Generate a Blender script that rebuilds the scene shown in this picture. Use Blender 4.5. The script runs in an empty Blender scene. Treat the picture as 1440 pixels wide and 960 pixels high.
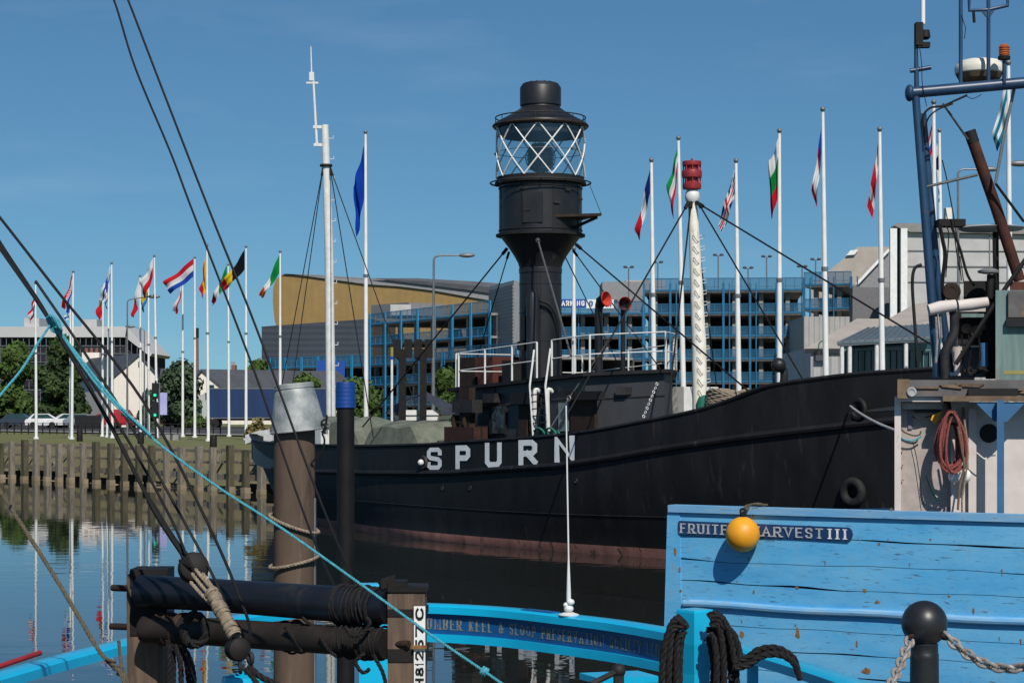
import bpy, bmesh, math, random
from mathutils import Vector, Matrix
R = math.radians
random.seed(7)
SC = bpy.context.scene
COL = SC.collection
F, H = 2800.0, 3.6            # focal length in photograph pixels, eye height above the water
V = Vector
def P(x, y, D): return V(((x-720)/F*D, D, H+(578-y)/F*D))

# ------------------------------------------------------------------ camera, sky, sun
cam = bpy.data.cameras.new('camera'); camo = bpy.data.objects.new('camera', cam); COL.objects.link(camo)
camo.location = (0, 0, H); camo.rotation_euler = (R(90), 0, 0)
cam.sensor_width = 36; cam.lens = 36*F/1440; cam.shift_y = 98/1440
cam.clip_start = .3; cam.clip_end = 6000
SC.camera = camo
SUN_EL, SUN_AZ = R(45), R(166)      # azimuth clockwise from +Y
W = bpy.data.worlds.new('World'); SC.world = W; W.use_nodes = True
wn = W.node_tree; wn.nodes.clear()
sky = wn.nodes.new('ShaderNodeTexSky'); sky.sky_type = 'NISHITA'; sky.sun_disc = False
sky.sun_elevation = SUN_EL; sky.sun_rotation = SUN_AZ; sky.altitude = 0
sky.air_density = 1.0; sky.dust_density = 0.35; sky.ozone_density = 3.2
bg = wn.nodes.new('ShaderNodeBackground'); bg.inputs['Strength'].default_value = .075
wo = wn.nodes.new('ShaderNodeOutputWorld')
# a faint wisp of high cloud
geo = wn.nodes.new('ShaderNodeTexCoord'); mp = wn.nodes.new('ShaderNodeMapping')
mp.inputs['Scale'].default_value = (5, 5, 26); mp.inputs['Location'].default_value = (.6, 0, .4)
nz = wn.nodes.new('ShaderNodeTexNoise'); nz.inputs['Scale'].default_value = 1.4; nz.inputs['Detail'].default_value = 6
rp = wn.nodes.new('ShaderNodeValToRGB'); rp.color_ramp.elements[0].position = .56; rp.color_ramp.elements[1].position = .86
rp.color_ramp.elements[1].color = (.07, .07, .07, 1)
mx = wn.nodes.new('ShaderNodeMix'); mx.data_type = 'RGBA'
mx.inputs[7].default_value = (9.0, 9.6, 10.5, 1)
L = wn.links.new
# look a little above the true horizon line so the clear air stays blue down to the roofs
vm = wn.nodes.new('ShaderNodeVectorMath'); vm.operation = 'ADD'; vm.inputs[1].default_value = (0, 0, .065)
vn = wn.nodes.new('ShaderNodeVectorMath'); vn.operation = 'NORMALIZE'
L(geo.outputs['Generated'], vm.inputs[0]); L(vm.outputs[0], vn.inputs[0]); L(vn.outputs[0], sky.inputs[0])
L(geo.outputs['Generated'], mp.inputs[0]); L(mp.outputs[0], nz.inputs['Vector']); L(nz.outputs['Fac'], rp.inputs[0])
L(rp.outputs[0], mx.inputs[0]); hs = wn.nodes.new('ShaderNodeHueSaturation'); hs.inputs['Saturation'].default_value = 1.08; hs.inputs['Value'].default_value = .77; L(sky.outputs[0], hs.inputs['Color']); tn = wn.nodes.new('ShaderNodeMix'); tn.data_type = 'RGBA'; tn.blend_type = 'MULTIPLY'; tn.inputs[0].default_value = 1; tn.inputs[7].default_value = (.64, .925, 1.0, 1); L(hs.outputs[0], tn.inputs[6]); L(tn.outputs[2], mx.inputs[6]); L(mx.outputs[2], bg.inputs[0]); L(bg.outputs[0], wo.inputs[0])
sun = bpy.data.lights.new('sun', 'SUN'); sun.energy = 3.4; sun.angle = R(.5); sun.color = (1, .94, .85)
suno = bpy.data.objects.new('sun', sun); COL.objects.link(suno)
sd = V((math.sin(SUN_AZ)*math.cos(SUN_EL), math.cos(SUN_AZ)*math.cos(SUN_EL), math.sin(SUN_EL)))
suno.rotation_euler = sd.to_track_quat('Z', 'Y').to_euler(); suno.location = (0, -5, 40)
SC.view_settings.view_transform = 'Standard'; SC.view_settings.look = 'None'
SC.view_settings.gamma = 1; SC.view_settings.exposure = 0.4; SC.view_settings.use_curve_mapping = False
SC.render.resolution_x = 1024; SC.render.resolution_y = 682
SC.render.engine = 'CYCLES'

# ------------------------------------------------------------------ materials
def M(name, c, c2=None, rough=.6, metal=0, scale=3, bump=0, stretch=(1, 1, 1), rust=None, rust_amt=.0, rust_stretch=(1, 1, .15), rscale=4, spec=None, coat=0, detail=5, lo=.35, hi=.65):
    m = bpy.data.materials.new(name); m.use_nodes = True; nt = m.node_tree; N = nt.nodes; K = nt.links.new
    b = N['Principled BSDF']; b.inputs['Roughness'].default_value = rough; b.inputs['Metallic'].default_value = metal
    if spec is None and rough >= .6: spec = .22
    if spec is not None: b.inputs['Specular IOR Level'].default_value = spec
    if coat: b.inputs['Coat Weight'].default_value = coat; b.inputs['Coat Roughness'].default_value = .15
    if c2 is None: c2 = tuple(v*.72 for v in c)
    tc = N.new('ShaderNodeTexCoord'); mp = N.new('ShaderNodeMapping'); mp.inputs['Scale'].default_value = stretch
    K(tc.outputs['Object'], mp.inputs[0])
    n = N.new('ShaderNodeTexNoise'); n.inputs['Scale'].default_value = scale; n.inputs['Detail'].default_value = detail; n.inputs['Roughness'].default_value = .62
    K(mp.outputs[0], n.inputs['Vector'])
    r = N.new('ShaderNodeValToRGB'); r.color_ramp.elements[0].position = lo; r.color_ramp.elements[1].position = hi
    r.color_ramp.elements[0].color = (*c, 1); r.color_ramp.elements[1].color = (*c2, 1); K(n.outputs['Fac'], r.inputs[0])
    out = r.outputs[0]
    if rust:
        mp2 = N.new('ShaderNodeMapping'); mp2.inputs['Scale'].default_value = rust_stretch; mp2.inputs['Location'].default_value = (3.1, 7.7, 1.3)
        K(tc.outputs['Object'], mp2.inputs[0])
        n2 = N.new('ShaderNodeTexNoise'); n2.inputs['Scale'].default_value = rscale; n2.inputs['Detail'].default_value = 8; n2.inputs['Roughness'].default_value = .7
        K(mp2.outputs[0], n2.inputs['Vector'])
        r2 = N.new('ShaderNodeValToRGB'); r2.color_ramp.elements[0].position = .72-rust_amt; r2.color_ramp.elements[1].position = .78-rust_amt*.8
        K(n2.outputs['Fac'], r2.inputs[0])
        x = N.new('ShaderNodeMix'); x.data_type = 'RGBA'; K(r2.outputs[0], x.inputs[0]); K(out, x.inputs[6]); x.inputs[7].default_value = (*rust, 1)
        out = x.outputs[2]
    K(out, b.inputs['Base Color'])
    if bump:
        bp = N.new('ShaderNodeBump'); bp.inputs['Strength'].default_value = .6; bp.inputs['Distance'].default_value = bump
        K(n.outputs['Fac'], bp.inputs['Height']); K(bp.outputs[0], b.inputs['Normal'])
    return m

RUST = (.17, .06, .025)
m_white = M('white_paint', (.72, .72, .70), (.6, .6, .57), .45, scale=5, rust=(.42, .28, .18), rust_amt=.06)
m_polewhite = M('pole_white', (.78, .78, .76), (.68, .68, .66), .4, scale=2)
m_cream = M('cream_paint', (.84, .81, .74), (.72, .66, .54), .5, scale=5, rust=(.38, .22, .10), rust_amt=.12, rscale=6)
m_letter = M('letter_white', (.82, .83, .84), (.68, .69, .71), .55, scale=6)
m_black = M('ship_black', (.0085, .009, .0105), (.015, .0155, .018), .56, scale=1.6, stretch=(1, 1, .35), rust=(.045, .038, .034), rust_amt=.12, rscale=2.2, rust_stretch=(2.2, 2.2, .10), bump=.006, spec=.22)
m_blacktower = M('tower_black', (.0095, .0105, .013), (.018, .019, .022), .45, scale=2.2, stretch=(1, 1, .5), bump=.006, rust=(.05, .036, .028), rust_amt=.10, rscale=3, spec=.4)
m_house = M('house_dark_grey', (.022, .024, .028), (.032, .034, .039), .5, scale=1.6, stretch=(1, 1, .4), rust=(.05, .035, .028), rust_amt=.08, rscale=2.5, bump=.004)
m_dark = M('dark_iron', (.018, .018, .020), (.035, .033, .032), .6, scale=8, bump=.003)
m_rub = M('black_rubber', (.012, .012, .013), (.022, .022, .023), .7, scale=9, bump=.002)
m_boot = M('red_oxide_boot', (.44, .20, .16), (.27, .125, .10), .65, scale=2.5, stretch=(1, 1, .5), rust=(.05, .035, .025), rust_amt=.13, rust_stretch=(1, 1, .3), bump=.006)
m_redbrown = M('red_oxide', (.10, .030, .022), (.07, .025, .02), .6, scale=3, rust=(.03, .02, .018), rust_amt=.15)
m_red = M('signal_red', (.30, .022, .03), (.2, .018, .022), .45, scale=5)
m_orange_red = M('cowl_red', (.55, .05, .03), (.35, .03, .02), .5, scale=3)
m_tarp = M('green_tarpaulin', (.16, .175, .14), (.105, .115, .09), .8, scale=2.5, bump=.02)
m_deck = M('worn_deck', (.11, .09, .07), (.07, .06, .05), .8, scale=3)
m_galv = M('galvanised_steel', (.40, .41, .40), (.20, .225, .23), .55, metal=.25, scale=6, rust=(.20, .16, .13), rust_amt=.04, rscale=7, bump=.002)
m_pile = M('pile_brown', (.125, .085, .060), (.080, .056, .042), .75, scale=2.5, stretch=(2, 2, .5), rust=(.05, .035, .03), rust_amt=.14, bump=.004)
m_pileblack = M('pile_black', (.007, .007, .008), (.013, .012, .012), .6, scale=4)
m_capblue = M('cap_blue', (.004, .05, .25), (.004, .04, .19), .45, scale=9)
m_cyan = M('cyan_paint', (.004, .44, .72), (.004, .38, .64), .33, scale=2.5, coat=.3, rust=(.02, .19, .38), rust_amt=.07, rscale=9, rust_stretch=(1, 1, 1))
m_boardblue = M('board_blue', (.006, .085, .25), (.005, .065, .20), .4, scale=5)
m_gilt = M('gilt_letters', (.27, .25, .17), (.08, .12, .15), .5, scale=30)
m_wood = M('weathered_wood', (.15, .105, .075), (.075, .052, .038), .85, scale=5, stretch=(6, 6, .6), bump=.006)
m_woodgrey = M('grey_timber', (.23, .205, .165), (.13, .11, .085), .9, scale=3, stretch=(3, 3, .5), bump=.01, rust=(.05, .045, .03), rust_amt=.1)
m_tar = M('tarred_wood', (.007, .0065, .0065), (.016, .013, .012), .65, scale=6, bump=.004)
m_navy = M('navy_roller', (.004, .006, .012), (.010, .011, .015), .42, scale=4, stretch=(.5, 2, 2), rust=(.03, .025, .022), rust_amt=.1, bump=.003)
m_brownroller = M('brown_roller', (.030, .023, .019), (.013, .011, .010), .6, scale=6, bump=.004)
m_ropebeige = M('beige_rope', (.32, .26, .19), (.17, .135, .10), .9, scale=40, bump=.003)
m_ropeblack = M('black_rope', (.007, .0065, .007), (.02, .018, .019), .8, scale=60, bump=.003)
m_ropeteal = M('teal_rope', (.03, .24, .32), (.09, .36, .42), .8, scale=60, bump=.002)
m_ropeolive = M('olive_rope', (.12, .10, .07), (.07, .06, .04), .9, scale=50, bump=.002)
m_ropegreen = M('green_net_rope', (.02, .13, .09), (.03, .2, .14), .8, scale=30)
m_wire = M('tarred_wire', (.006, .006, .006), (.012, .011, .011), .6, scale=30)
m_greywire = M('grey_wire', (.07, .07, .07), (.12, .12, .115), .5, metal=.3, scale=20)
m_yellow = M('yellow_buoy', (.80, .36, .012), (.70, .28, .012), .48, scale=4, bump=.002, rust=(.42, .16, .03), rust_amt=.10, rscale=9, rust_stretch=(1, 1, 1))
m_hullblue = M('trawler_blue', (.085, .40, .72), (.07, .35, .66), .5, scale=2.2, stretch=(.5, .5, 2.5), bump=.004, rust=(.25, .38, .50), rust_amt=.11, rscale=9, rust_stretch=(.4, .4, 3))
def weather(m, col, scale, stretch, lo, hi, loc, bump=0):
    nt = m.node_tree; N = nt.nodes; K = nt.links.new; b = N['Principled BSDF']; src = b.inputs['Base Color'].links[0].from_socket
    tc = N.new('ShaderNodeTexCoord'); mp = N.new('ShaderNodeMapping'); mp.inputs['Scale'].default_value = stretch; mp.inputs['Location'].default_value = loc; K(tc.outputs['Object'], mp.inputs[0])
    n = N.new('ShaderNodeTexNoise'); n.inputs['Scale'].default_value = scale; n.inputs['Detail'].default_value = 9; n.inputs['Roughness'].default_value = .72; K(mp.outputs[0], n.inputs['Vector'])
    r_ = N.new('ShaderNodeValToRGB'); r_.color_ramp.elements[0].position = lo; r_.color_ramp.elements[1].position = hi; K(n.outputs['Fac'], r_.inputs[0])
    x = N.new('ShaderNodeMix'); x.data_type = 'RGBA'; K(r_.outputs[0], x.inputs[0]); K(src, x.inputs[6]); x.inputs[7].default_value = (*col, 1); K(x.outputs[2], b.inputs['Base Color'])
weather(m_hullblue, (.17, .47, .72), 1.6, (.6, .6, 2), .36, .70, (1, 2, 3))
weather(m_hullblue, (.07, .12, .17), 16, (.35, .35, 3.2), .60, .64, (5, 2, 8))
weather(m_hullblue, (.30, .25, .17), 7, (2.2, 2.2, .35), .60, .74, (9, 4, 1))
weather(m_hullblue, (.05, .17, .33), 30, (.3, .3, 4), .60, .66, (3, 2, 8))
weather(m_black, (.028, .028, .030), 1.1, (1, 1, .25), .55, .8, (4, 4, 4))
weather(m_cyan, (.02, .20, .33), 22, (1, 1, 1), .68, .72, (4, 1, 4))
weather(m_boot, (.10, .05, .04), 5, (2, 2, .6), .56, .66, (4, 1, 3))
weather(m_tarp, (.09, .10, .08), 2, (1, 1, 1), .5, .7, (4, 1, 3))
weather(m_galv, (.15, .165, .165), 7, (1, 1, .7), .52, .7, (4, 1, 3))
weather(m_white, (.5, .40, .30), 14, (1, 1, 1), .62, .72, (4, 1, 3))
weather(m_pile, (.16, .12, .09), 3, (3, 3, .2), .55, .72, (4, 1, 7))
weather(m_blacktower, (.05, .045, .04), 5, (3, 3, .15), .62, .78, (2, 1, 7))
m_rail = M('trawler_rail_blue', (.12, .36, .64), (.24, .42, .58), .5, scale=5, stretch=(.5, .5, 4), bump=.003, rust=(.30, .22, .12), rust_amt=.07, rscale=7, rust_stretch=(1, 1, 2))
m_darkseam = M('seam_tar', (.012, .03, .055), (.03, .06, .1), .8, scale=9)
m_name = M('name_board_navy', (.008, .035, .11), (.012, .05, .14), .45, scale=5)
m_ruststain = M('rust_stain', (.30, .17, .06), (.16, .075, .03), .8, scale=30, bump=.003)
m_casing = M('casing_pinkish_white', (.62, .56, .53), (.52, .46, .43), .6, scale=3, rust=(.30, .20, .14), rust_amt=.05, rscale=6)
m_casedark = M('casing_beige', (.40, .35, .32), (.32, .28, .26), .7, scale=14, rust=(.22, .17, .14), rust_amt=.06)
m_gantry = M('gantry_blue', (.018, .060, .125), (.012, .036, .085), .4, scale=3, rust=(.10, .05, .03), rust_amt=.08, rscale=4, rust_stretch=(1, 1, .5))
m_postblue = M('post_blue', (.035, .13, .27), (.028, .10, .21), .45, scale=4, rust=(.2, .2, .22), rust_amt=.04)
m_teal = M('weathered_green_paint', (.17, .25, .24), (.11, .17, .165), .6, scale=3, stretch=(4, 4, .4), rust=(.19, .11, .06), rust_amt=.15, rscale=4)
m_roofgrey = M('grimy_roof', (.14, .13, .13), (.09, .085, .085), .7, scale=4, rust=(.19, .12, .07), rust_amt=.12, rscale=5, rust_stretch=(1, 1, 1))
m_plankbrown = M('rotten_timber', (.20, .14, .09), (.10, .07, .05), .9, scale=6, bump=.01, rust=(.03, .025, .02), rust_amt=.12)
m_pipe = M('rusty_pipe', (.085, .027, .016), (.028, .014, .012), .75, scale=5, rust=(.015, .012, .012), rust_amt=.12, bump=.004)
m_coil = M('faded_red_rope', (.30, .085, .075), (.17, .05, .045), .9, scale=50, bump=.003)
m_amber = M('amber_glass', (.45, .10, .015), (.3, .07, .01), .25, scale=4)
m_chain = M('galvanised_chain', (.36, .34, .32), (.22, .19, .17), .6, metal=.3, scale=40, rust=(.16, .10, .07), rust_amt=.15, rscale=20)
m_bollard = M('bollard_black', (.010, .011, .013), (.017, .018, .020), .40, scale=9, bump=.002, rust=(.06, .045, .038), rust_amt=.09, rscale=12, rust_stretch=(1, 1, 1))
m_concrete = M('concrete', (.30, .29, .27), (.22, .21, .20), .85, scale=2)
m_cblue = M('carpark_blue', (.022, .17, .33), (.018, .14, .28), .45, scale=2)
m_slot = M('dark_concrete', (.10, .10, .10), (.06, .06, .06), .9, scale=2)  # dark concrete of the car park back walls and slab edges
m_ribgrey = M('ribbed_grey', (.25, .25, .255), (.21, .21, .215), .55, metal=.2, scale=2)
m_lightgrey = M('light_cladding', (.46, .45, .44), (.38, .37, .37), .5, scale=.6)
m_beige = M('beige_roof', (.40, .355, .31), (.33, .29, .26), .7, scale=.5)
m_gold = M('gold_cladding', (.38, .245, .085), (.33, .21, .07), .5, scale=.15, bump=0)
m_slate = M('slate_grey', (.075, .08, .095), (.055, .06, .07), .6, scale=.6)
m_darkclad = M('dark_cladding', (.040, .050, .068), (.055, .065, .085), .5, scale=1.2, stretch=(.2, .2, 3))
m_render = M('cream_render', (.78, .72, .64), (.72, .66, .58), .8, scale=1)
m_brick = M('red_brick', (.26, .12, .08), (.18, .085, .06), .9, scale=3)
m_glassdark = M('dark_glazing', (.012, .035, .04), (.02, .06, .065), .08, scale=.5)
m_canopy = M('canopy_roof', (.13, .18, .20), (.10, .14, .16), .35, metal=.3, scale=1)
m_trunk = M('bark', (.09, .065, .045), (.05, .04, .03), .9, scale=4)
m_grass = M('grass_turf', (.095, .12, .035), (.17, .15, .07), .95, scale=.35, detail=9, bump=.03)
m_mud = M('foreshore_mud', (.20, .165, .105), (.12, .12, .055), .95, scale=.7, bump=.08)
m_asphalt = M('asphalt', (.05, .05, .052), (.065, .064, .062), .9, scale=2)
m_quaystone = M('quay_stone', (.24, .22, .19), (.16, .15, .13), .85, scale=1.5, bump=.01)
m_carwhite = M('car_white', (.7, .7, .7), (.66, .66, .66), .3, coat=.5)
m_carred = M('car_red', (.42, .02, .025), (.35, .015, .02), .3, coat=.5)
m_cargrey = M('car_grey', (.2, .22, .25), (.17, .19, .21), .3, coat=.5)
m_cardark = M('car_dark', (.03, .04, .06), (.025, .03, .05), .3, coat=.5)
m_lorry = M('lorry_curtain_blue', (.012, .035, .11), (.008, .025, .08), .45, scale=.6, stretch=(3, 3, .3))
m_lilac = M('banner_lilac', (.33, .32, .62), (.45, .45, .7), .6, scale=.6)
m_signblue = M('sign_blue', (.012, .07, .33), (.012, .06, .30), .4)
m_green_lamp = bpy.data.materials.new('green_signal'); m_green_lamp.use_nodes = True
_b = m_green_lamp.node_tree.nodes['Principled BSDF']; _b.inputs['Base Color'].default_value = (.0, .5, .25, 1); _b.inputs['Emission Color'].default_value = (.0, .8, .4, 1); _b.inputs['Emission Strength'].default_value = .6
m_galvlamp = M('lamp_grey', (.20, .21, .22), (.15, .16, .17), .5, metal=.4, scale=4)
m_ylw = M('barrier_yellow', (.30, .27, .10), (.25, .22, .08), .6)
m_black2 = M('matt_black', (.012, .012, .013), (.018, .018, .02), .7)

weather(m_casing, (.36, .27, .21), 9, (1, 1, .4), .60, .72, (4, 1, 3))
weather(m_rail, (.10, .13, .14), 14, (.5, .5, 3), .60, .66, (5, 2, 8))
weather(m_rail, (.34, .26, .16), 9, (1.5, 1.5, .6), .64, .74, (5, 7, 8))
def leafmat(name, c, c2):
    m = M(name, c, c2, .7, scale=.45, lo=.4, hi=.62)
    b = m.node_tree.nodes['Principled BSDF']; b.inputs['Specular IOR Level'].default_value = .25
    return m
m_leafd = leafmat('leaf_dark', (.018, .035, .010), (.045, .075, .018))
m_leafm = leafmat('leaf_mid', (.035, .065, .012), (.07, .12, .022))
m_leafb = leafmat('leaf_bluegreen', (.035, .06, .030), (.06, .09, .045))
m_leafy = leafmat('leaf_yellow', (.20, .15, .05), (.10, .10, .04))

def ribbed(name, c, period, axis=(1, 0, 0), rough=.5, depth=.06):
    """metal cladding: fine ribs as bump"""
    m = M(name, c, tuple(v*.86 for v in c), rough, scale=.6)
    nt = m.node_tree; N = nt.nodes; K = nt.links.new
    tc = N.new('ShaderNodeTexCoord'); mp = N.new('ShaderNodeVectorMath'); mp.operation = 'DOT_PRODUCT'; mp.inputs[1].default_value = axis
    K(tc.outputs['Object'], mp.inputs[0])
    mu = N.new('ShaderNodeMath'); mu.operation = 'MULTIPLY'; mu.inputs[1].default_value = 2*math.pi/period; K(mp.outputs['Value'], mu.inputs[0])
    s = N.new('ShaderNodeMath'); s.operation = 'SINE'; K(mu.outputs[0], s.inputs[0])
    bp = N.new('ShaderNodeBump'); bp.inputs['Strength'].default_value = 1; bp.inputs['Distance'].default_value = depth; K(s.outputs[0], bp.inputs['Height'])
    K(bp.outputs[0], N['Principled BSDF'].inputs['Normal'])
    return m
m_ribh = ribbed('horizontal_ribbed_grey', (.175, .175, .18), .42, (0, 0, 1), depth=.025)
m_ribv = ribbed('vertical_ribbed_light', (.42, .41, .40), .6, (1, 0, 0))
m_goldr = ribbed('gold_ribbed', (.265, .168, .052), 1.2, (1, .2, 0), depth=.010)

# translucent lantern glass
m_glass = bpy.data.materials.new('lantern_glass'); m_glass.use_nodes = True
_n = m_glass.node_tree; _n.nodes.clear()
_o = _n.nodes.new('ShaderNodeOutputMaterial'); _t = _n.nodes.new('ShaderNodeBsdfTransparent'); _g = _n.nodes.new('ShaderNodeBsdfGlossy'); _x = _n.nodes.new('ShaderNodeMixShader')
_t.inputs[0].default_value = (.80, .86, .88, 1); _g.inputs['Roughness'].default_value = .06; _x.inputs[0].default_value = .10
_n.links.new(_t.outputs[0], _x.inputs[1]); _n.links.new(_g.outputs[0], _x.inputs[2]); _n.links.new(_x.outputs[0], _o.inputs[0])
# screen mesh of the car park parapets: painted mesh, half open
m_mesh = bpy.data.materials.new('parapet_mesh_blue'); m_mesh.use_nodes = True
_n = m_mesh.node_tree; _b = _n.nodes['Principled BSDF']; _b.inputs['Base Color'].default_value = (.012, .10, .20, 1); _b.inputs['Alpha'].default_value = .6

# ------------------------------------------------------------------ mesh builder
class MB:
    def __init__(s): s.v = []; s.f = []; s.mi = []; s.cur = 0
    def add(s, vs, fs):
        o = len(s.v); s.v += [V(v) for v in vs]
        for f in fs: s.f.append([o+i for i in f]); s.mi.append(s.cur)
        return s
    def box(s, x0, x1, y0, y1, z0, z1):
        return s.add([(x0,y0,z0),(x1,y0,z0),(x1,y1,z0),(x0,y1,z0),(x0,y0,z1),(x1,y0,z1),(x1,y1,z1),(x0,y1,z1)],
                     [(0,3,2,1),(4,5,6,7),(0,1,5,4),(1,2,6,5),(2,3,7,6),(3,0,4,7)])
    def obox(s, c, a, b, h):      # centre and three half-extent vectors
        c, a, b, h = V(c), V(a), V(b), V(h)
        vs = [c-a-b-h, c+a-b-h, c+a+b-h, c-a+b-h, c-a-b+h, c+a-b+h, c+a+b+h, c-a+b+h]
        return s.add(vs, [(0,3,2,1),(4,5,6,7),(0,1,5,4),(1,2,6,5),(2,3,7,6),(3,0,4,7)])
    def beam(s, p0, p1, w, h, up=(0, 0, 1)):
        p0, p1 = V(p0), V(p1); d = (p1-p0); n = d.normalized(); up = V(up)
        if abs(n.dot(up)) > .98: up = V((0, 1, 0))
        a = n.cross(up).normalized(); b = a.cross(n).normalized()
        return s.obox((p0+p1)/2, d/2, a*w/2, b*h/2)
    def tube(s, pts, r, n=8, caps=True):
        pts = [V(p) for p in pts]; rs = r if isinstance(r, (list, tuple)) else [r]*len(pts)
        o = len(s.v); prev = None; vs = []; fs = []
        for i, p in enumerate(pts):
            d = (pts[min(i+1, len(pts)-1)]-pts[max(i-1, 0)])
            d = d.normalized() if d.length > 1e-9 else V((0, 0, 1))
            if prev is None:
                a = d.cross(V((0, 0, 1)))
                if a.length < .05: a = d.cross(V((1, 0, 0)))
                a.normalize()
            else:
                a = prev-d*prev.dot(d); a.normalize()
            prev = a; b = d.cross(a)
            for k in range(n):
                t = 2*math.pi*k/n; vs.append(p+(a*math.cos(t)+b*math.sin(t))*rs[i])
        for i in range(len(pts)-1):
            for k in range(n):
                fs.append((i*n+k, i*n+(k+1) % n, (i+1)*n+(k+1) % n, (i+1)*n+k))
        if caps:
            fs.append(tuple(range(n-1, -1, -1))); m = (len(pts)-1)*n; fs.append(tuple(range(m, m+n)))
        return s.add(vs, fs)
    def lathe(s, prof, c=(0, 0, 0), n=24, axis=(0, 0, 1)):
        c = V(c); ax = V(axis).normalized(); a = ax.orthogonal().normalized(); b = ax.cross(a)
        vs = []; fs = []
        for r, z in prof:
            for k in range(n):
                t = 2*math.pi*k/n; vs.append(c+ax*z+(a*math.cos(t)+b*math.sin(t))*max(r, .0005))
        for i in range(len(prof)-1):
            for k in range(n): fs.append((i*n+k, i*n+(k+1) % n, (i+1)*n+(k+1) % n, (i+1)*n+k))
        fs.append(tuple(range(n-1, -1, -1))); m = (len(prof)-1)*n; fs.append(tuple(range(m, m+n)))
        return s.add(vs, fs)
    def ring(s, c, r, tr, n=40, axis=(0, 0, 1), k=6):
        c = V(c); ax = V(axis).normalized(); a = ax.orthogonal().normalized(); b = ax.cross(a)
        vs = []; fs = []
        for i in range(n):
            t = 2*math.pi*i/n; d = a*math.cos(t)+b*math.sin(t)
            for j in range(k):
                q = 2*math.pi*j/k; vs.append(c+d*(r+tr*math.cos(q))+ax*tr*math.sin(q))
        for i in range(n):
            for j in range(k): fs.append((i*k+j, i*k+(j+1) % k, ((i+1) % n)*k+(j+1) % k, ((i+1) % n)*k+j))
        return s.add(vs, fs)
    def prism(s, poly, vec):
        poly = [V(p) for p in poly]; vec = V(vec); n = len(poly)
        return s.add(poly+[p+vec for p in poly], [tuple(range(n-1, -1, -1)), tuple(range(n, 2*n))]+[(i, (i+1) % n, n+(i+1) % n, n+i) for i in range(n)])
    def ball(s, c, r, nu=20, nv=12, sc=(1, 1, 1)):
        prof = [(r*math.sin(math.pi*i/nv), -r*math.cos(math.pi*i/nv)) for i in range(nv+1)]
        o = len(s.v); s.lathe(prof, (0, 0, 0), nu); c = V(c)
        for i in range(o, len(s.v)): v = s.v[i]; s.v[i] = V((v.x*sc[0], v.y*sc[1], v.z*sc[2]))+c
        return s
    def grid(s, fn, nu, nv):
        vs = [fn(i/nu, j/nv) for i in range(nu+1) for j in range(nv+1)]
        return s.add(vs, [(i*(nv+1)+j, (i+1)*(nv+1)+j, (i+1)*(nv+1)+j+1, i*(nv+1)+j+1) for i in range(nu) for j in range(nv)])
    def build(s, name, mat, parent=None, smooth=True, recalc=True, sharp=35):
        me = bpy.data.meshes.new(name)
        root = V((0, 0, 0)); q = parent
        while q is not None: root += q.location; q = q.parent
        own = V((0, 0, 0))
        if parent is None:
            lo = V((min(v.x for v in s.v), min(v.y for v in s.v), min(v.z for v in s.v))); hi = V((max(v.x for v in s.v), max(v.y for v in s.v), 0))
            own = V(((lo.x+hi.x)/2, (lo.y+hi.y)/2, lo.z))
        me.from_pydata([tuple(v-root-own) for v in s.v], [], s.f)
        for m in (mat if isinstance(mat, (list, tuple)) else [mat]): me.materials.append(m)
        for p, i in zip(me.polygons, s.mi): p.material_index = i
        if recalc:
            bm = bmesh.new(); bm.from_mesh(me); bmesh.ops.recalc_face_normals(bm, faces=bm.faces); bm.to_mesh(me); bm.free()
        if smooth:
            me.shade_smooth(); me.set_sharp_from_angle(angle=R(sharp))
        me.update()
        o = bpy.data.objects.new(name, me); COL.objects.link(o); o.parent = parent
        if parent is None: o.location = own
        return o

def tag(o, label=None, cat=None, group=None, kind=None):
    if label: o['label'] = label
    if cat: o['category'] = cat
    if group: o['group'] = group
    if kind: o['kind'] = kind
    return o
def thing(name, loc, label, cat, group=None):
    o = bpy.data.objects.new(name, None); o.empty_display_size = .2; COL.objects.link(o); o.location = V(loc)
    return tag(o, label, cat, group)
def copy_tree(o, parent=None):
    c = o.copy(); COL.objects.link(c); c.parent = parent
    for ch in list(o.children): copy_tree(ch, c)
    return c
def crom(pts, n=8):
    pts = [V(p) for p in pts]
    if len(pts) < 3: return pts
    q = [pts[0]*2-pts[1]]+pts+[pts[-1]*2-pts[-2]]; out = []
    for i in range(1, len(q)-2):
        for k in range(n):
            t = k/n; a, b, c, d = q[i-1], q[i], q[i+1], q[i+2]
            out.append(.5*((2*b)+(c-a)*t+(2*a-5*b+4*c-d)*t*t+(3*b-a-3*c+d)*t**3))
    out.append(pts[-1]); return out
def sag(p0, p1, s, n=14):
    p0, p1 = V(p0), V(p1)
    return [p0.lerp(p1, i/n)-V((0, 0, s*4*(i/n)*(1-i/n))) for i in range(n+1)]
def resample(pts, step):
    out = [pts[0]]; acc = 0
    for a, b in zip(pts, pts[1:]):
        d = (b-a).length
        while acc+d >= step:
            t = (step-acc)/d; a = a.lerp(b, t); out.append(a.copy()); d = (b-a).length; acc = 0
            if d < 1e-9: break
        acc += d
    out.append(pts[-1]); return out
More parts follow.
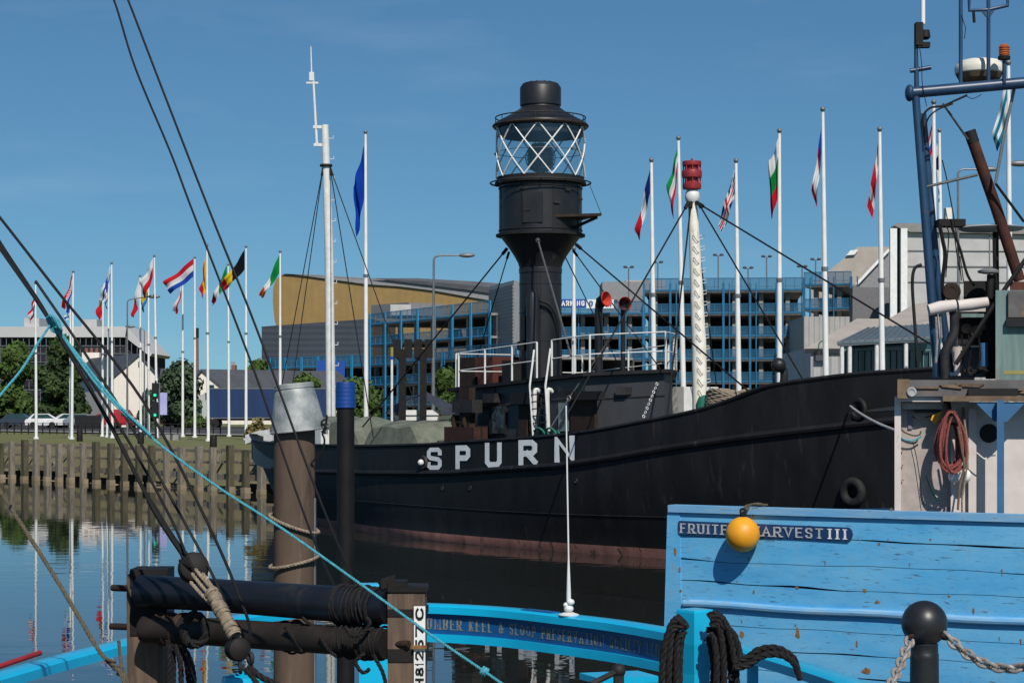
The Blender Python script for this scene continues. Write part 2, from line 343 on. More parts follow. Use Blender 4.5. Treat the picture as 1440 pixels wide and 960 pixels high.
def laid(mb, pts, r, pitch=None, n=6):
    """a three-strand laid rope along a path"""
    pitch = pitch or r*7; pts = resample([V(p) for p in pts], pitch/7)
    prev = None; fr = []
    for i, p in enumerate(pts):
        d = (pts[min(i+1, len(pts)-1)]-pts[max(i-1, 0)]).normalized()
        if prev is None: a = d.orthogonal().normalized()
        else: a = (prev-d*prev.dot(d)).normalized()
        prev = a; fr.append((p, a, d.cross(a)))
    for k in range(3):
        mb.tube([p+(a*math.cos(2*math.pi*(i/7+k/3))+b*math.sin(2*math.pi*(i/7+k/3)))*r*.5 for i, (p, a, b) in enumerate(fr)], r*.58, n)
    return mb

# ------------------------------------------------------------------ stroke lettering
def arc(cx, cy, rx, ry, a0, a1, n=7): return [(cx+rx*math.cos(R(a0+(a1-a0)*i/n)), cy+ry*math.sin(R(a0+(a1-a0)*i/n))) for i in range(n+1)]
S_ = [(1, .80), (1, .88), (.84, 1), (.16, 1), (0, .86), (0, .66), (.14, .54), (.86, .46), (1, .34), (1, .14), (.84, 0), (.16, 0), (0, .12), (0, .20)]
P_ = [(0, 0), (0, 1), (.8, 1), (1, .86), (1, .6), (.8, .45), (0, .45)]
GL = {
 'A': ([[(0, 0), (.5, 1), (1, 0)], [(.2, .36), (.8, .36)]], .8), 'B': ([P_[:], [(.8, .47), (1, .34), (1, .13), (.8, 0), (0, 0)]], .72),
 'C': ([[(1, .78), (.85, .95), (.55, 1)]+[(.2, .93), (0, .65), (0, .35), (.2, .07), (.55, 0), (.85, .05), (1, .22)]], .75),
 'D': ([[(0, 0), (0, 1), (.6, 1), (.9, .85), (1, .6), (1, .4), (.9, .15), (.6, 0), (0, 0)]], .78),
 'E': ([[(1, 1), (0, 1), (0, 0), (1, 0)], [(0, .52), (.8, .52)]], .66), 'F': ([[(1, 1), (0, 1), (0, 0)], [(0, .52), (.8, .52)]], .64),
 'G': ([[(1, .8), (.8, 1), (.3, 1), (0, .75), (0, .25), (.3, 0), (.8, 0), (1, .2), (1, .45), (.6, .45)]], .78),
 'H': ([[(0, 0), (0, 1)], [(1, 0), (1, 1)], [(0, .5), (1, .5)]], .76), 'I': ([[(.5, 0), (.5, 1)]], .3),
 'K': ([[(0, 0), (0, 1)], [(1, 1), (.05, .45)], [(.3, .6), (1, 0)]], .74), 'L': ([[(0, 1), (0, 0), (1, 0)]], .64),
 'M': ([[(0, 0), (0, 1), (.5, .2), (1, 1), (1, 0)]], .95), 'N': ([[(0, 0), (0, 1), (1, 0), (1, 1)]], .8),
 'O': ([[(.5, 1), (.17, .9), (0, .62), (0, .38), (.17, .1), (.5, 0), (.83, .1), (1, .38), (1, .62), (.83, .9), (.5, 1)]], .82),
 'P': ([P_], .7), 'R': ([P_, [(.5, .45), (1, 0)]], .76), 'S': ([S_], .66), 'T': ([[(0, 1), (1, 1)], [(.5, 1), (.5, 0)]], .72),
 'U': ([[(0, 1), (0, .16), (.18, 0), (.82, 0), (1, .16), (1, 1)]], .78), 'V': ([[(0, 1), (.5, 0), (1, 1)]], .78), 'Y': ([[(0, 1), (.5, .5), (1, 1)], [(.5, .5), (.5, 0)]], .76),
 '&': ([[(1, .1), (.25, .8), (.35, 1), (.6, 1), (.7, .8), (.1, .35), (.1, .1), (.35, 0), (.7, .1), (1, .45)]], .8),
 '1': ([[(.2, .8), (.5, 1), (.5, 0)]], .45), '2': ([[(0, .8), (.2, 1), (.8, 1), (1, .8), (1, .6), (0, 0), (1, 0)]], .62),
 '5': ([[(1, 1), (.1, 1), (0, .55), (.7, .6), (1, .4), (1, .15), (.7, 0), (0, .05)]], .62), '7': ([[(0, 1), (1, 1), (.4, 0)]], .6),
 '8': ([[(.5, .52), (.1, .66), (.1, .9), (.5, 1), (.9, .9), (.9, .66), (.5, .52), (0, .32), (0, .1), (.5, 0), (1, .1), (1, .32), (.5, .52)]], .62),
}
def glyph(mb, ch, mapf, x0, y0, w, h, tx, ty, serif=0):
    """strokes of a letter as flat paint; mapf(x, y) -> world point on the surface"""
    strokes = GL[ch][0]
    W_, H_ = w-tx, h-ty
    for k, st in enumerate(strokes):
        pts = [V((x0+tx/2+p[0]*W_, y0+ty/2+p[1]*H_, 0)) for p in st]
        if ch == 'I': pts = [V((x0+w/2, y0, 0)), V((x0+w/2, y0+h, 0))]
        else:
            # let free ends run to the letter's edge
            for e, nb in ((0, 1), (-1, -2)):
                if st[0] == st[-1]: continue
                d = (pts[e]-pts[nb]).normalized(); pts[e] = pts[e]+V((d.x*tx/2, d.y*ty/2, 0))
        n = len(pts); closed = (pts[0]-pts[-1]).length < 1e-6
        Ls, Rs = [], []
        for i in range(n):
            a = pts[i-1] if i > 0 else (pts[-2] if closed else None); b = pts[i+1] if i < n-1 else (pts[1] if closed else None)
            d1 = (pts[i]-a).normalized() if a is not None else None; d2 = (b-pts[i]).normalized() if b is not None else None
            d1 = d1 or d2; d2 = d2 or d1
            n1 = V((-d1.y, d1.x, 0)); n2 = V((-d2.y, d2.x, 0)); m = (n1+n2)
            m = m.normalized() if m.length > 1e-3 else n1
            sc = 1/max(.5, m.dot(n1)); off = V((m.x*tx/2, m.y*ty/2, 0))*sc
            Ls.append(pts[i]+off); Rs.append(pts[i]-off)
        for i in range(n-1):
            seg = max(1, int((pts[i+1]-pts[i]).length/(.2*h)) )
            for q in range(seg):
                t0, t1 = q/seg, (q+1)/seg
                c4 = [Ls[i].lerp(Ls[i+1], t0), Rs[i].lerp(Rs[i+1], t0), Rs[i].lerp(Rs[i+1], t1), Ls[i].lerp(Ls[i+1], t1)]
                mb.add([mapf(p.x, p.y, k*.0012) for p in c4], [(0, 1, 2, 3)])
        if serif:
            for e, nb in ((0, 1), (-1, -2)):
                d = pts[e]-pts[nb]
                if abs(d.y) > abs(d.x)*.7 and (st[e][1] in (0, 1)):
                    yy = y0 if st[e][1] == 0 else y0+h-ty*.8
                    xx = pts[e].x; q = tx*1.05
                    mb.add([mapf(*p, .0036) for p in ((xx-q, yy), (xx+q, yy), (xx+q, yy+ty*.8), (xx-q, yy+ty*.8))], [(0, 1, 2, 3)])
def text(mb, s, mapf, x0, y0, h, total, tx, ty, serif=0, space=.45, gap=.22):
    """fit the string into `total` width"""
    ws = [GL[c][1] if c != ' ' else space for c in s]
    k = total/(sum(ws)+gap*(len(s)-1)); x = x0
    for c, w in zip(s, ws):
        if c != ' ': glyph(mb, c, mapf, x, y0, w*k, h, tx, ty, serif)
        x += (w+gap)*k

# ================================================================== THE SETTING
# water
m_water = bpy.data.materials.new('dock_water'); m_water.use_nodes = True
_t = m_water.node_tree; _N = _t.nodes; _K = _t.links.new; _b = _N['Principled BSDF']
_b.inputs['Base Color'].default_value = (.014, .016, .013, 1); _b.inputs['Roughness'].default_value = .012; _b.inputs['IOR'].default_value = 1.33
_tc = _N.new('ShaderNodeTexCoord'); _m1 = _N.new('ShaderNodeMapping'); _m1.inputs['Scale'].default_value = (.5, 1.0, 1)
_n1 = _N.new('ShaderNodeTexNoise'); _n1.inputs['Scale'].default_value = 1.3; _n1.inputs['Detail'].default_value = 3
_n2 = _N.new('ShaderNodeTexNoise'); _n2.inputs['Scale'].default_value = .045; _n2.inputs['Detail'].default_value = 2
_r2 = _N.new('ShaderNodeMapRange'); _r2.inputs[1].default_value = .46; _r2.inputs[2].default_value = .62; _r2.inputs[3].default_value = .35; _r2.inputs[4].default_value = 1.6
_mm = _N.new('ShaderNodeMath'); _mm.operation = 'MULTIPLY'
_bp = _N.new('ShaderNodeBump'); _bp.inputs['Strength'].default_value = 1; _bp.inputs['Distance'].default_value = .0065
_K(_tc.outputs['Object'], _m1.inputs[0]); _K(_m1.outputs[0], _n1.inputs['Vector']); _K(_tc.outputs['Object'], _n2.inputs['Vector'])
_K(_n2.outputs['Fac'], _r2.inputs[0]); _K(_n1.outputs['Fac'], _mm.inputs[0]); _K(_r2.outputs[0], _mm.inputs[1]); _K(_mm.outputs[0], _bp.inputs['Height']); _K(_bp.outputs[0], _b.inputs['Normal'])
mb = MB(); mb.add([(-500, -60, 0), (500, -60, 0), (500, 300, 0), (-500, 300, 0)], [(0, 1, 2, 3)])
tag(mb.build('water', m_water), kind='structure')
mb = MB(); mb.add([(-500, -60, -3), (500, -60, -3), (500, 300, -3), (-500, 300, -3)], [(0, 1, 2, 3)])
tag(mb.build('dock_bed', m_mud), kind='structure')

WA, WD = V((-10.3, 86, 0)), V((.634, -.773, 0)).normalized()      # wharf line
WN = V((-WD.y, WD.x, 0))                                            # away from the water
def wl(s, d=0, z=0): return WA+WD*s+WN*d+V((0, 0, z))
G = 1.9
mb = MB()
mb.add([wl(-160, 2.2, G), wl(140, 2.2, G), V((3000, 16, G)), V((3000, 4500, G)), V((-3000, 4500, G)), V((-3000, 230, G))], [(0, 1, 2, 3, 4, 5)])
tag(mb.build('ground', m_grass), kind='structure')
mb = MB(); 
mb.grid(lambda a, b: wl(-160+300*a, .35+1.85*b, -.6+(G+.55)*b if b < 1 else G)+V((0, 0, .12*math.sin(a*170)*math.sin(b*3.1)*(b < 1))), 200, 6)
tag(mb.build('bank', m_mud), kind='structure')
m_silt = M('pale_silt', (.30, .24, .16), (.19, .15, .10), .9, scale=1.5, bump=.02)
# road and pavement behind the flagpoles
def strip(name, d0, d1, z, mat, s0=-200, s1=150):
    mb = MB(); mb.add([wl(s0, d0, z), wl(s1, d0, z), wl(s1, d1, z), wl(s0, d1, z)], [(0, 1, 2, 3)]); return tag(mb.build(name, mat), kind='structure')
strip('pavement', 24, 27, G+.1, m_concrete)
strip('road', 27, 68, G+.012, m_asphalt)
mb = MB(); mb.obox((wl(-25, 27.08, G+.05)), WD*175, WN*.08, (0, 0, .06)); tag(mb.build('kerb', m_quaystone), kind='structure')
mb = MB()
for s in range(-180, 140, 8): mb.add([wl(s, 47.9, G+.017), wl(s+4, 47.9, G+.017), wl(s+4, 48.05, G+.017), wl(s, 48.05, G+.017)], [(0, 1, 2, 3)])
tag(mb.build('road_markings', m_white), kind='structure')
# near quay with the bollard
mb = MB(); mb.box(2.0, 40, -40, 10.5, -3, G); mb.box(-40, 1.99, -40, 3.2, -3, G-.003)
tag(mb.build('quay', m_quaystone), kind='structure')

mb = MB(); random.seed(8)
mb.grid(lambda a, b: wl(-160+300*a, .16+.6*b+.12*math.sin(a*311)+.08*math.sin(a*777), -.12+.24*b+.03*math.sin(a*901)), 600, 2)
tag(mb.build('foreshore', m_silt), kind='structure')
# timber wharf
m_woodgrey2 = M('brown_weedy_timber', (.11, .095, .065), (.06, .055, .035), .9, scale=3, stretch=(3, 3, .5), bump=.01, rust=(.03, .04, .015), rust_amt=.2)
w = thing('timber_wharf', wl(0, 0, 0), 'weathered grey timber wharf of upright posts and rails along the far bank', 'wharf')
random.seed(3)
for i in range(58):
    s = -34+1.38*i+random.uniform(-.16, .16); q = random.uniform(-.05, .05); hgt = random.uniform(1.86, 2.12)
    mb = MB(); mb.obox(wl(s, random.uniform(-.04, .04), (hgt-1.2)/2), WD*random.uniform(.10, .165)+V((0, 0, q*.1)), WN*.14, V((q*.2, 0, (hgt+1.2)/2))); po = mb.build('post', m_woodgrey if random.random() < .6 else m_woodgrey2, w); mb = MB(); mb.obox(wl(s, 0, .08), WD*.17, WN*.155, (0, 0, random.uniform(.10, .17))); mb.build('silted_foot', m_silt, po)
for z, hh, d in ((1.80, .07, .2), (1.28, .06, .2), (.66, .13, .24)):
    for k in range(11):
        s0 = -35+7.6*k; mb = MB(); mb.obox(wl(s0+3.75, d, z+random.uniform(-.03, .03)), WD*3.76+V((0, 0, random.uniform(-.04, .04))), WN*.05, (0, 0, hh)); mb.build('rail', m_woodgrey, w)
for i in range(22):
    s = -33+3.2*i+1.0; mb = MB(); mb.beam(wl(s, .35, .5), wl(s+random.uniform(-.5, .6), 1.5, 1.75), .09, .12); mb.build('brace', m_woodgrey, w)
mb = MB()
for i in range(56):
    if random.random() < .5: continue
    mb = MB(); mb.obox(wl(-33+1.38*i, .45+random.uniform(-.02, .02), random.uniform(.0, .2)), WD*random.uniform(.4, .66), WN*.03, (0, 0, random.uniform(.25, .45))); mb.build('gap_shade_board', m_tar if random.random() < .7 else m_woodgrey2, w)  # planks behind the posts; the near-black ones paint the shaded gaps

# ================================================================== THE LIGHTSHIP
du, nt_, C0 = V((.571, -.821, 0)), V((.821, .571, 0)), V((.66, 56.8, 0))
def SP(u, t, z): return C0+du*u+nt_*t+V((0, 0, z))
def U(x, t): k = (x-720)/F; return (k*(56.8+.571*t)-.66-.821*t)/(.571+.821*k)
def PT(x, y, t):
    u = U(x, t); p = SP(u, t, 0); return V((p.x, p.y, H+(578-y)*p.y/F))
def interp(tab, u):
    if u <= tab[0][0]: return tab[0][1]
    for (a, b), (c, d) in zip(tab, tab[1:]):
        if u <= c: return b+(d-b)*(u-a)/(c-a)
    return tab[-1][1]
TOP = [(-17.6,2.80),(-15,2.62),(-12.5,2.56),(-7.5,2.55),(-3.7,2.58),(-.55,2.67),(.9,2.75),(2.9,2.83),(4.5,2.92),(5.9,3.01),(7.2,3.14),(8.4,3.31),(9.6,3.48),(10.4,3.62),(11.2,3.82),(11.6,3.95),(12.1,4.14),(12.9,4.26),(13.7,4.35),(14.6,4.44),(16.5,4.55)]
RUB = [(-17.6,1.98),(-14,1.75),(-7.9,1.77),(-3.9,1.83),(-.6,1.9),(.84,1.95),(3.5,2.11),(5.8,2.24),(7.8,2.47),(9.4,2.7),(11.8,3.01),(13.5,3.2),(14.8,3.35),(16.2,3.5)]
def ue(z, s):
    zz = max(0, z)
    return 15+1.5*min(1, zz/4.4) if s > 0 else 15+2.6*min(1, zz/2.8)**.9
def hw(u, z):
    bulge = .07*math.exp(-((z-.13)/.10)**2)
    zt = 2.65+(1.9*(u/16.5)**1.9 if u > 0 else .15*(u/17.6)**2); f = math.sin(min(1, max(0, z/zt)/.80)*math.pi/2)**1.15 if z > 0 else 0; B = 3.18+.12*f; p = 1.8+1.0*f; r = min(1, abs(u)/ue(z, u))
    return B*(1-r**p)*(1 if z >= 0 else 1+z*.15)+(bulge if r < .97 else 0)
def HS(u, z, side=-1, off=0):   # point of the hull's skin
    return SP(u, side*(hw(u, z)+off), z)
ship = thing('lightship', (C0.x, C0.y, 0), 'long black lightship with tall lantern tower and large white name letters on its side', 'lightship')
NA = 90
def av(i): return -math.cos(math.pi*i/NA)
def hullrows(z0f, z1f, rows):
    mb = MB()
    for side in (-1, 1):
        def fn(a, b):
            a = -math.cos(math.pi*a); u0 = a*(17.6 if a < 0 else 16.5)
            z0, z1 = z0f(u0), z1f(u0); z = z0+(z1-z0)*b; u = a*ue(z, a); return SP(u, side*hw(u, z), z)
        mb.grid(fn, NA, rows)
    return mb
hull = hullrows(lambda u: .235, lambda u: interp(TOP, u), 14).build('hull', m_black, ship, recalc=False)
hullrows(lambda u: -.8, lambda u: .235, 5).build('boot_topping', m_boot, ship, recalc=False)
mb = MB()
for side in (-1, 1):
    mb.tube([HS(a*(17.55 if a < 0 else 16.45), interp(TOP, a*17), side, -.02)+V((0, 0, 0)) for a in [av(i) for i in range(NA+1)]], .055, 6)
mb.build('cap_rail', m_black, hull)
mb = MB()
for side in (-1, 1):
    pts = []
    for i in range(2, NA-1):
        a = av(i); z = interp(RUB, a*17); u = a*ue(z, a); pts.append(HS(u, z-.03, side, .01))
    mb.tube(pts, .085, 8)
mb.build('rubbing_strake', m_black, hull)
mb = MB()   # plate seam low on the side
mb.tube([HS(a*ue(.95, a), .95+.25*max(0, a)**2, -1, .0) for a in [av(i) for i in range(3, NA-2)]], .018, 5); mb.build('plate_seam', m_black, hull)
mb = MB()   # inside of the bulwark and the deck
for side in (-1, 1):
    mb.grid(lambda a, b: (lambda aa, zt: SP(aa*(17.45 if aa < 0 else 16.3), side*max(0, hw(aa*(17.45 if aa < 0 else 16.3), zt)-.10), zt-.02-.85*b))(-math.cos(math.pi*a), interp(TOP, -math.cos(math.pi*a)*17)), NA, 2)
mb.build('bulwark_lining', m_house, ship, recalc=False)
mb = MB()
mb.grid(lambda a, b: (lambda aa, zt: SP(aa*(17.4 if aa < 0 else 16.2), (b*2-1)*max(0, hw(aa*(17.4 if aa < 0 else 16.2), zt)-.11), zt-.82))(-math.cos(math.pi*a), interp(TOP, -math.cos(math.pi*a)*17)), NA, 6)
mb.build('deck', m_deck, ship, recalc=False)
# name letters
for ch, u0, w_, z0, h_ in (('S', -.53, .76, 1.975, .61), ('P', .92, .72, 2.03, .64), ('U', 2.33, .76, 2.10, .66), ('R', 3.82, .78, 2.19, .66), ('N', 5.28, .78, 2.30, .67)):
    mb = MB(); glyph(mb, ch, lambda x, y, e=0: HS(u0+x, z0+y+x*.03, -1, .018+e), 0, 0, w_, h_, .205 if ch != 'S' else .19, .15 if ch != 'S' else .118); mb.build('letter', m_letter, hull, smooth=False, recalc=False)
# hull fittings
def hp(x, y, off=0):
    lo, hi = -17, 16.3
    for _ in range(40):
        m = (lo+hi)/2; z = 2.0
        for __ in range(4): p = HS(m, z, -1, off); z = H+(578-y)*p.y/F
        if 720+F*p.x/p.y < x: lo = m
        else: hi = m
    return p, m, z
p, um, zm = hp(597, 650); mb = MB(); mb.ring(p-nt_*.03, .15, .055, 24, nt_); mb.build('fairlead', m_dark, hull); mb = MB(); mb.ball(p-nt_*.06+V((-.05, 0, 0)), .09, 10, 8); mb.build('fairlead_plug', m_white, hull)
for x, y in ((622, 686), (661, 686), (810, 676)):
    p, _, _ = hp(x, y); mb = MB(); mb.ring(p-nt_*.0, .05, .02, 14, nt_); mb.build('scupper', m_dark, hull)
p, um, zm = hp(1208, 575); mb = MB(); mb.ring(p-nt_*.02, .2, .06, 24, nt_); mb.lathe([(.19, -.05), (.19, .01)], p, 20, -nt_); mb.build('hawse_pipe', m_black2, hull)
HAWSE = p
# deckhouse
plan = [(-.8, -2.2), (5.3, -2.2), (6.8, -.8), (6.45, -.25), (3.3, 2.2), (-.8, 2.2)]
def rz(u): return 4.2+.053*u
mb = MB(); n = len(plan)
mb.add([SP(u, t, 1.8) for u, t in plan]+[SP(u, t, rz(u)) for u, t in plan], [tuple(range(n)), tuple(range(n, 2*n))]+[(i, (i+1) % n, n+(i+1) % n, n+i) for i in range(n)])
house = mb.build('deckhouse', m_house, ship, smooth=False)
c = V((2.6, -.3, 0))
plan2 = [((u-2.6)*1.05+2.6, (t+.2)*1.09-.2) for u, t in plan]
mb = MB(); mb.add([SP(u, t, rz(u)+.01) for u, t in plan2]+[SP(u, t, rz(u)+.10) for u, t in plan2], [tuple(range(n)), tuple(range(n, 2*n))]+[(i, (i+1) % n, n+(i+1) % n, n+i) for i in range(n)])
mb.build('roof', m_black2, house, smooth=False)
mb = MB(); mb.beam(SP(-.8, -2.215, 3.62), SP(5.3, -2.215, 3.95), .02, .025); mb.beam(SP(5.31, -2.21, 3.9), SP(6.82, -.8, 4.0), .02, .025)
for u in (1.2, 3.4): mb.beam(SP(u, -2.215, 2), SP(u, -2.215, rz(u)), .025, .02)
mb.build('wall_seam', m_black2, house, smooth=False)
def hbox(x0, x1, y0, y1, t, th, name, mat, parent):     # upright box lying in a fore and aft plane of the ship
    a, b = PT(x0, y1, t), PT(x1, y1, t); zt = PT((x0+x1)/2, y0, t).z; zb = PT((x0+x1)/2, y1, t).z
    mb = MB(); mb.obox(((a.x+b.x)/2, (a.y+b.y)/2, (zt+zb)/2), (b-a).to_2d().to_3d()/2, nt_*th/2, (0, 0, (zt-zb)/2)); return mb.build(name, mat, parent, smooth=False)
m_mottle = M('mottled_window', (.05, .065, .075), (.012, .018, .022), .25, scale=5, lo=.42, hi=.52)
wf = hbox(689, 712, 567, 611, -2.23, .05, 'window', m_black2, house); hbox(692, 709, 571, 609, -2.265, .02, 'pane', m_mottle, wf) if False else hbox(692, 709, 571, 609, -2.265, .02, 'window', m_mottle, house)
m_pale = M('pale_pane', (.20, .25, .28), (.12, .15, .17), .3, scale=4)
hbox(786, 800, 566, 606, -2.24, .04, 'window', m_pale, house)
m_brownplate = M('brown_plate', (.045, .026, .017), (.020, .014, .011), .7, scale=4, rust=(.02, .015, .013), rust_amt=.2)
hbox(731, 751, 566, 616, -2.25, .08, 'door', m_brownplate, house)
hbox(722, 756, 552, 568, -2.33, .22, 'hood', m_black2, house)
hbox(804, 838, 562, 606, -2.25, .08, 'door', m_brownplate, house)
hbox(800, 846, 550, 562, -2.33, .22, 'hood', m_black2, house)
hbox(684, 700, 553, 566, -2.3, .25, 'hood', m_dark, house)
mb = MB(); q = SP(6.1, -1.55, 4.12); mb.obox(q, du.lerp(nt_, .5).normalized()*.13, nt_*.12, (0, 0, .1)); mb.build('lamp_box', m_dark, house)
m_winch = M('winch_red', (.062, .026, .020), (.035, .018, .015), .7, scale=6, rust=(.015, .012, .011), rust_amt=.15)
# winches on the near side of the deck
for x0, x1, y0 in ((634, 676, 600),):
    pr = hbox(x0, x1, y0, 622, -2.55, .45, 'winch_bed', m_winch, ship)
    hbox(650, 664, 545, 622, -2.6, .2, 'winch_post', m_brownplate, pr); hbox(643, 671, 562, 580, -2.62, .34, 'winch_drum', m_dark, pr)
    mb = MB(); a = PT(646, 596, -2.7); mb.lathe([(.1, -.3), (.2, -.3), (.2, -.25), (.09, -.25), (.09, .25), (.2, .25), (.2, .3), (.1, .3)], a+V((.1, 0, .05)), 18, du); mb.build('winch_barrel', m_brownplate, pr)
hbox(733, 745, 590, 616, -2.6, .2, 'bitt', m_brownplate, ship)
# white pipes at the ladder gap
for xa, ya, xb, yb, r in ((752, 548, 752, 606, .06), (770, 548, 771, 606, .055)):
    a, b = PT(xa, ya, -2.4), PT(xb, yb, -2.4); mb = MB(); mb.tube(crom([a+V((.14, .05, -.05)), a+V((.07, .02, .0)), a+V((0, 0, -.1)), b], 4), r, 8); mb.build('vent_pipe', m_white, house)
for pts in (((751, 492), (745, 542), (750, 618)), ((774, 490), (767, 542), (771, 606))):
    mb = MB(); mb.tube([PT(x, y, -2.5-(.25 if i else 0)) for i, (x, y) in enumerate(pts)], .028, 6); mb.build('ladder_rail', m_white, ship)
mb = MB()
for k in range(7): mb.beam(PT(747+k*.4, 545+k*10, -2.74), PT(768+k*.3, 543+k*10, -2.74), .03, .03)
mb.build('ladder_rungs', m_dark, ship)
# railings on the deckhouse
rail = thing('railing', (C0.x, C0.y, 0), None, None); rail.parent = ship; rail.location = (0, 0, 0)
def post_t(u, t, hgt=1.0, m=m_white, r=.028):
    z = rz(u)+.08; mb = MB(); mb.tube([SP(u, t, z), SP(u, t, z+hgt)], r, 8); mb.build('stanchion', m, rail); return SP(u, t, z+hgt), SP(u, t, z+hgt*.5)
runs = []
def railrun(us, hgt=.98, r=.017):
    pp = [post_t(u, t, hgt) for u, t in us]
    for k in (0, 1):
        mb = MB(); mb.tube([q[k] for q in pp], r, 6); mb.build('rail', m_white, rail)
railrun([(U(x, -2.25), -2.25) for x in (645, 682, 720, 755)])
railrun([(U(x, -2.25), -2.25) for x in (776, 808)]+[(5.5, -2.2), (6.85, -.8), (6.3, 0)])
railrun([(3.3, 2.2), (1.5, 2.2), (-.7, 2.2), (-.75, 0), (-.75, -2.2)])
railrun([(3.4, 2.1), (5.1, .9), (6.3, .0)])
# companionways on the roof
def roofbox(x0, x1, y0, t, depth, mat, name):
    a, b = PT(x0, 540, t), PT(x1, 540, t); ua, ub = U(x0, t), U(x1, t); zb = rz(ua)+.1; zt = PT((x0+x1)/2, y0, t).z
    mb = MB(); mb.obox((a.x/2+b.x/2, a.y/2+b.y/2, (zb+zt)/2), (b-a).to_2d().to_3d()/2, nt_*depth/2, (0, 0, (zt-zb)/2)); return mb.build(name, mat, ship, smooth=False)
roofbox(663, 688, 503, -.2, 1.0, m_brownplate, 'companionway'); roofbox(694, 715, 502, -.4, 1.1, m_redbrown, 'companionway'); roofbox(722, 736, 507, -.5, .8, m_black2, 'companionway')
# cowl ventilators
def cowl(x, yb, yt, t, r, R_, dr, name='cowl_ventilator'):
    a, b = PT(x, yb, t), PT(x, yt, t); dr = V(dr).normalized()
    mb = MB(); e = b+V((0, 0, 0)); path = [a, e, e+V((0, 0, r*1.2))+dr*r*.3, e+V((0, 0, r*2.1))+dr*r*1.2, e+V((0, 0, r*2.4))+dr*r*2.4]
    path = [a, e]+crom(path[1:], 5)[1:]; n = len(path)
    rs = [r, r]+[r+(R_-r)*((i/(n-3))**1.3) for i in range(n-2)]
    mb.tube(path, rs, 20, caps=False); c_ = mb.build('cowl_ventilator', m_blacktower, ship)
    mb = MB(); mb.lathe([(R_*1.0, -.01), (R_*1.05, .01), (R_*1.0, .03), (R_*.93, .01), (R_*.78, -.1), (R_*.6, -.2), (R_*.4, -.3)], path[-1], 24, dr); mb.f = mb.f[:-2]; mb.mi = mb.mi[:-2]; mb.build('cowl_mouth', m_orange_red, c_)
cowl(842, 532, 436, .6, .11, .21, (.74, -.66, .12)); cowl(876, 532, 436, .9, .065, .19, (.30, -.95, .06))
# light tower
TA = V((.81, 56.6, 0))
def ty(y): return H+(578-y)*56.6/F
tower = thing('light_tower', (0, 0, 0), None, None); tower.parent = ship; tower.location = (TA.x-C0.x, TA.y-C0.y, 0)
def lt(prof, name, mat, n=48, parent=None): mb = MB(); mb.lathe([(r, ty(y)) for r, y in prof], TA, n); return mb.build(name, mat, parent or tower)
col = lt([(.60, 560), (.60, 385), (.615, 384), (.615, 378), (.60, 377), (.64, 370), (.75, 360), (.90, 349), (1.10, 336), (1.16, 331), (1.17, 329)], 'column', m_blacktower)
lt([(1.10, 334), (1.27, 333), (1.27, 330), (1.18, 329)], 'flange', m_black2)
drum = lt([(1.18, 330), (1.18, 262), (1.15, 261)], 'drum', m_blacktower)
mb = MB()
for k in range(8):
    a = 2*math.pi*k/8+.3; d = V((math.cos(a), math.sin(a), 0)); mb.obox(TA+d*1.183+V((0, 0, ty(296))), V((-d.y, d.x, 0))*.025, d*.008, (0, 0, .66))
mb.ring(TA+V((0, 0, ty(266))), 1.185, .02, 48); mb.ring(TA+V((0, 0, ty(325))), 1.185, .02, 48); mb.build('seam', m_black2, drum)
mb = MB(); d = V((-.2, -.98, 0)); s_ = V((.98, -.2, 0)); mb.obox(TA+d*1.17+V((0, 0, ty(297))), s_*.28, d*.03, (0, 0, .42)); mb.build('hatch_door', m_blacktower, drum)
mb = MB()
for a_, z_ in ((-.35, 282), (-.35, 310), (-1.2, 290), (-1.9, 300), (-.9, 272)): d = V((math.cos(a_), math.sin(a_), 0)); mb.obox(TA+d*1.2+V((0, 0, ty(z_))), V((-d.y, d.x, 0))*.09, d*.035, (0, 0, .025))
mb.build('hinge', m_dark, drum)
lt([(1.18, 262), (1.30, 260), (1.30, 257), (1.24, 254), (1.24, 250), (1.2, 250)], 'gallery', m_black2)
mb = MB(); mb.ring(TA+V((0, 0, ty(258))), 1.43, .02, 60)
for k in range(12): a = math.pi*k/6; d = V((math.cos(a), math.sin(a), 0)); mb.tube([TA+d*1.2+V((0, 0, ty(262))), TA+d*1.43+V((0, 0, ty(258)))], .015, 5)
mb.build('gallery_hoop', m_dark, tower)
mb = MB(); mb.lathe([(1.235, ty(251)), (1.235, ty(179))], TA, 60); mb.f = mb.f[:-2]; mb.mi = mb.mi[:-2]
mb.build('lantern_glass', m_glass, tower)
z0, z1 = ty(251), ty(179)
for k in range(10):
    for sgn in (-1, 1):
        a0 = R(-94+36*k); mb = MB(); pts = []
        for i in range(15): a = a0+sgn*R(54)*i/14; pts.append(TA+V((1.255*math.cos(a), 1.255*math.sin(a), z1+(z0-z1)*i/14)))
        mb.tube(pts, .021, 5); mb.build('lattice_bar', m_polewhite if math.sin(a0+sgn*.4) < .15 else m_polewhite, tower)
mb = MB(); mb.ring(TA+V((0, 0, (z0+z1)/2)), 1.24, .01, 48)
for k in (1, 4, 7): a = R(-94+36*k+10); mb.ball(TA+V((1.3*math.cos(a), 1.3*math.sin(a), (z0+z1)/2)), .05, 8, 6)
mb.build('glazing_ring', m_greywire, tower)
lt([(1.21, 192), (1.21, 179), (1.10, 179), (1.10, 192)], 'dim_ceiling_band', m_dark)  # dark ring added for the dim view up inside the lantern roof
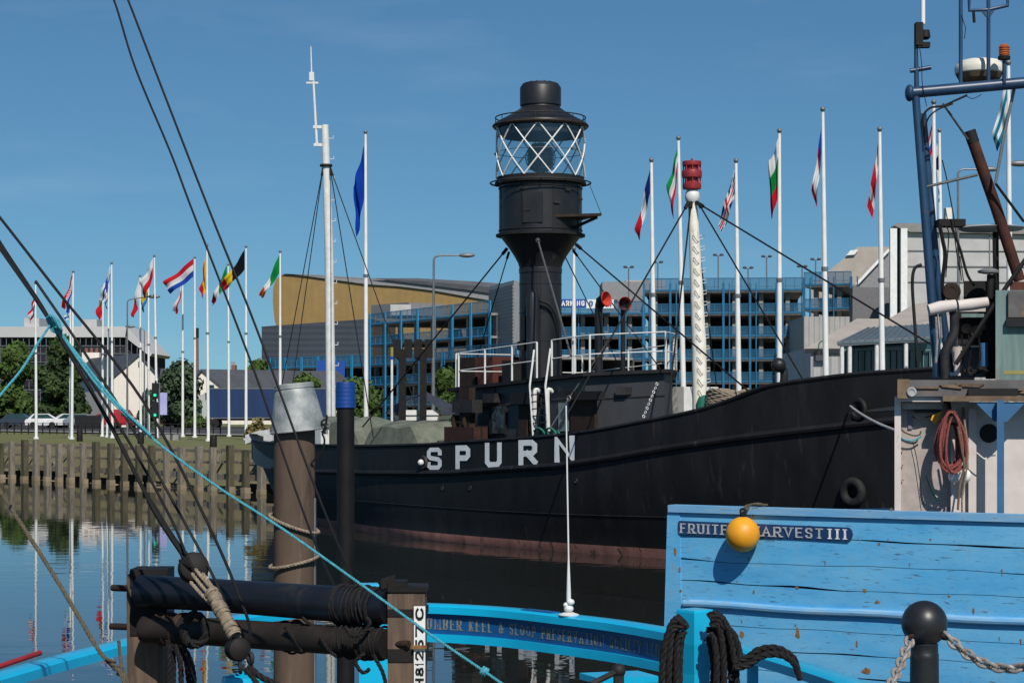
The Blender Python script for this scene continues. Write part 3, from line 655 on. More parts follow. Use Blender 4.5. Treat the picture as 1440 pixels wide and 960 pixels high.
# optic
m_optic = M('optic_glass', (.06, .08, .08), (.02, .03, .03), .12, scale=3, metal=.2)
opt = lt([(.28, 252), (.28, 247), (.1, 246), (.1, 240), (.30, 238), (.37, 228), (.38, 218), (.30, 208), (.24, 205), (.26, 203), (.1, 202)], 'optic', m_optic, 28)
mb = MB()
for k in range(5): mb.ring(TA+V((0, 0, ty(213+6*k))), .385, .012, 28)
for k in range(4): mb.ring(TA+V((0, 0, ty(222))), .42, .014, 28, (math.cos(k*.78), math.sin(k*.78), 0))
mb.build('optic_frame', m_brownplate, opt)
lt([(.30, 252), (.30, 248), (.2, 246)], 'pedestal', m_polewhite, 24)
roof = lt([(1.2, 181), (1.33, 181), (1.35, 178), (1.33, 175), (1.2, 171), (.9, 163), (.66, 156), (.56, 152), (.54, 147)], 'lantern_roof', m_blacktower)
mb = MB(); mb.ring(TA+V((0, 0, ty(178))), 1.34, .035, 60); mb.build('gutter', m_brownplate, roof)
mb = MB(); mb.ring(TA+V((0, 0, ty(166))), 1.28, .018, 60)
for k in range(14): a = 2*math.pi*k/14+.1; d = V((math.cos(a), math.sin(a), 0)); mb.tube([TA+d*1.28+V((0, 0, ty(176))), TA+d*1.28+V((0, 0, ty(166)))], .013, 5)
mb.build('roof_hoop', m_dark, roof)
mb = MB()
for k in range(10): a = 2*math.pi*k/10; d = V((math.cos(a), math.sin(a), 0)); mb.tube([TA+d*1.22+V((0, 0, ty(172.5))), TA+d*.62+V((0, 0, ty(155)))], .018, 5)
mb.build('roof_rib', m_blacktower, roof)
cap = lt([(.5, 152), (.55, 150), (.585, 149), (.585, 124), (.56, 122), (.50, 118), (.30, 116.2), (.05, 115.8)], 'ventilator_cap', m_blacktower)
mb = MB(); mb.ring(TA+V((0, 0, ty(117.5))), .38, .018, 30)
for k in range(10): a = 2*math.pi*k/10; d = V((math.cos(a), math.sin(a), 0)); mb.tube([TA+d*.52+V((0, 0, ty(119))), TA+d*.3+V((0, 0, ty(115.5)))], .012, 5)
mb.build('cap_grating', m_brownplate, cap)
# wedge platform pointing forward from the drum
d = V((.80, -.60, 0)); s_ = V((.60, .80, 0)); z = ty(311)
mb = MB(); mb.prism([TA-s_*1.02+d*.4+V((0, 0, z)), TA+s_*1.02+d*.4+V((0, 0, z)), TA+s_*.25+d*1.6+V((0, 0, z+.02)), TA+d*2.1+V((0, 0, z+.03)), TA-s_*.3+d*1.6+V((0, 0, z+.02))], (0, 0, .075))
pl = mb.build('platform', m_brownplate, tower, smooth=False)
mb = MB(); mb.beam(TA+d*1.95+V((0, 0, z)), TA+d*1.05+V((0, 0, z-.28)), .05, .08); mb.beam(TA-s_*.6+d*.9+V((0, 0, z)), TA-s_*.5+d*.7+V((0, 0, z-.35)), .05, .07); mb.build('bracket', m_black2, pl)
mb = MB(); mb.tube([TA+d*2.08+V((0, 0, z+.1)), TA+V((1.42*.95, -.4, ty(258)))], .009, 5); mb.build('platform_stay', m_wire, pl)
# pipe and hose up the column
mb = MB(); q = TA+V((-.22, -.72, 0)); mb.tube([q+V((0, 0, ty(556))), q+V((0, 0, ty(424))), q+V((.0, .02, ty(417))), q+V((0, .12, ty(412)))], [.19, .19, .16, .1], 16); mb.build('trunk_pipe', m_blacktower, tower)
mb = MB(); mb.tube(crom([q+V((.18, -.05, ty(424))), TA+V((.28, -.7, ty(432))), TA+V((.48, -.62, ty(452))), TA+V((.55, -.58, ty(485))), TA+V((.55, -.6, ty(540)))], 6), .045, 8); mb.build('hose', m_black2, tower)
mb = MB()
for y in (400, 440, 480): mb.ring(TA+V((0, 0, ty(y))), .602, .012, 40)
mb.box(TA.x-.012, TA.x+.012, TA.y-.615, TA.y-.6, ty(545), ty(385)); mb.build('seam', m_black2, col)
mb = MB(); mb.obox(TA+V((-.52, -.42, ty(487))), (.1, .1, 0), (.05, -.05, 0), (0, 0, .12)); mb.obox(TA+V((-.45, -.45, ty(462))), (.06, .06, 0), (.05, -.05, 0), (0, 0, .35)); mb.build('junction_box', m_black2, col)
# stays of the tower
def stay(name, a, b, r=.018, m=m_wire, parent=ship, fit=True):
    mb = MB(); a, b = V(a), V(b); mb.tube([a, b], r, 6)
    if fit: mb.tube([a, a.lerp(b, .03)], r*2.2, 6)
    return mb.build(name, m, parent)
stay('tower_stay', TA+V((-.95, -.4, ty(351))), PT(510, 600, -2.6), .022); stay('tower_stay', TA+V((-.9, .5, ty(353))), PT(642, 600, 2.6))
stay('tower_stay', TA+V((1.0, -.5, ty(346))), PT(1060, 556, -1.2), .022); stay('tower_stay', TA+V((.95, .6, ty(350))), SP(4.5, 2.6, 3))
stay('tower_stay', TA+V((-.1, -1.05, ty(340))), PT(803, 500, -2.3), .03, m_greywire); 
stay('tower_stay', TA+V((.6, .9, ty(345))), SP(2, 2.9, 2.6))
# mizzen mast
def mz(y): return H+(578-y)*66.6/F
MA = SP(-11.9, 0, 0); mast = thing('mizzen_mast', (0, 0, 0), None, None); mast.parent = ship; mast.location = (MA.x-C0.x, MA.y-C0.y, 0)
mb = MB(); mb.tube([MA+V((.10, 0, 1.7)), MA+V((.02, 0, mz(350))), MA+V((-.12, 0, mz(176)))], [.165, .15, .12], 16); mb.build('mast_pole', m_white, mast)
mb = MB(); q = MA+V((-.12, 0, 0)); mb.tube([q+V((-.27, 0, mz(205))), q+V((-.40, 0, mz(104)))], [.05, .04], 8); mb.tube([q+V((-.44, 0, mz(112))), q+V((-.47, 0, mz(66)))], [.03, .02], 6)
mb.obox(q+V((-.17, 0, mz(179))), (.22, 0, 0), (0, .05, 0), (0, 0, .05)); mb.obox(q+V((-.17, 0, mz(204))), (.2, 0, 0), (0, .05, 0), (0, 0, .05)); mb.obox(q+V((-.42, 0, mz(117))), (.2, 0, 0), (0, .03, 0), (0, 0, .03)); mb.obox(q+V((-.44, 0, mz(108))), (.08, 0, 0), (0, .05, 0), (0, 0, .14)); mb.build('topmast', m_white, mast)
mb = MB(); mb.ring(MA+V((-.08, 0, mz(233))), .17, .05, 16); mb.build('mast_band', m_dark, mast)
for k in range(13):
    mb = MB(); z = mz(195+k*29); x_ = -.11+.2*(k/13)
    mb.tube([MA+V((x_+.12, 0, z)), MA+V((x_+.27, 0, z)), MA+V((x_+.27, 0, z+.10))], .014, 5); mb.build('step', m_white, mast)
for a, b in (((-.18, 0), PT(383, 612, -1.5)), ((-.18, 0), PT(400, 622, -2.7)), ((.05, 0), PT(525, 615, -2.8)), ((.05, 0), PT(600, 612, 1.5))):
    stay('mast_stay', MA+V((a[0], 0, mz(236))), b, .017, m_wire, mast)
# tarpaulin covered skylights
def tarp(x0, x1, yt, t, w_, hip):
    u0, u1 = U(x0, t), U(x1, t); zt = PT((x0+x1)/2, yt, t).z; zb = 1.75; random.seed(int(x0))
    mb = MB()
    def fn(a, b):
        u = u0+(u1-u0)*a; s = abs(b*2-1); e = min(1, min(a, 1-a)*5)
        prof = zt-.28*(s**2) if s < .8 else zt-.18-(s-.8)/.2*(zt-.18-zb)
        z = zb+(prof-zb)*(e**.5 if e < 1 else 1)*1.0
        return SP(u, t+(b*2-1)*w_/2*(1 if s < .8 else 1.04), z+.03*math.sin(u*5+b*9)*(z > zb+.1))
    mb.grid(fn, 24, 20); return mb.build('skylight_cover', m_tarp, ship, sharp=50)
tarp(452, 546, 586, -.6, 2.2, 1); tarp(549, 640, 592, -.9, 2.6, 1)
# white things at the stern
hbox(441, 457, 604, 627, -1.9, .3, 'stern_locker', m_white, ship); 
mb = MB(); random.seed(5)
for x, y in ((353, 612), (362, 609), (371, 608), (379, 611)): a = PT(x, y, .3); mb.obox(a-V((0, 0, .1)), (.16, -.1, .05), (.05, .12, 0), (0, 0, .16))
mb.build('stern_canvas', m_white, ship)
# foremast with red fog lantern
FU = U(984, 0); FA = SP(FU, 0, 0)
def fz(y): return H+(578-y)*FA.y/F
fm = thing('foremast', (0, 0, 0), None, None); fm.parent = ship; fm.location = (FA.x-C0.x, FA.y-C0.y, 0)
mb = MB(); tp = V((-.19, 0, fz(272))); mb.tube([FA+V((.02, 0, 2.2)), FA+V((-.02, 0, fz(480))), FA+tp], [.195, .185, .115], 20); mb.build('mast_pole', m_cream, fm)
mb = MB(); mb.lathe([(.10, fz(288)), (.17, fz(282)), (.19, fz(277)), (.17, fz(270)), (.12, fz(267))], FA+V((-.19, 0, 0)), 20); mb.build('mast_head', m_white, fm)
prof = [(.14, 267), (.23, 266), (.24, 264), (.24, 259), (.2, 258), (.17, 256), (.17, 251), (.25, 250), (.26, 247), (.26, 242), (.25, 240), (.17, 239), (.17, 236), (.2, 234), (.24, 233), (.245, 231), (.24, 227), (.1, 226)]
mb = MB(); mb.lathe([(r, fz(y)) for r, y in prof], FA+V((-.2, 0, 0)), 24)
for k in range(8):
    a = math.pi*k/4; d_ = V((math.cos(a), math.sin(a), 0))*.215+V((-.2, 0, 0)); mb.tube([FA+d_+V((0, 0, fz(264))), FA+d_+V((0, 0, fz(229)))], .018, 5)
mb.tube([FA+V((-.2, 0, fz(227))), FA+V((-.2, 0, fz(223)))], .03, 6); mb.build('red_lantern', m_red, fm)
for k in range(15):
    z = fz(332+k*15.5); x_ = -.14+.14*k/15; r_ = .105+.06*k/15
    for s_ in (-1, 1):
        q = FA+V((x_+s_*r_*.75, -.03, z)); mb = MB()
        if s_ > 0: mb.tube([q, q+V((.17, 0, .02)), q+V((.17, 0, -.06)), q+V((0, 0, -.10))], .009, 5)
        else: mb.tube([FA+V((x_-.05, -r_, z)), FA+V((x_-.04, -r_-.09, z)), FA+V((x_+.05, -r_-.09, z-.14)), FA+V((x_+.1, -r_, z-.15))], .008, 5)
        mb.build('step', m_brownplate if s_ < 0 else m_white, fm)
ft = FA+V((-.19, 0, fz(285)))
for b, r_ in ((PT(885, 435, -2.6)+V((0, 0, 0)), .022), (PT(938, 585, -2.6), .022), (PT(1010, 562, 2.4), .017), (PT(1130, 535, 2.2), .022), (SP(16.2, 0, 4.6), .022)):
    if b.z > 5.5: d_ = b-ft; b = ft+d_*((3.2-ft.z)/d_.z) if r_ and b.x < ft.x else b; 
    stay('mast_stay', ft+V(((b-ft).x, (b-ft).y, 0)).normalized()*.15, b, r_, m_wire, fm)
# foredeck fittings
mb = MB()
for k in range(7):
    pts = []
    for i in range(25): a = 2*math.pi*i/24; q = PT(1024, 572-k*3.6, -.8); pts.append(q+du*math.cos(a)*.62*(1-.03*k)+nt_*math.sin(a)*.5+V((0, 0, .04*math.sin(3*a+k))))
    laid(mb, pts, .05, .5)
mb.build('hawser_coil', m_ropebeige, ship)
m_greyrope = m_ropebeige
mb = MB(); q = PT(1101, 548, .2); mb.tube(crom([q, q+V((.03, 0, .35)), q+V((0, 0, .5)), q+V((-.12, -.1, .62))], 4), .1, 14); mb.ball(q+V((-.12, -.12, .6)), .19, 16, 12, (1, 1, .95)); mb.build('mushroom_vent', m_blacktower, ship)
hbox(951, 986, 544, 585, 1.6, 1.2, 'deck_locker', m_white, ship)
mb = MB(); q = PT(995, 575, -.6); mb.lathe([(.28, 0), (.3, .3), (.22, .5), (.1, .55)], q-V((0, 0, .2)), 16); mb.build('capstan', m_ropegreen, ship)
for cx, cy in ((760, 612), (776, 612)):
    q = PT(cx, cy+2, -2.75); mb = MB(); mb.ring(q, .24, .028, 18, nt_+V((0, 0, .3)))
    mb.ring(q+V((.1, 0, -.05)), .2, .028, 18, nt_+V((.3, 0, -.3))); mb.build('green_warp', m_ropegreen, ship)
mb = MB(); a, b = PT(925, 537, -2.0), PT(904, 588, -2.75)
for i in range(9):
    q = a.lerp(b, (i+.5)/9); mb.ring(q, .035, .009, 12, (nt_ if i % 2 else du), 5)
mb.build('rigging_screw', m_polewhite, ship)
mb = MB(); a, b = PT(800, 560, -2.5), PT(775, 600, -2.8); mb.tube([a, b], .02, 6); mb.ring(a, .07, .02, 12, nt_); mb.build('rigging_screw', m_galvlamp, ship)
mb = MB(); mb.tube([PT(800, 560, -2.5), PT(862, 470, -1.7)], .022, 6); mb.build('tower_stay', m_greywire, ship)
# mooring rope from the hawse and the tyre fender
mb = MB(); q = hp(1196, 571, .1)[0]; e = P(1262, 606, 30); laid(mb, sag(q, e, .05, 8), .024); tag(mb.build('mooring_rope', M('pale_mooring_rope', (.42, .41, .40), (.15, .15, .15), .9, scale=9)), 'pale frayed mooring rope leaving the hawse hole near the lightship bow', 'rope')
mb = MB(); p, um, zm = hp(1199, 692, .16); mb.ring(p, .24, .105, 36, nt_+V((-.25, 0, .0)), 12); tag(mb.build('tyre_fender', m_rub), 'black tyre fender hanging low on the lightship side near the trawler', 'tyre')

# ================================================================== BACKGROUND
def vbox(mb, x0, x1, y0, y1, D, depth, D1=None):
    """upright block seen between pixel columns/rows at distance D (D1 at its right end)"""
    D1 = D if D1 is None else D1
    a, b = P(x0, 578, D), P(x1, 578, D1); d = (b-a); n_ = V((-d.y, d.x, 0)).normalized()
    Dm = (D+D1)/2; z1, z0 = H+(578-y0)*Dm/F, max(G-.3, H+(578-y1)*Dm/F)
    c_ = (a+b)/2+n_*depth/2; c_.z = (z0+z1)/2
    return mb.obox(c_, V((d.x, d.y, 0))/2, n_*depth/2, (0, 0, (z1-z0)/2))
# ---- flagpoles
FC = {}
def fcol(n_, c):
    if n_ not in FC:
        m = bpy.data.materials.new('flag_'+n_); m.use_nodes = True; nt = m.node_tree; nt.nodes.clear(); o = nt.nodes.new('ShaderNodeOutputMaterial'); d = nt.nodes.new('ShaderNodeBsdfDiffuse'); t_ = nt.nodes.new('ShaderNodeBsdfTranslucent'); x = nt.nodes.new('ShaderNodeMixShader'); x.inputs[0].default_value = .35
        w = nt.nodes.new('ShaderNodeTexWave'); w.inputs['Scale'].default_value = 40; hv = nt.nodes.new('ShaderNodeMix'); hv.data_type = 'RGBA'; hv.inputs[6].default_value = (*c, 1); hv.inputs[7].default_value = (*[v*.9 for v in c], 1); nt.links.new(w.outputs['Fac'], hv.inputs[0])
        nt.links.new(hv.outputs[2], d.inputs[0]); nt.links.new(hv.outputs[2], t_.inputs[0]); nt.links.new(d.outputs[0], x.inputs[1]); nt.links.new(t_.outputs[0], x.inputs[2]); nt.links.new(x.outputs[0], o.inputs[0]); FC[n_] = m
    return FC[n_]
COLS = {'red': (.55, .02, .035), 'white': (.75, .75, .76), 'blue': (.02, .07, .38), 'navy': (.012, .02, .14), 'green': (.01, .26, .06), 'yellow': (.75, .50, .02),
        'black': (.012, .012, .014), 'orange': (.72, .16, .03), 'maroon': (.22, .01, .03), 'sky': (.03, .22, .50), 'euro': (.01, .06, .42), 'teal': (.01, .24, .36)}
def flagpole(xt, yt, xb, D, label, flag=None, r=.075, collar=None, group='white flagpoles along the far quay'):
    base = P(xb, 578, D); base.z = G; top = P(xt, yt+3, D); 
    t = thing('flagpole', base, label, 'flagpole', group)
    mb = MB(); mb.tube([base, base.lerp(top, .5), top], [r*1.25, r, r*.62], 12); mb.tube([base, base+V((0, 0, .12))], r*2.2, 12); mb.build('pole', m_polewhite, t)
    mb = MB(); mb.ball(top+V((0, 0, .10)), .085, 10, 8); mb.tube([top, top+V((0, 0, .1))], .05, 6); mb.build('finial', m_galvlamp, t)
    q = base.lerp(top, .55 if collar is None else collar); mb = MB(); mb.tube([q, q+V((0, 0, .12))], r*1.3, 10); mb.build('cleat', m_galvlamp, t)
    if flag:
        H1, H2, F1, F2, mode, cols = flag
        def ph(x, y): 
            return P(x, y, D)
        wd = 6 if xt > 900 else 1
        a, b, c_, d_ = ph(*H1), ph(*H2), ph(F1[0]-wd, F1[1]), ph(F2[0]-wd*.5, F2[1]); rnd = random.Random(int(xt*7+yt)); p1, p2 = rnd.uniform(0, 6), rnd.uniform(0, 6)
        mb = MB(); nu, nv = 24, 12; Lh = (a-b).length
        def fn(u, v):
            e0 = a.lerp(c_, u); e1 = b.lerp(d_, u); p = e0.lerp(e1, v)
            fold = .16*math.sin(u*9+v*2.2+p1)*u**.5+.08*math.sin(v*10+p2+u*4)*u
            bow = math.sin(math.pi*u)*.12*Lh
            return p+V((.25*fold, fold, -bow*.5))
        for i in range(nu):
            for j in range(nv):
                u, v = (i+.5)/nu, (j+.5)/nv
                if mode == 'u': k = min(len(cols)-1, int(u*len(cols)))
                elif mode == 'v': k = min(len(cols)-1, int(v*len(cols)))
                elif mode == 'nordic': k = 1 if (.28 < u < .44 or .4 < v < .6) else 0
                elif mode == 'union': 
                    q = min(abs(u-.5)*2, abs(v-.5)*1.0)
                    k = 0 if (abs(u-.5) < .06 or abs(v-.5) < .1) else (1 if (abs(u-.5) < .11 or abs(v-.5) < .19 or abs(abs(u-.5)-abs(v-.5)) < .07) else 2)
                elif mode == 'czech': k = 2 if u < .45 and abs(v-.5) < .5-u*1.1 else (0 if v < .5 else 1)
                elif mode == 'checker': k = (0 if v < .33 else 1 if v < .66 else 2) if not (.3 < u < .6 and .25 < v < .75) else ((i+j) % 2)
                mb.cur = k; mb.add([fn(i/nu, j/nv), fn((i+1)/nu, j/nv), fn((i+1)/nu, (j+1)/nv), fn(i/nu, (j+1)/nv)], [(0, 1, 2, 3)])
        # weld the patches
        o = mb.build('flag', [fcol(c__, COLS[c__]) for c__ in cols], t, recalc=False)
        bm = bmesh.new(); bm.from_mesh(o.data); bmesh.ops.remove_doubles(bm, verts=bm.verts, dist=.002); bm.to_mesh(o.data); bm.free(); o.data.shade_smooth()
    return t
FL = [
 (50, 397, 51, 122, 'leftmost white flagpole of the far quay with a limp red and white flag', ((49, 416), (49, 432), (41, 440), (44, 457), 'v', ['red', 'white', 'maroon'])),
 (99, 430, 99, 126, 'white flagpole tight behind the second pole from the left, pale blue and white flag', ((98, 432), (98, 442), (92, 444), (94, 453), 'v', ['white', 'sky', 'white'])),
 (103, 381, 101, 121, 'flagpole with checkered red white and blue flag, second from the left', ((102, 384), (102, 405), (87, 432), (95, 441), 'checker', ['red', 'white', 'blue'])),
 (145, 402, 144, 134, 'flagpole with a blue, yellow and red flag hanging straight down', ((144, 410), (144, 425), (136, 436), (143, 458), 'u', ['blue', 'yellow', 'red', 'red'])),
 (153, 392, 151, 130, 'thin flagpole between two neighbours with a small plain white flag', ((152, 396), (152, 415), (147, 424), (149, 436), 'v', ['white', 'white', 'sky'])),
 (157, 369, 158, 126, 'flagpole with a white flag crossed in blue, left of the white gable house', ((155, 373), (155, 399), (139, 420), (146, 426), 'nordic', ['white', 'blue'])),
 (197, 387, 198, 130, 'flagpole with a white flag ending in a red tip in front of the white gable', ((196, 389), (196, 416), (185, 442), (190, 448), 'u', ['white', 'white', 'red', 'red'])),
 (209, 378, 209, 134, 'flagpole with a yellow and blue flag half hidden by a red and white one', ((208, 400), (208, 419), (198, 425), (200, 440), 'v', ['yellow', 'sky'])),
 (217, 359, 221, 127, 'leaning flagpole with a flag in two bands, white over red', ((215, 363), (215, 390), (198, 398), (202, 421), 'v', ['white', 'red'])),
 (257, 396, 257, 132, 'flagpole with a red and white flag hanging below the striped red white and blue one', ((255, 400), (255, 414), (244, 437), (248, 442), 'v', ['white', 'red'])),
 (274, 361, 274, 129, 'flagpole with a wide streaming flag striped red over white over blue', ((272, 363), (272, 389), (231, 396), (238, 413), 'v', ['red', 'white', 'blue'])),
 (291, 344, 293, 113, 'flagpole with a red and yellow flag hanging straight down', ((290, 353), (290, 393), (282, 404), (287, 421), 'u', ['yellow', 'red', 'yellow', 'red'])),
 (321, 371, 322, 134, 'flagpole with a green, white and red flag crossed by the dark rigging line', ((319, 373), (319, 398), (297, 422), (299, 430), 'u', ['green', 'green', 'white', 'maroon'])),
 (346, 346, 346, 118, 'flagpole with a black, yellow and red flag blown to the left', ((344, 351), (344, 379), (309, 402), (313, 410), 'u', ['black', 'black', 'yellow', 'red'])),
 (394, 353, 394, 116, 'flagpole with a green, white and orange flag before the gold building', ((393, 358), (393, 384), (366, 415), (368, 419), 'u', ['green', 'green', 'white', 'orange'])),
 (514, 186, 515, 84, 'tall flagpole with a plain deep blue flag beside the white mizzen mast', ((512, 204), (512, 275), (496, 262), (503, 334), 'v', ['euro'])),
 (807, 350, 807, 74, 'flagpole half hidden behind the lantern tower with no flag in sight', None),
 (916, 226, 921, 70, 'flagpole with a navy, white and red flag above the red cowl ventilators', ((914, 238), (914, 272), (899, 322), (902, 338), 'u', ['navy', 'white', 'red'])),
 (954, 195, 963, 70, 'flagpole just left of the red fog lantern with a red white and green flag', ((953, 206), (953, 236), (944, 262), (949, 308), 'v', ['green', 'white', 'red'])),
 (1035, 227, 1040, 68, 'flagpole right of the red fog lantern with a crossed red white and blue flag', ((1033, 238), (1033, 275), (1015, 316), (1019, 328), 'union', ['red', 'white', 'navy'])),
 (1096, 185, 1096, 66, 'flagpole with a white, green and red flag hanging limp', ((1095, 192), (1095, 270), (1086, 230), (1087, 308), 'v', ['red', 'green', 'white'][::-1])),
 (1157, 155, 1163, 64, 'tallest flagpole right of centre with a blue wedge, red and white flag', ((1155, 180), (1155, 215), (1147, 268), (1151, 292), 'u', ['blue', 'blue', 'red', 'white', 'white', 'white', 'red'])),
 (1237, 183, 1242, 63, 'flagpole with a red, white and red flag left of the blue gantry', ((1236, 192), (1236, 225), (1225, 290), (1230, 308), 'u', ['red', 'white', 'red', 'red', 'white', 'red'])),
 (1313, 145, 1316, 62, 'flagpole just right of the blue gantry legs, red flag with a blue patch', ((1311, 172), (1311, 212), (1303, 222), (1306, 234), 'v', ['red', 'white', 'blue', 'red'])),
 (1321, 184, 1327, 78, 'slender distant flagpole with a blue and white streamer beyond the gantry', ((1320, 190), (1320, 262), (1317, 222), (1318, 236), 'v', ['white', 'navy', 'white'])),
 (1418, 90, 1421, 58, 'flagpole at the right edge of the picture with a white and teal flag', ((1416, 105), (1416, 175), (1401, 190), (1405, 212), 'v', ['white', 'teal', 'white', 'teal'])),
]
for xt, yt, xb, D, lab, fl in FL: flagpole(xt, yt, xb, D, lab, fl, r=.075 if D > 90 else .085)

# ---- trees
def tree(x, ytop, ybot_trunk, wpx, D, mat, label, name='broadleaf_tree', n=5200, leaf=.22, seed=1, group=None, low=.25):
    rnd = random.Random(seed); base = P(x, 578, D); base.z = G
    ht = H+(578-ytop)*D/F-G; rad = wpx/2*D/F
    t = thing(name, base, label, 'tree' if 'bush' not in name else 'bush', group)
    mb = MB(); mb.tube([base-V((0, 0, .2)), base+V((.1, 0, ht*.3)), base+V((.2, .1, ht*.7))], [.05*ht*.6, .035*ht*.6, .01*ht], 9)
    for k in range(7):
        a = k*.9+rnd.random(); z = ht*(.25+.06*k); q = base+V((0, 0, z)); mb.tube([q, q+V((math.cos(a)*rad*.4, math.sin(a)*rad*.4, ht*.12)), q+V((math.cos(a)*rad*.7, math.sin(a)*rad*.7, ht*.2))], [.02*ht*.5, .013*ht*.5, .005*ht], 6)
    mb.build('trunk', m_trunk, t)
    cl = []
    for k in range(26):
        z = rnd.uniform(low+.05, .93); w_ = math.sin(min(1, (z-low+.12)/(1-low))*math.pi*.86+.25)**.7; a = rnd.uniform(0, 6.28); q = rnd.uniform(.15, .78)*rad*w_
        cl.append((V((math.cos(a)*q, math.sin(a)*q, ht*z)), rnd.uniform(.26, .5)*rad))
    mb = MB()
    for k in range(n):
        c_, r_ = cl[rnd.randrange(len(cl))]; d = V((rnd.gauss(0, 1), rnd.gauss(0, 1), rnd.gauss(0, 1))).normalized(); q = base+c_+d*r_*rnd.uniform(.6, 1.08)
        if q.z < G+.2: continue
        nn = (d+V((rnd.gauss(0, .5), rnd.gauss(0, .5), rnd.gauss(0, .5)))).normalized(); a = nn.orthogonal().normalized(); b = nn.cross(a); s = leaf*(D/150 if D > 150 else 1)*rnd.uniform(.6, 1.4)
        ang = rnd.uniform(0, 3.1); a, b = a*math.cos(ang)+b*math.sin(ang), b*math.cos(ang)-a*math.sin(ang)
        mb.add([q-a*s, q-b*s*.55, q+a*s, q+b*s*.55], [(0, 1, 2, 3)])
    mb.build('crown', mat, t, smooth=False, recalc=False)
    return t
tg = 'trees beyond the far quay'
tree(22, 484, 600, 66, 215, m_leafm, 'bright green tree at the left edge behind the first flagpole', seed=2, group=tg, low=.05, n=6500)
tree(-22, 500, 600, 60, 220, m_leafm, 'bright green tree cut by the left edge of the picture', seed=12, group=tg, low=.05)
tree(88, 478, 600, 80, 208, m_leafd, 'dark green tree behind the second flagpole, before the scaffolded building', seed=3, group=tg, low=.02, n=7500)
tree(252, 514, 600, 78, 205, m_leafb, 'grey green round tree between the white gable house and the cottage', seed=4, group=tg, low=.02, n=6500)
tree(208, 548, 600, 30, 206, m_leafb, 'small grey green tree beside the traffic signals', seed=5, group=tg, low=.02, n=1800)
tree(360, 512, 560, 60, 262, m_leafm, 'green tree above the blue lorry trailer', seed=6, group=tg, n=3500, leaf=.3, low=.05)
tree(430, 528, 570, 70, 210, m_leafm, 'low green tree between the bucket topped pile and the mizzen mast', seed=7, group=tg, low=.02)
tree(505, 545, 600, 90, 200, m_leafm, 'wide low tree behind the blue capped pile', seed=8, group=tg, low=.02)
tree(628, 520, 600, 58, 112, m_leafm, 'small green tree at the foot of the tall street lamp', seed=9, group=tg, low=.02, n=4500, leaf=.18)
tree(276, 590, 600, 40, 198, m_leafm, 'low clipped yellow green bush near the lorry cab', name='bush', seed=10, low=.0, n=1500, leaf=.15)
tree(362, 588, 600, 40, 88.5, m_leafy, 'yellowing wild bush growing on the quay behind the lightship stern', name='bush', seed=11, low=.0, n=1800, leaf=.10)
# ---- far left: scaffolded building, houses
t = thing('scaffolded_building', P(90, 578, 335).xy.to_3d()+V((0, 0, G)), 'large unfinished building wrapped in scaffolding under a pale roof slab', 'building')
mb = MB(); vbox(mb, -60, 176, 472, 640, 335, 14); a = P(176, 472, 335); b = P(212, 498, 335); mb.prism([P(176, 472, 335), P(212, 500, 335), P(212, 620, 335), P(176, 620, 335)], (0, 14, 0)); mb.build('wall', M('unlit_frame', (.03, .033, .04), (.015, .016, .02), .9, scale=.3, stretch=(1, 1, 2)), t, smooth=False)
mb = MB(); vbox(mb, -64, 178, 459, 474, 333.5, 18); mb.prism([P(178, 459, 333.5), P(214, 497, 333.5), P(211, 501, 333.5), P(176, 474, 333.5)], (0, 18, 0)); mb.build('roof', M('pale_roof', (.50, .50, .50), (.42, .42, .42), .6, scale=.1), t, smooth=False)
for x0, x1, y0 in ((34, 55, 447), (115, 136, 449)): mb = MB(); vbox(mb, x0, x1, y0, 459, 337, 6); mb.build('plant_room', m_lightgrey, t, smooth=False)
mb = MB()
for i in range(34): x = -55+8*i; yb = 476 if x < 176 else 476+(x-176)*.75; mb.beam(P(x, yb, 332.5), P(x, 620, 332.5), .09, .09)
mb.build('scaffold_standards', m_galvlamp, t, smooth=False)
mb = MB()
for y in (486, 497, 509, 521, 534, 548): mb.beam(P(-60, y, 332.3), P(176 if y < 500 else 210, y, 332.3), .10, .10)
for i in range(9): x = -50+26*i; mb.beam(P(x, 521, 332.1), P(x+24, 497, 332.1), .07, .07)
mb.build('scaffold_ledgers', m_galvlamp, t, smooth=False)
mb = MB(); vbox(mb, -60, 30, 512, 516, 331, 1.2); vbox(mb, 112, 150, 508, 511, 331, 1.2); mb.build('boarded_lift', m_lightgrey, t, smooth=False)
# white gable house
def gable(D, x0, x1, ye, xa, ya, back, mat, mroof, label, name='gabled_house'):
    t = thing(name, P((x0+x1)/2, 578, D).xy.to_3d()+V((0, 0, G)), label, 'house')
    g = lambda x, y: P(x, y, D)
    yb = 578+(H-G+.2)*F/D
    mb = MB(); mb.prism([g(x0, yb), g(x1, yb), g(x1, ye), g(xa, ya), g(x0, ye)], back); mb.build('wall', mat, t, smooth=False)
    for xe in (x0, x1):
        a = g(xa, ya-1.2); e = g(xe+(xe-xa)*.06, ye+1.2-1.5); off = V((0, -.25, 0)); th = V((0, 0, .22))
        mb = MB(); mb.prism([a+off, e+off, e+off-th, a+off-th], V(back)*1.02); mb.build('roof', mroof, t, smooth=False)
    return t
t = gable(212, 160, 224, 530, 196, 498, (-9.5, 20, 0), m_render, m_slate, 'cream rendered house with a tall blank gable and slate roof behind the flagpoles')
mb = MB(); vbox(mb, 194.5, 196.5, 508, 514, 211.8, .3); mb.build('vent', m_slate, t); 
mb = MB(); q = P(196, 500, 212)+V((-9.2, 19.4, 0)); mb.box(q.x-1, q.x+1, q.y-.5, q.y+.5, q.z-1.5, q.z+.9); ch = mb.build('chimney', m_render, t, smooth=False)
mb = MB(); 
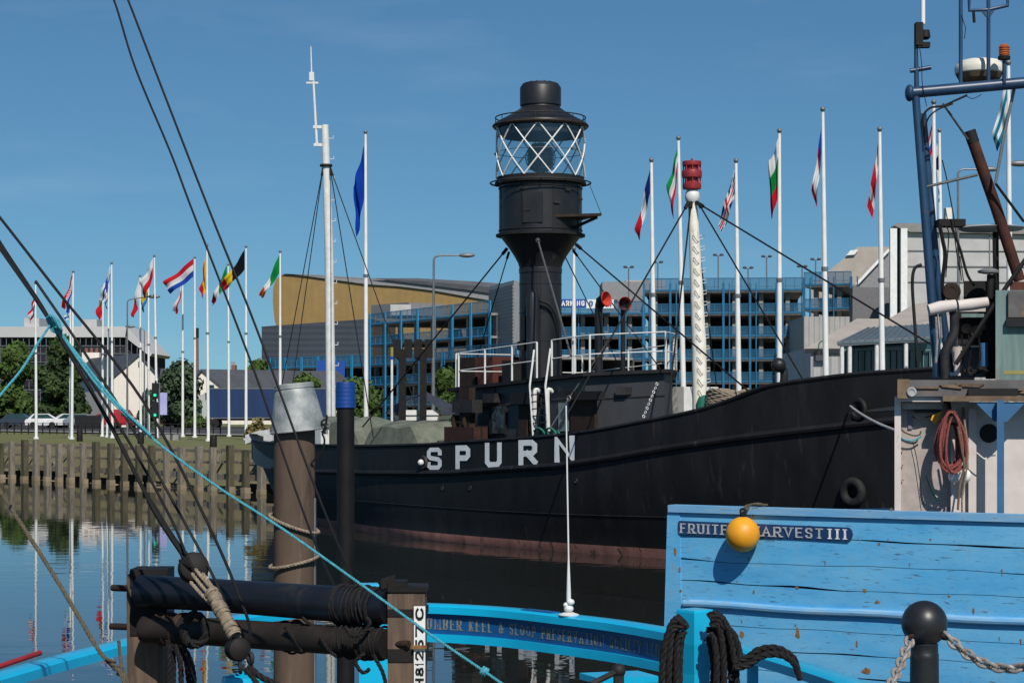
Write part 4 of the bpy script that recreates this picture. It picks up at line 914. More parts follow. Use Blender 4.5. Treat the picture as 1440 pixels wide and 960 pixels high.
for k in (-1, 0, 1): mb.lathe([(.16, 0), (.2, .1), (.17, .5)], q+V((k*.6, 0, .9)), 10)
mb.build('chimney_pots', m_brick, ch)
t = gable(255, 262, 314, 547, 283, 520, (16, 13, 0), m_render, m_slate, 'small cream cottage with slate roof left of the blue lorry')
mb = MB(); vbox(mb, 294, 301, 541, 546, 254.8, .2); mb.build('window', m_glassdark, t)
t2 = thing('slate_roofed_terrace', P(330, 578, 276).xy.to_3d()+V((0, 0, G)), 'long low terrace with a dark slate roof and one chimney behind the blue lorry', 'house')
mb = MB(); vbox(mb, 225, 360, 552, 600, 276, 8); mb.build('wall', m_brick, t2, smooth=False)
mb = MB(); mb.prism([P(222, 552, 275.5), P(362, 552, 275.5), P(358, 522, 282), P(226, 518, 282)], (0, 5, -.2)); mb.build('roof', m_slate, t2, smooth=False)
mb = MB(); vbox(mb, 325, 331, 513, 526, 279, 1.5); ch = mb.build('chimney', m_brick, t2, smooth=False); mb = MB(); mb.lathe([(.14, 0), (.15, .5)], P(327, 513, 279.5), 8); mb.lathe([(.14, 0), (.15, .4)], P(329.5, 513, 279.5), 8); mb.build('chimney_pots', m_beige, ch)
t = thing('terraced_house', P(130, 578, 242).xy.to_3d()+V((0, 0, G)), 'grey terraced house with white framed windows behind the second tree', 'house')
mb = MB(); vbox(mb, 100, 160, 520, 600, 242, 8); mb.build('wall', m_ribgrey, t, smooth=False)
mb = MB(); mb.prism([P(98, 521, 241.6), P(162, 521, 241.6), P(158, 502, 248), P(104, 502, 248)], (0, 4, 0)); mb.build('roof', m_slate, t, smooth=False)
for x in (113, 122, 131, 140):
    for y in (531, 560):
        mb = MB(); vbox(mb, x, x+7, y, y+20, 241.9, .3); f = mb.build('window', m_render, t, smooth=False); mb = MB(); vbox(mb, x+1.5, x+5.5, y+2, y+18, 241.8, .3); mb.build('pane', m_glassdark, f, smooth=False)
t = thing('brick_chimney_stack', P(276, 578, 430).xy.to_3d()+V((0, 0, G)), 'tall thin brick factory chimney with a black top behind the flagpoles', 'chimney')
b = P(276, 578, 430); mb = MB(); mb.lathe([(.62, G-.2), (.5, H+(578-474)*430/F)], (b.x, b.y, 0), 16); mb.build('shaft', m_brick, t); mb = MB(); mb.lathe([(.56, H+(578-475)*430/F), (.56, H+(578-461)*430/F)], (b.x, b.y, 0), 16); mb.build('crown_band', m_black2, t)
t = tag((lambda mb: (vbox(mb, 105, 146, 584, 606, 190, .15), mb.build('hoarding', m_black2, None, smooth=False))[1])(MB()), 'low black hoarding behind the checkered flag pole', 'hoarding')
# fence along the road
t = thing('road_fence', P(240, 578, 128).xy.to_3d()+V((0, 0, G)), 'dark low post and rail fence between the grass and the road', 'fence')
for k in range(36): x = -30+10*k; mb = MB(); q = P(x, 578, 150-k*.3); mb.box(q.x-.04, q.x+.04, q.y-.04, q.y+.04, G, G+.85); mb.build('post', m_black2, t, smooth=False)
for z in (.45, .8): mb = MB(); a, b = P(-32, 578, 150), P(322, 578, 139.4); a.z = b.z = G+z; mb.beam(a, b, .04, .05); mb.build('rail', m_black2, t, smooth=False)
# concrete blocks on the grass
for x, lab in ((235, 'left of the two small concrete blocks on the grass'), (247, 'right of the two small concrete blocks on the grass')):
    mb = MB(); vbox(mb, x-4, x+4, 611, 620, 117, .8); tag(mb.build('concrete_block', m_concrete, None, smooth=False), lab, 'block', 'concrete blocks on the grass')
# bollards along the edge
for x, y, D, lab in ((112, 603, 112, 'dark wooden bollard on the quay edge below the checkered flag pole'), (198, 607, 104, 'dark wooden bollard on the quay edge below the white gable'), (300, 611, 94, 'dark wooden bollard on the quay edge near the lightship stern')):
    q = P(x, y, D); mb = MB(); mb.lathe([(.17, G-.1), (.17, q.z-.1), (.12, q.z)], (q.x, q.y, 0), 12); tag(mb.build('quay_bollard', m_tar), lab, 'bollard', 'wooden bollards on the far quay')
# ---- vehicles
def car(mat, name='parked_car'):
    t = thing(name, (0, 0, 0), 'x', 'car')
    def sec(mb, prof, w): mb.prism([V((x, -w/2, z)) for x, z in prof], (0, w, 0))
    mb = MB(); sec(mb, [(-2.1, .32), (-2.15, .7), (-2.0, .92), (-1.0, .98), (.9, .95), (1.9, .82), (2.1, .6), (2.1, .3)], 1.75); mb.build('body', mat, t, smooth=False)
    mb = MB(); sec(mb, [(-1.85, .93), (-1.35, 1.42), (.2, 1.46), (1.05, .95)], 1.5); cb = mb.build('cabin', mat, t, smooth=False)
    mb = MB(); sec(mb, [(-1.55, .98), (-1.22, 1.36), (.12, 1.39), (.75, .98)], 1.54); mb.build('side_windows', m_glassdark, cb, smooth=False)
    for x in (-1.35, 1.3):
        for y in (-.8, .8): mb = MB(); mb.lathe([(.2, -.1), (.32, -.1), (.32, .1), (.2, .1)], (x, y, .32), 16, (0, 1, 0)); mb.build('wheel', m_rub, t)
    for y in (-.62, .62): mb = MB(); mb.obox((2.1, y, .66), (.03, 0, 0), (0, .18, 0), (0, 0, .07)); mb.build('headlight', m_polewhite, t); mb = MB(); mb.obox((-2.13, y, .72), (.03, 0, 0), (0, .18, 0), (0, 0, .07)); mb.build('tail_light', m_red, t)
    return t
protos = {}
def put_car(kind, loc, rz, label, group=None):
    mats = {'white': m_carwhite, 'red': m_carred, 'grey': m_cargrey, 'dark': m_cardark}
    if kind not in protos: o = protos[kind] = car(mats[kind])
    else: o = copy_tree(protos[kind])
    o.location = loc; o.rotation_euler = (0, 0, rz); o['label'] = label
    if group: o['group'] = group
    elif 'group' in o: del o['group']
    return o
def gp(x, D): q = P(x, 578, D); q.z = G; return q
g1 = 'cars parked beside the far road'
put_car('white', gp(66, 202), R(10), 'white car behind the first flagpole, left of the other white car', g1)
put_car('white', gp(90, 202), R(200), 'white car just left of the checkered flag pole', g1)
put_car('dark', gp(30, 202), R(5), 'dark car under the bright green tree at the left edge', g1)
put_car('red', gp(141, 202), R(190), 'small red car behind the group of three poles', g1)
put_car('grey', gp(120, 202), R(5), 'silver grey car in front of the black hoarding', g1)
# red van
t = thing('red_van', gp(172, 200), 'bright red van parked in front of the cream gable house', 'van')
mb = MB(); mb.prism([gp(172, 200)+V((x, -.9, z)) for x, z in ((-1.1, .3), (-1.1, 1.75), (-.9, 1.9), (.6, 1.85), (1.0, 1.2), (1.3, 1.05), (1.35, .3))], (0, 1.8, 0)); mb.build('body', m_carred, t, smooth=False)
mb = MB(); mb.prism([gp(172, 200)+V((x, -.92, z)) for x, z in ((.05, 1.2), (.05, 1.65), (.55, 1.65), (.85, 1.2))], (0, 1.84, 0)); mb.build('cab_window', m_glassdark, t, smooth=False)
for x in (-.7, .9):
    for y in (-.85, .85): mb = MB(); mb.lathe([(.2, -.1), (.32, -.1), (.32, .1), (.2, .1)], gp(172, 200)+V((x, y, .32)), 14, (0, 1, 0)); mb.build('wheel', m_rub, t)
# lorry
t = thing('lorry', gp(340, 205), 'articulated lorry with a dark blue curtain sided trailer and pale cab', 'lorry')
q0, q1 = gp(297, 205), gp(470, 205); zt = H+(578-547)*205/F
mb = MB(); mb.box(q0.x, q1.x, 203.8, 206.3, G+1.05, zt); tr = mb.build('trailer', m_lorry, t, smooth=False)
mb = MB(); mb.box(q0.x-.03, q1.x+.03, 203.77, 206.33, zt, zt+.10); mb.box(q0.x-.02, q1.x+.02, 203.78, 206.32, G+.95, G+1.05); mb.build('roof_rail', m_galvlamp, tr, smooth=False)
mb = MB(); mb.box(q0.x+.3, q1.x-.2, 204.3, 205.8, G+.75, G+.95); mb.build('chassis', m_black2, t)
cx = gp(278, 205).x; mb = MB(); mb.prism([V((cx+x, 203.95, G+z*1.06)) for x, z in ((0, .45), (.02, 1.5), (.12, 2.3), (.3, 2.55), (1.3, 2.7), (1.3, .45))], (0, 2.2, 0)); cb = mb.build('cab', M('lorry_cab', (.45, .47, .42), (.38, .40, .36), .4), t, smooth=False)
mb = MB(); mb.box(cx+.18, cx+.6, 203.92, 206.18, G+1.5, G+2.15); mb.build('cab_window', m_glassdark, cb)
mb = MB(); mb.prism([V((cx+x, 204.1, G+z)) for x, z in ((.15, 2.8), (.4, 3.3), (.9, 3.6), (.9, 2.8))], (0, 1.9, 0)); mb.build('wind_deflector', m_lightgrey, cb, smooth=False)
for x in (cx+.35, q0.x+.5, q1.x-1.2, q1.x-2.4, q1.x-3.6): 
    for y in (203.95, 206.1): mb = MB(); mb.lathe([(.25, -.14), (.48, -.14), (.48, .14), (.25, .14)], (x, y, G+.48), 18, (0, 1, 0)); mb.build('wheel', m_rub, t)
# traffic signals and banner
t = thing('traffic_signal', gp(219, 124), 'traffic signal with two black heads showing green', 'traffic light')
b = gp(219, 124); mb = MB(); mb.tube([b, b+V((0, 0, 3.6))], .06, 8); mb.build('pole', m_black2, t)
for y0, y1 in ((539, 559), (566, 587)):
    z1, z0 = H+(578-y0)*124/F, H+(578-y1)*124/F; mb = MB(); mb.box(b.x-.2, b.x+.2, 123.75, 124.1, z0, z1); hd = mb.build('signal_head', m_black2, t, smooth=False)
    mb = MB(); mb.box(b.x-.26, b.x+.26, 124.1, 124.13, z0-.05, z1+.05); mb.build('backing_board', m_galvlamp, hd, smooth=False)
    mb = MB(); mb.lathe([(.09, 0), (.09, .03)], (b.x, 123.73, z0+.16), 14, (0, -1, 0)); mb.build('green_light', m_green_lamp, hd)
t = thing('lamp_banner', gp(229, 123), 'small lilac banner on a post beside the traffic signal', 'banner')
b = gp(224, 123); mb = MB(); mb.tube([b, b+V((0, 0, 3.1))], .04, 8); mb.build('pole', m_galvlamp, t); mb = MB(); z1, z0 = H+(578-552)*123/F, H+(578-583)*123/F; mb.box(b.x+.05, b.x+.48, 122.98, 123.02, z0, z1); mb.build('banner_cloth', m_lilac, t)
# street lamps
def lamp(xb, xt, yt, xh, yh, D, label, r=.08, double=False):
    b = gp(xb, D); tp = P(xt, yt+4, D); hd = P(xh, yh, D); t = thing('street_lamp', b, label, 'street lamp')
    mb = MB(); s_ = 1 if xh > xt else -1
    mb.tube([b, tp, tp+V((s_*.06, 0, .12)), tp+V((s_*.25, 0, .2)), hd], [r*1.3, r*.7, r*.65, r*.6, r*.5], 10); mb.build('column', m_galvlamp, t)
    mb = MB(); mb.ball(hd+V((s_*.3, 0, 0)), .42, 14, 8, (1, .35, .28)); mb.build('lamp_head', m_galvlamp, t); return t
lamp(609, 610, 361, 648, 359, 100, 'tall grey street lamp with an arm reaching right, left of the lantern tower')
lamp(179, 179, 421, 210, 417, 128, 'slim grey street lamp in front of the cream gable house', .06)
lamp(203, 203, 461, 188, 459, 165, 'distant street lamp with an arm to the left above the cream house', .06)
lamp(1349, 1347, 240, 1384, 238, 95, 'tall street lamp behind the rusty exhaust pipe with an arm to the right', .07)
lamp(1470, 1470, 335, 1446, 230, 72, 'street lamp cut by the right edge with its head in view', .09)
# ---- gold building
t = thing('gold_clad_building', P(540, 578, 330).xy.to_3d()+V((0, 0, G)), 'big building with curved gold cladding and grey roof behind the car park', 'building')
D = 330
def PD(x, y, D=330): return P(x, y, D)
pts = [(392, 470), (386, 450), (383.5, 425), (384, 405), (388, 393), (395, 387), (402, 385.5), (515, 400), (560, 403), (610, 409), (660, 418), (720, 428), (720, 620), (400, 620)]
mb = MB(); mb.prism([PD(x, y) for x, y in pts], (8, 60, 0)); mb.build('gold_wall', m_goldr, t, smooth=False)
mb = MB(); rp_ = [(397, 385), (402, 384.8), (430, 388), (515, 399.5), (560, 402.5), (610, 408.5), (660, 417.5), (720, 427.5), (720, 405), (690, 404.5), (640, 399), (600, 396), (510, 390.5), (440, 386)]
mb.prism([PD(x, y, 329.6) for x, y in rp_], (8, 62, 0)); mb.build('roof', m_ribgrey, t, smooth=False)
mb = MB(); rp_ = [(520, 391), (600, 395.6), (640, 398.6), (690, 404), (720, 406), (720, 417), (660, 408), (620, 403)]
mb.prism([PD(x, y, 329.2) for x, y in rp_], (8, .3, 0)); mb.build('roof_edge', m_slate, t, smooth=False)
t = tag((lambda mb: (mb.prism([P(368, 459, 300), P(524, 448, 300), P(524, 620, 300), P(368, 620, 300)], (2, 25, 0)), mb.build('dark_clad_building', ribbed('dark_ribs', (.032, .040, .055), .9, (0, 0, 1), depth=.008), None, smooth=False))[1])(MB()), 'low dark blue grey clad building in front of the gold building', 'building')
# ---- multi storey car park
cp = thing('car_park', P(760, 578, 250).xy.to_3d()+V((0, 0, G)), 'multi storey car park with blue mesh parapets and a ribbed grey stair tower', 'car park')
K = lambda k: 1.6+2.82*k
m_cpb = M('parapet_blue', (.018, .14, .27), (.012, .10, .21), .45, scale=1)
m_cpl = M('parapet_bright_blue', (.025, .25, .46), (.02, .20, .38), .4, scale=1)
m_mesh2 = m_mesh.copy(); m_mesh2.name = 'parapet_mesh_bright'; m_mesh2.node_tree.nodes['Principled BSDF'].inputs['Base Color'].default_value = (.018, .15, .28, 1)
def wing(x0, D0, x1, D1, levels, bays, toprail=1.5, big=0, topz=None):
    a, b = P(x0, 578, D0), P(x1, 578, D1); a.z = b.z = 0; d = b-a; L_ = d.length; d.normalize(); n_ = V((-d.y, d.x, 0))
    zs = [K(k) for k in levels]
    if topz: zs = topz
    for i, z in enumerate(zs):
        top = i == len(zs)-1
        mb = MB(); mb.obox((a+b)/2+n_*8+V((0, 0, z-.14)), d*L_/2, n_*7.9, (0, 0, .14)); mb.build('deck_slab', m_concrete, cp, smooth=False)
        hh = toprail if top else 1.15
        mb = MB(); mb.add([a+V((0, 0, z+.12)), b+V((0, 0, z+.12)), b+V((0, 0, z+hh)), a+V((0, 0, z+hh))], [(0, 1, 2, 3)]); mb.build('parapet_mesh', m_mesh2 if big else m_mesh, cp, recalc=False)
        mb = MB(); mb.beam(a+V((0, 0, z+hh)), b+V((0, 0, z+hh)), .09, .09); mb.beam(a+V((0, 0, z+.05)), b+V((0, 0, z+.05)), .12, .2)
        for k in range(bays*3+1): q = a.lerp(b, k/(bays*3)); mb.obox(q+V((0, 0, z+hh/2)), d*.035, n_*.035, (0, 0, hh/2))
        mb.build('parapet_frame', m_cpl if big else m_cpb, cp, smooth=False)
        mb = MB()
        for k in range(bays): q0 = a.lerp(b, (k+.3)/bays); q1 = a.lerp(b, (k+.85)/bays); mb.beam(q0+n_*.35+V((0, 0, z+.5)), q1+n_*.35+V((0, 0, z+.45)), .04, .06)
        mb.build('crash_barrier', m_ylw, cp, smooth=False)
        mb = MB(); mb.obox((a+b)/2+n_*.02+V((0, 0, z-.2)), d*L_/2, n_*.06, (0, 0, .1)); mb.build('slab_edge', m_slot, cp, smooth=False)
    for k in range(bays+1):
        q = a.lerp(b, k/bays); hgt = zs[-1]+(toprail if big else .9); m_fp = m_cpl if big else m_cpb
        mb = MB(); w_ = .24 if big else .14
        mb.obox(q-n_*.12+V((0, 0, (hgt+G)/2)), d*w_, n_*.08, (0, 0, (hgt-G)/2)); mb.build('frame_post', m_fp, cp, smooth=False)
        if not big: mb = MB(); mb.obox(q+d*.75-n_*.1+V((0, 0, (hgt+G)/2)), d*.07, n_*.06, (0, 0, (hgt-G)/2)); mb.build('frame_post', m_cpb, cp, smooth=False)
        q = a.lerp(b, min(1, (k+.42)/bays)); mb = MB(); mb.obox(q+n_*1.2+V((0, 0, (zs[-1]-.3+G)/2)), d*.26, n_*.3, (0, 0, (zs[-1]-.3-G)/2)); mb.build('column', m_concrete, cp, smooth=False)
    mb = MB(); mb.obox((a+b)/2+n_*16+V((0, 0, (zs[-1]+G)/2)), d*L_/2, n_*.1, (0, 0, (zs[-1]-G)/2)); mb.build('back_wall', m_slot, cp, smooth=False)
    return a, b, d, n_
wing(521, 279, 690, 245, range(0, 6), 7, big=1)
wing(380, 300, 520, 281, range(0, 4), 6, big=1)
wing(560, 262, 727, 233, range(0, 4), 5)
aR, bR, dR, nR = wing(739, 248, 905, 247, range(0, 6), 5)
wing(905.5, 247, 1130, 245, range(0, 7), 6)
wing(1131, 236, 1197, 234, range(4, 7), 2)
def cpbox(x0, x1, y0, y1, D, depth, name, mat, D1=None): mb = MB(); vbox(mb, x0, x1, y0, y1, D, depth, D1); return mb.build(name, mat, cp, smooth=False)
kL, kK, kR = P(688, 395, 250), P(722.5, 394, 238), P(739, 393, 243); kz = kK.z
for q in (kL, kK, kR): q.z = G-.3
mb = MB(); mb.prism([kL, kK, kR, kL+kR-kK], (0, 0, kz-G+.3)); stt = mb.build('stair_tower', m_lightgrey, cp, smooth=False)
mb = MB(); dd = (kK-kL).normalized(); nn = V((dd.y, -dd.x, 0)); mb.obox((kL+kK)/2+nn*.05+V((0, 0, (kz-G)/2)), (kK-kL)/2-dd*.1, nn*.06, (0, 0, (kz-G)/2-.2)); mb.build('rib_cladding', m_ribh, stt, smooth=False)
cpbox(522, 575, 427, 445, 283, 6, 'lift_housing', m_ribgrey, 276); cpbox(549, 578, 428, 443, 274, .5, 'lift_housing', m_lightgrey)
cpbox(847, 905, 396, 441, 254, 8, 'plant_room', m_ribgrey); cpbox(880, 935, 394, 412, 258, 8, 'plant_room', m_beige)
cpbox(1130.5, 1199, 445, 640, 233, 14, 'annex_wall', m_ribv)
cpbox(446, 485, 507, 529, 283, .3, 'blue_hoarding', m_signblue)
# sign
s1 = thing('parking_sign', P(820, 420, 245.5), 'long blue and white lettered parking sign on the car park parapet', 'sign')
mb = MB(); vbox(mb, 776, 824, 420.5, 432.5, 245.6, .15); mb.build('blue_panel', m_signblue, s1, smooth=False)
mb = MB(); vbox(mb, 824.6, 863, 421, 433.3, 245.6, .15); mb.build('white_panel', m_polewhite, s1, smooth=False)
for s, x0, x1, m in (('S', 772, 777.5, m_polewhite), ('PARKING', 784, 822, m_polewhite), ('O', 828, 834, m_signblue), ('NT', 852, 861, m_signblue)):
    q = P(x0, 430, 245.45); mb = MB(); text(mb, s, lambda x, y, e=0, q=q: q+V((x, -e*5, y)), 0, 0, .65, (x1-x0)*245.45/F, .14, .12); mb.build('lettering', m, s1, smooth=False, recalc=False)
# roof lamps
for x, yt, lab in ((884, 377, 'left most'), (925, 370, 'double armed'), (1010, 360, 'third'), (1052, 378, 'fourth'), (1078, 362, 'fifth'), (1128, 376, 'sixth'), (1147, 366, 'right most')):
    lab = {'left most': 'slim roof lamp on the car park above the second red cowl', 'double armed': 'roof lamp on the car park seen left of the fog lantern mast', 'third': 'slim roof lamp on the car park just right of the fog lantern mast', 'fourth': 'roof lamp on the car park behind the long mast stay', 'fifth': 'roof lamp on the car park just left of the limp white green and red flag', 'sixth': 'roof lamp on the car park left of the tallest flagpole', 'right most': 'roof lamp at the right end of the car park beside the tallest flagpole'}[lab]
    b = P(x, 410, 250); b.z = K(5)+.0 if x < 905 else K(6); tp = P(x, yt, 250); t = thing('roof_lamp', b, lab, 'lamp', 'lamps on the car park roof')
    mb = MB(); mb.tube([b, tp], .09, 6); mb.build('pole', m_galvlamp, t)
    for s_ in (-1, 1): mb = MB(); mb.tube([tp, tp+V((s_*.3, 0, .05))], .04, 5); mb.ball(tp+V((s_*.42, 0, .15)), .28, 8, 6, (1, .7, .6)); mb.build('lamp_head', m_slate, t)
lam = [(461, 0), (1, 0)]
# cars on the decks
g2 = 'cars on the car park decks'
for kind, x, k, lab in (('white', 1085, 2, 'white car on the third deck of the car park left of the limp flag pole'), ('white', 1030, 2, 'white car on the third deck of the car park right of the fog lantern mast'), ('white', 1062, 1, 'white car on a low deck of the car park, left of two others'), ('white', 1092, 1, 'white car on a low deck of the car park behind the mushroom vent'), ('grey', 1115, 1, 'silver car at the right end of a low car park deck'), ('white', 1000, 2, 'white car directly behind the fog lantern mast on the car park'),
                        ('grey', 960, 3, 'silver car on an upper deck of the car park left of the fog lantern mast'), ('white', 925, 2, 'white car on the car park seen above the deckhouse railing'), ('red', 1160, 5, 'red car on the top covered deck at the right end of the car park'), ('white', 560, 4, 'white car on the upper deck of the left wing of the car park'), ('grey', 640, 4, 'silver car near the stair tower on the left wing of the car park'), ('white', 600, 2, 'white car on a low deck of the left wing behind the black gallows posts'), ('dark', 860, 3, 'dark car on the car park behind the first red cowl')):
    D = 250.5 if x > 700 else 279-34*(x-521)/169+5
    if x > 1130: D = 238
    q = P(x, 578, D+1.5); q.z = K(k)+.02; put_car(kind, q, R(random.choice((84, 95, 268, 272))) if k != 2 else R(4), lab, g2)
# ---- buildings on the right
t = thing('industrial_shed', P(1215, 578, 262).xy.to_3d()+V((0, 0, G)), 'beige roofed shed with a slanting white gable edge above the car park end', 'building')
mb = MB(); mb.prism([P(x, y, 262) for x, y in ((1140, 402), (1206, 347), (1262, 347), (1262, 620), (1140, 620))], (4.5, 25, 0)); mb.build('roof_slope', m_beige, t, smooth=False)
mb = MB(); mb.prism([P(x, y, 261.4) for x, y in ((1205, 400), (1250, 352), (1262, 352), (1262, 620), (1205, 620))], (0, .5, 0)); mb.build('gable_wall', m_ribgrey, t, smooth=False)
mb = MB(); mb.beam(P(1204, 400, 261), P(1250, 351, 261), .4, .35); mb.build('gable_edge', m_polewhite, t, smooth=False)
mb = MB(); mb.prism([P(x, y, 261.6) for x, y in ((1190, 359), (1196, 352), (1207, 351), (1202, 358))], (0, .2, 0)); mb.build('rooflight', m_polewhite, t, smooth=False)
mb = MB(); vbox(mb, 1199, 1256, 404, 470, 225, 2); mb.build('side_wall', M('dark_grey_ribs', (.17, .17, .18), (.14, .14, .15), .6), t, smooth=False)  # dark grey ribbed wall below the gable
t = thing('clad_warehouse', P(1340, 578, 190).xy.to_3d()+V((0, 0, G)), 'large pale grey clad warehouse with white corner strips behind the trawler gantry', 'building')
mb = MB(); mb.prism([P(x, y, 190) for x, y in ((1276, 326), (1300, 328), (1470, 331), (1470, 620), (1276, 620))], (7, 30, 0)); mb.build('wall', m_lightgrey, t, smooth=False)
mb = MB(); mb.prism([P(x, y, 191) for x, y in ((1252, 320), (1262, 314), (1276, 322), (1276, 620), (1252, 620))], (6, 28, 0)); mb.build('corner_bay', m_slate, t, smooth=False)
for x0, x1 in ((1252, 1261.5), (1267, 1276)): mb = MB(); vbox(mb, x0, x1, 321, 640, 189.4, .5); mb.build('corner_strip', m_polewhite, t, smooth=False)
mb = MB(); mb.prism([P(x, y, 189.5) for x, y in ((1256, 317), (1262, 313.5), (1470, 318), (1470, 331), (1440, 329), (1280, 326))], (7, 30, 0)); mb.build('roof', M('warehouse_roof', (.24, .235, .23), (.2, .195, .19), .6), t, smooth=False)
mb = MB()
for y in (352, 374, 396): mb.beam(P(1277, y, 189.9), P(1469, y+1, 189.9), .05, .08)
for x in (1326, 1392): mb.beam(P(x, 329, 189.9), P(x, 600, 189.9), .08, .05)
mb.build('panel_joint', m_ribgrey, t, smooth=False)
t = thing('low_roofed_hall', P(1230, 578, 135).xy.to_3d()+V((0, 0, G)), 'low beige pitched roof hall beside the glazed entrance canopy', 'building')
mb = MB(); mb.prism([P(1140, 489, 135), P(1262, 489, 135), P(1310, 470, 135), P(1470, 470, 135), P(1470, 620, 135), P(1140, 620, 135)], (0, 18, 0)); mb.build('wall', m_ribv, t, smooth=False)
mb = MB(); mb.prism([P(1132, 490, 134.5), P(1205, 448, 146), P(1262, 448, 146), P(1212, 490, 134.5)], (0, .3, -.3)); mb.prism([P(1200, 476, 133.5), P(1285, 428, 148), P(1480, 395, 150), P(1480, 476, 133.5)], (0, .3, -.3)); mb.build('roof', m_beige, t, smooth=False)
mb = MB()
for x in (1147, 1185): vbox(mb, x, x+13, 493, 507, 134.6, .5)
mb.build('louvre', m_slate, t, smooth=False)
t = thing('glazed_canopy', P(1240, 578, 108).xy.to_3d()+V((0, 0, G)), 'entrance canopy with ribbed blue grey roof, white posts and dark glazing', 'building')
mb = MB(); mb.prism([P(1177, 481, 104), P(1312, 474, 104), P(1312, 455, 110), P(1218, 461, 110)], (0, 0, -.12)); rf = mb.build('roof', m_canopy, t, smooth=False)
mb = MB()
for k in range(13): x = 1185+k*10.5; mb.beam(P(x, 480.6-k*.58, 103.98), P(1222+k*7.5, 460.6-k*.45, 110), .06, .10)
mb.build('standing_seam', m_galvlamp, rf, smooth=False)
mb = MB(); mb.beam(P(1178, 483, 104.1), P(1312, 476, 104.1), .12, .25); mb.build('fascia', m_galvlamp, t, smooth=False)
for x in (1184, 1195, 1233, 1274, 1312): q = P(x, 480, 104.2); mb = MB(); mb.tube([V((q.x, q.y, G)), q], .11, 10); mb.build('post', m_white, t)
mb = MB(); vbox(mb, 1185, 1330, 482, 600, 108, .3); mb.build('glazing', m_glassdark, t, smooth=False)
mb = MB()
for x in range(1190, 1326, 9): vbox(mb, x, x+1, 492, 600, 107.8, .1)
vbox(mb, 1186, 1326, 491, 493, 107.75, .1); mb.build('mullion', m_teal, t, smooth=False)
# swan neck lamp by the annex
b = P(1160, 578, 98); b.z = G; t = thing('swan_neck_lamp', b, 'dark green swan neck lamp left of the glazed canopy', 'lamp')
mb = MB(); q = P(1161, 490, 98); mb.tube(crom([V((b.x, b.y, G)), V((q.x, q.y, q.z-.5)), q, P(1157, 480, 98), P(1152, 483, 98), P(1151, 494, 98)], 5), .035, 6); mb.build('post', m_ropegreen, t); mb = MB(); mb.lathe([(.07, .2), (.2, .05), (.24, -.1), (.22, -.1)], P(1151, 496, 98), 12); mb.build('lamp_shade', m_black2, t)
# boat laid up on the quay, gallows posts, marker pole
t = thing('laid_up_boat', P(593, 578, 82).xy.to_3d()+V((0, 0, G)), 'white clinker boat under a dark canvas cover standing on the far quay', 'boat')
q = P(593, 578, 82); q.z = 0
mb = MB()
def bh(a, b):
    # a along length (depth), b from keel to gunwale
    s = .35+.65*math.sin(math.pi*min(.97, a*.75+.12)); w_ = 1.38*s*(b**.55); return (w_, -1.5+5*a, G+.25+1.5*b+.25*(a**2))
for sd_ in (-1, 1): mb.grid(lambda a, b: (lambda p: q+V((sd_*p[0], p[1], p[2])))(bh(a, round(b*6)/6 if 0 else b)), 12, 12)
mb.prism([q+V((sd_*bh(0, b)[0], -1.5, bh(0, b)[2])) for sd_, bs in ((-1, [0, .25, .5, .75, 1]), (1, [1, .75, .5, .25, 0])) for b in bs], (0, .05, 0)); hl = mb.build('hull', m_white, t, recalc=True)
mb = MB()
for k in range(1, 7):
    for sd_ in (-1, 1): mb.tube([q+V((sd_*(bh(a/8, k/7)[0]+.02), bh(a/8, k/7)[1], bh(a/8, k/7)[2])) for a in range(9)], .02, 5)
    p_ = bh(0, k/7); mb.tube([q+V((-p_[0], -1.53, p_[2])), q+V((p_[0], -1.53, p_[2]))], .02, 5)
mb.build('strake', m_galvlamp, hl)
mb = MB(); mb.grid(lambda a, b: q+V(((b*2-1)*1.5*(.35+.65*math.sin(math.pi*min(.97, a*.75+.12)))*1.03, -1.7+5.2*a, G+1.70+.62*(1-abs(b*2-1)**1.1)+.25*a-.18*(abs(b*2-1) > .9))), 12, 16); mb.build('canvas_cover', M('dark_canvas', (.05, .055, .07), (.03, .035, .05), .8, bump=.02), t)
mb = MB(); mb.box(q.x-.6, q.x+.6, 81.5, 82.5, G, G+.3); mb.build('cradle', m_wood, t)
for x, hx, lab in ((566, (558, 574), 'left black timber gallows post with forked head behind the lightship deck'), (595, (588, 603), 'right black timber gallows post with forked head, nearer the deckhouse')):
    b = P(x, 578, 80); b.z = G; t = thing('gallows_post', b, lab, 'post', 'black gallows posts on the far quay'); tp = P(x, 500, 80)
    mb = MB(); mb.beam(b, tp, .27, .27, (0, 1, 0)); mb.build('post', m_tar, t, smooth=False)
    for h_ in hx: mb = MB(); mb.beam(P(h_, 503, 80), P(h_, 477, 80), .30, .28, (0, 1, 0)); mb.build('head_block', m_tar, t, smooth=False)
    mb = MB(); mb.beam(P(hx[0], 496, 80), P(hx[1], 496, 80), .26, .3); mb.beam(P(x+2, 510, 80), P(x-9, 500, 80) if x < 580 else P(x-12, 500, 80), .12, .14); mb.build('crosspiece', m_tar, t, smooth=False)
b = P(551, 578, 79); b.z = G; t = thing('marker_pole', b, 'thin white pole with yellow and blue bands left of the gallows posts', 'pole'); mb = MB(); mb.tube([b, P(551, 505, 79)], .05, 8); mb.build('pole', m_white, t); mb = MB(); mb.tube([P(551, 505, 79), P(551, 501, 79)], .07, 8); mb.build('blue_band', m_signblue, t); mb = MB(); mb.tube([P(551, 501, 79), P(551, 488, 79)], .06, 8); mb.build('yellow_band', m_ylw, t)

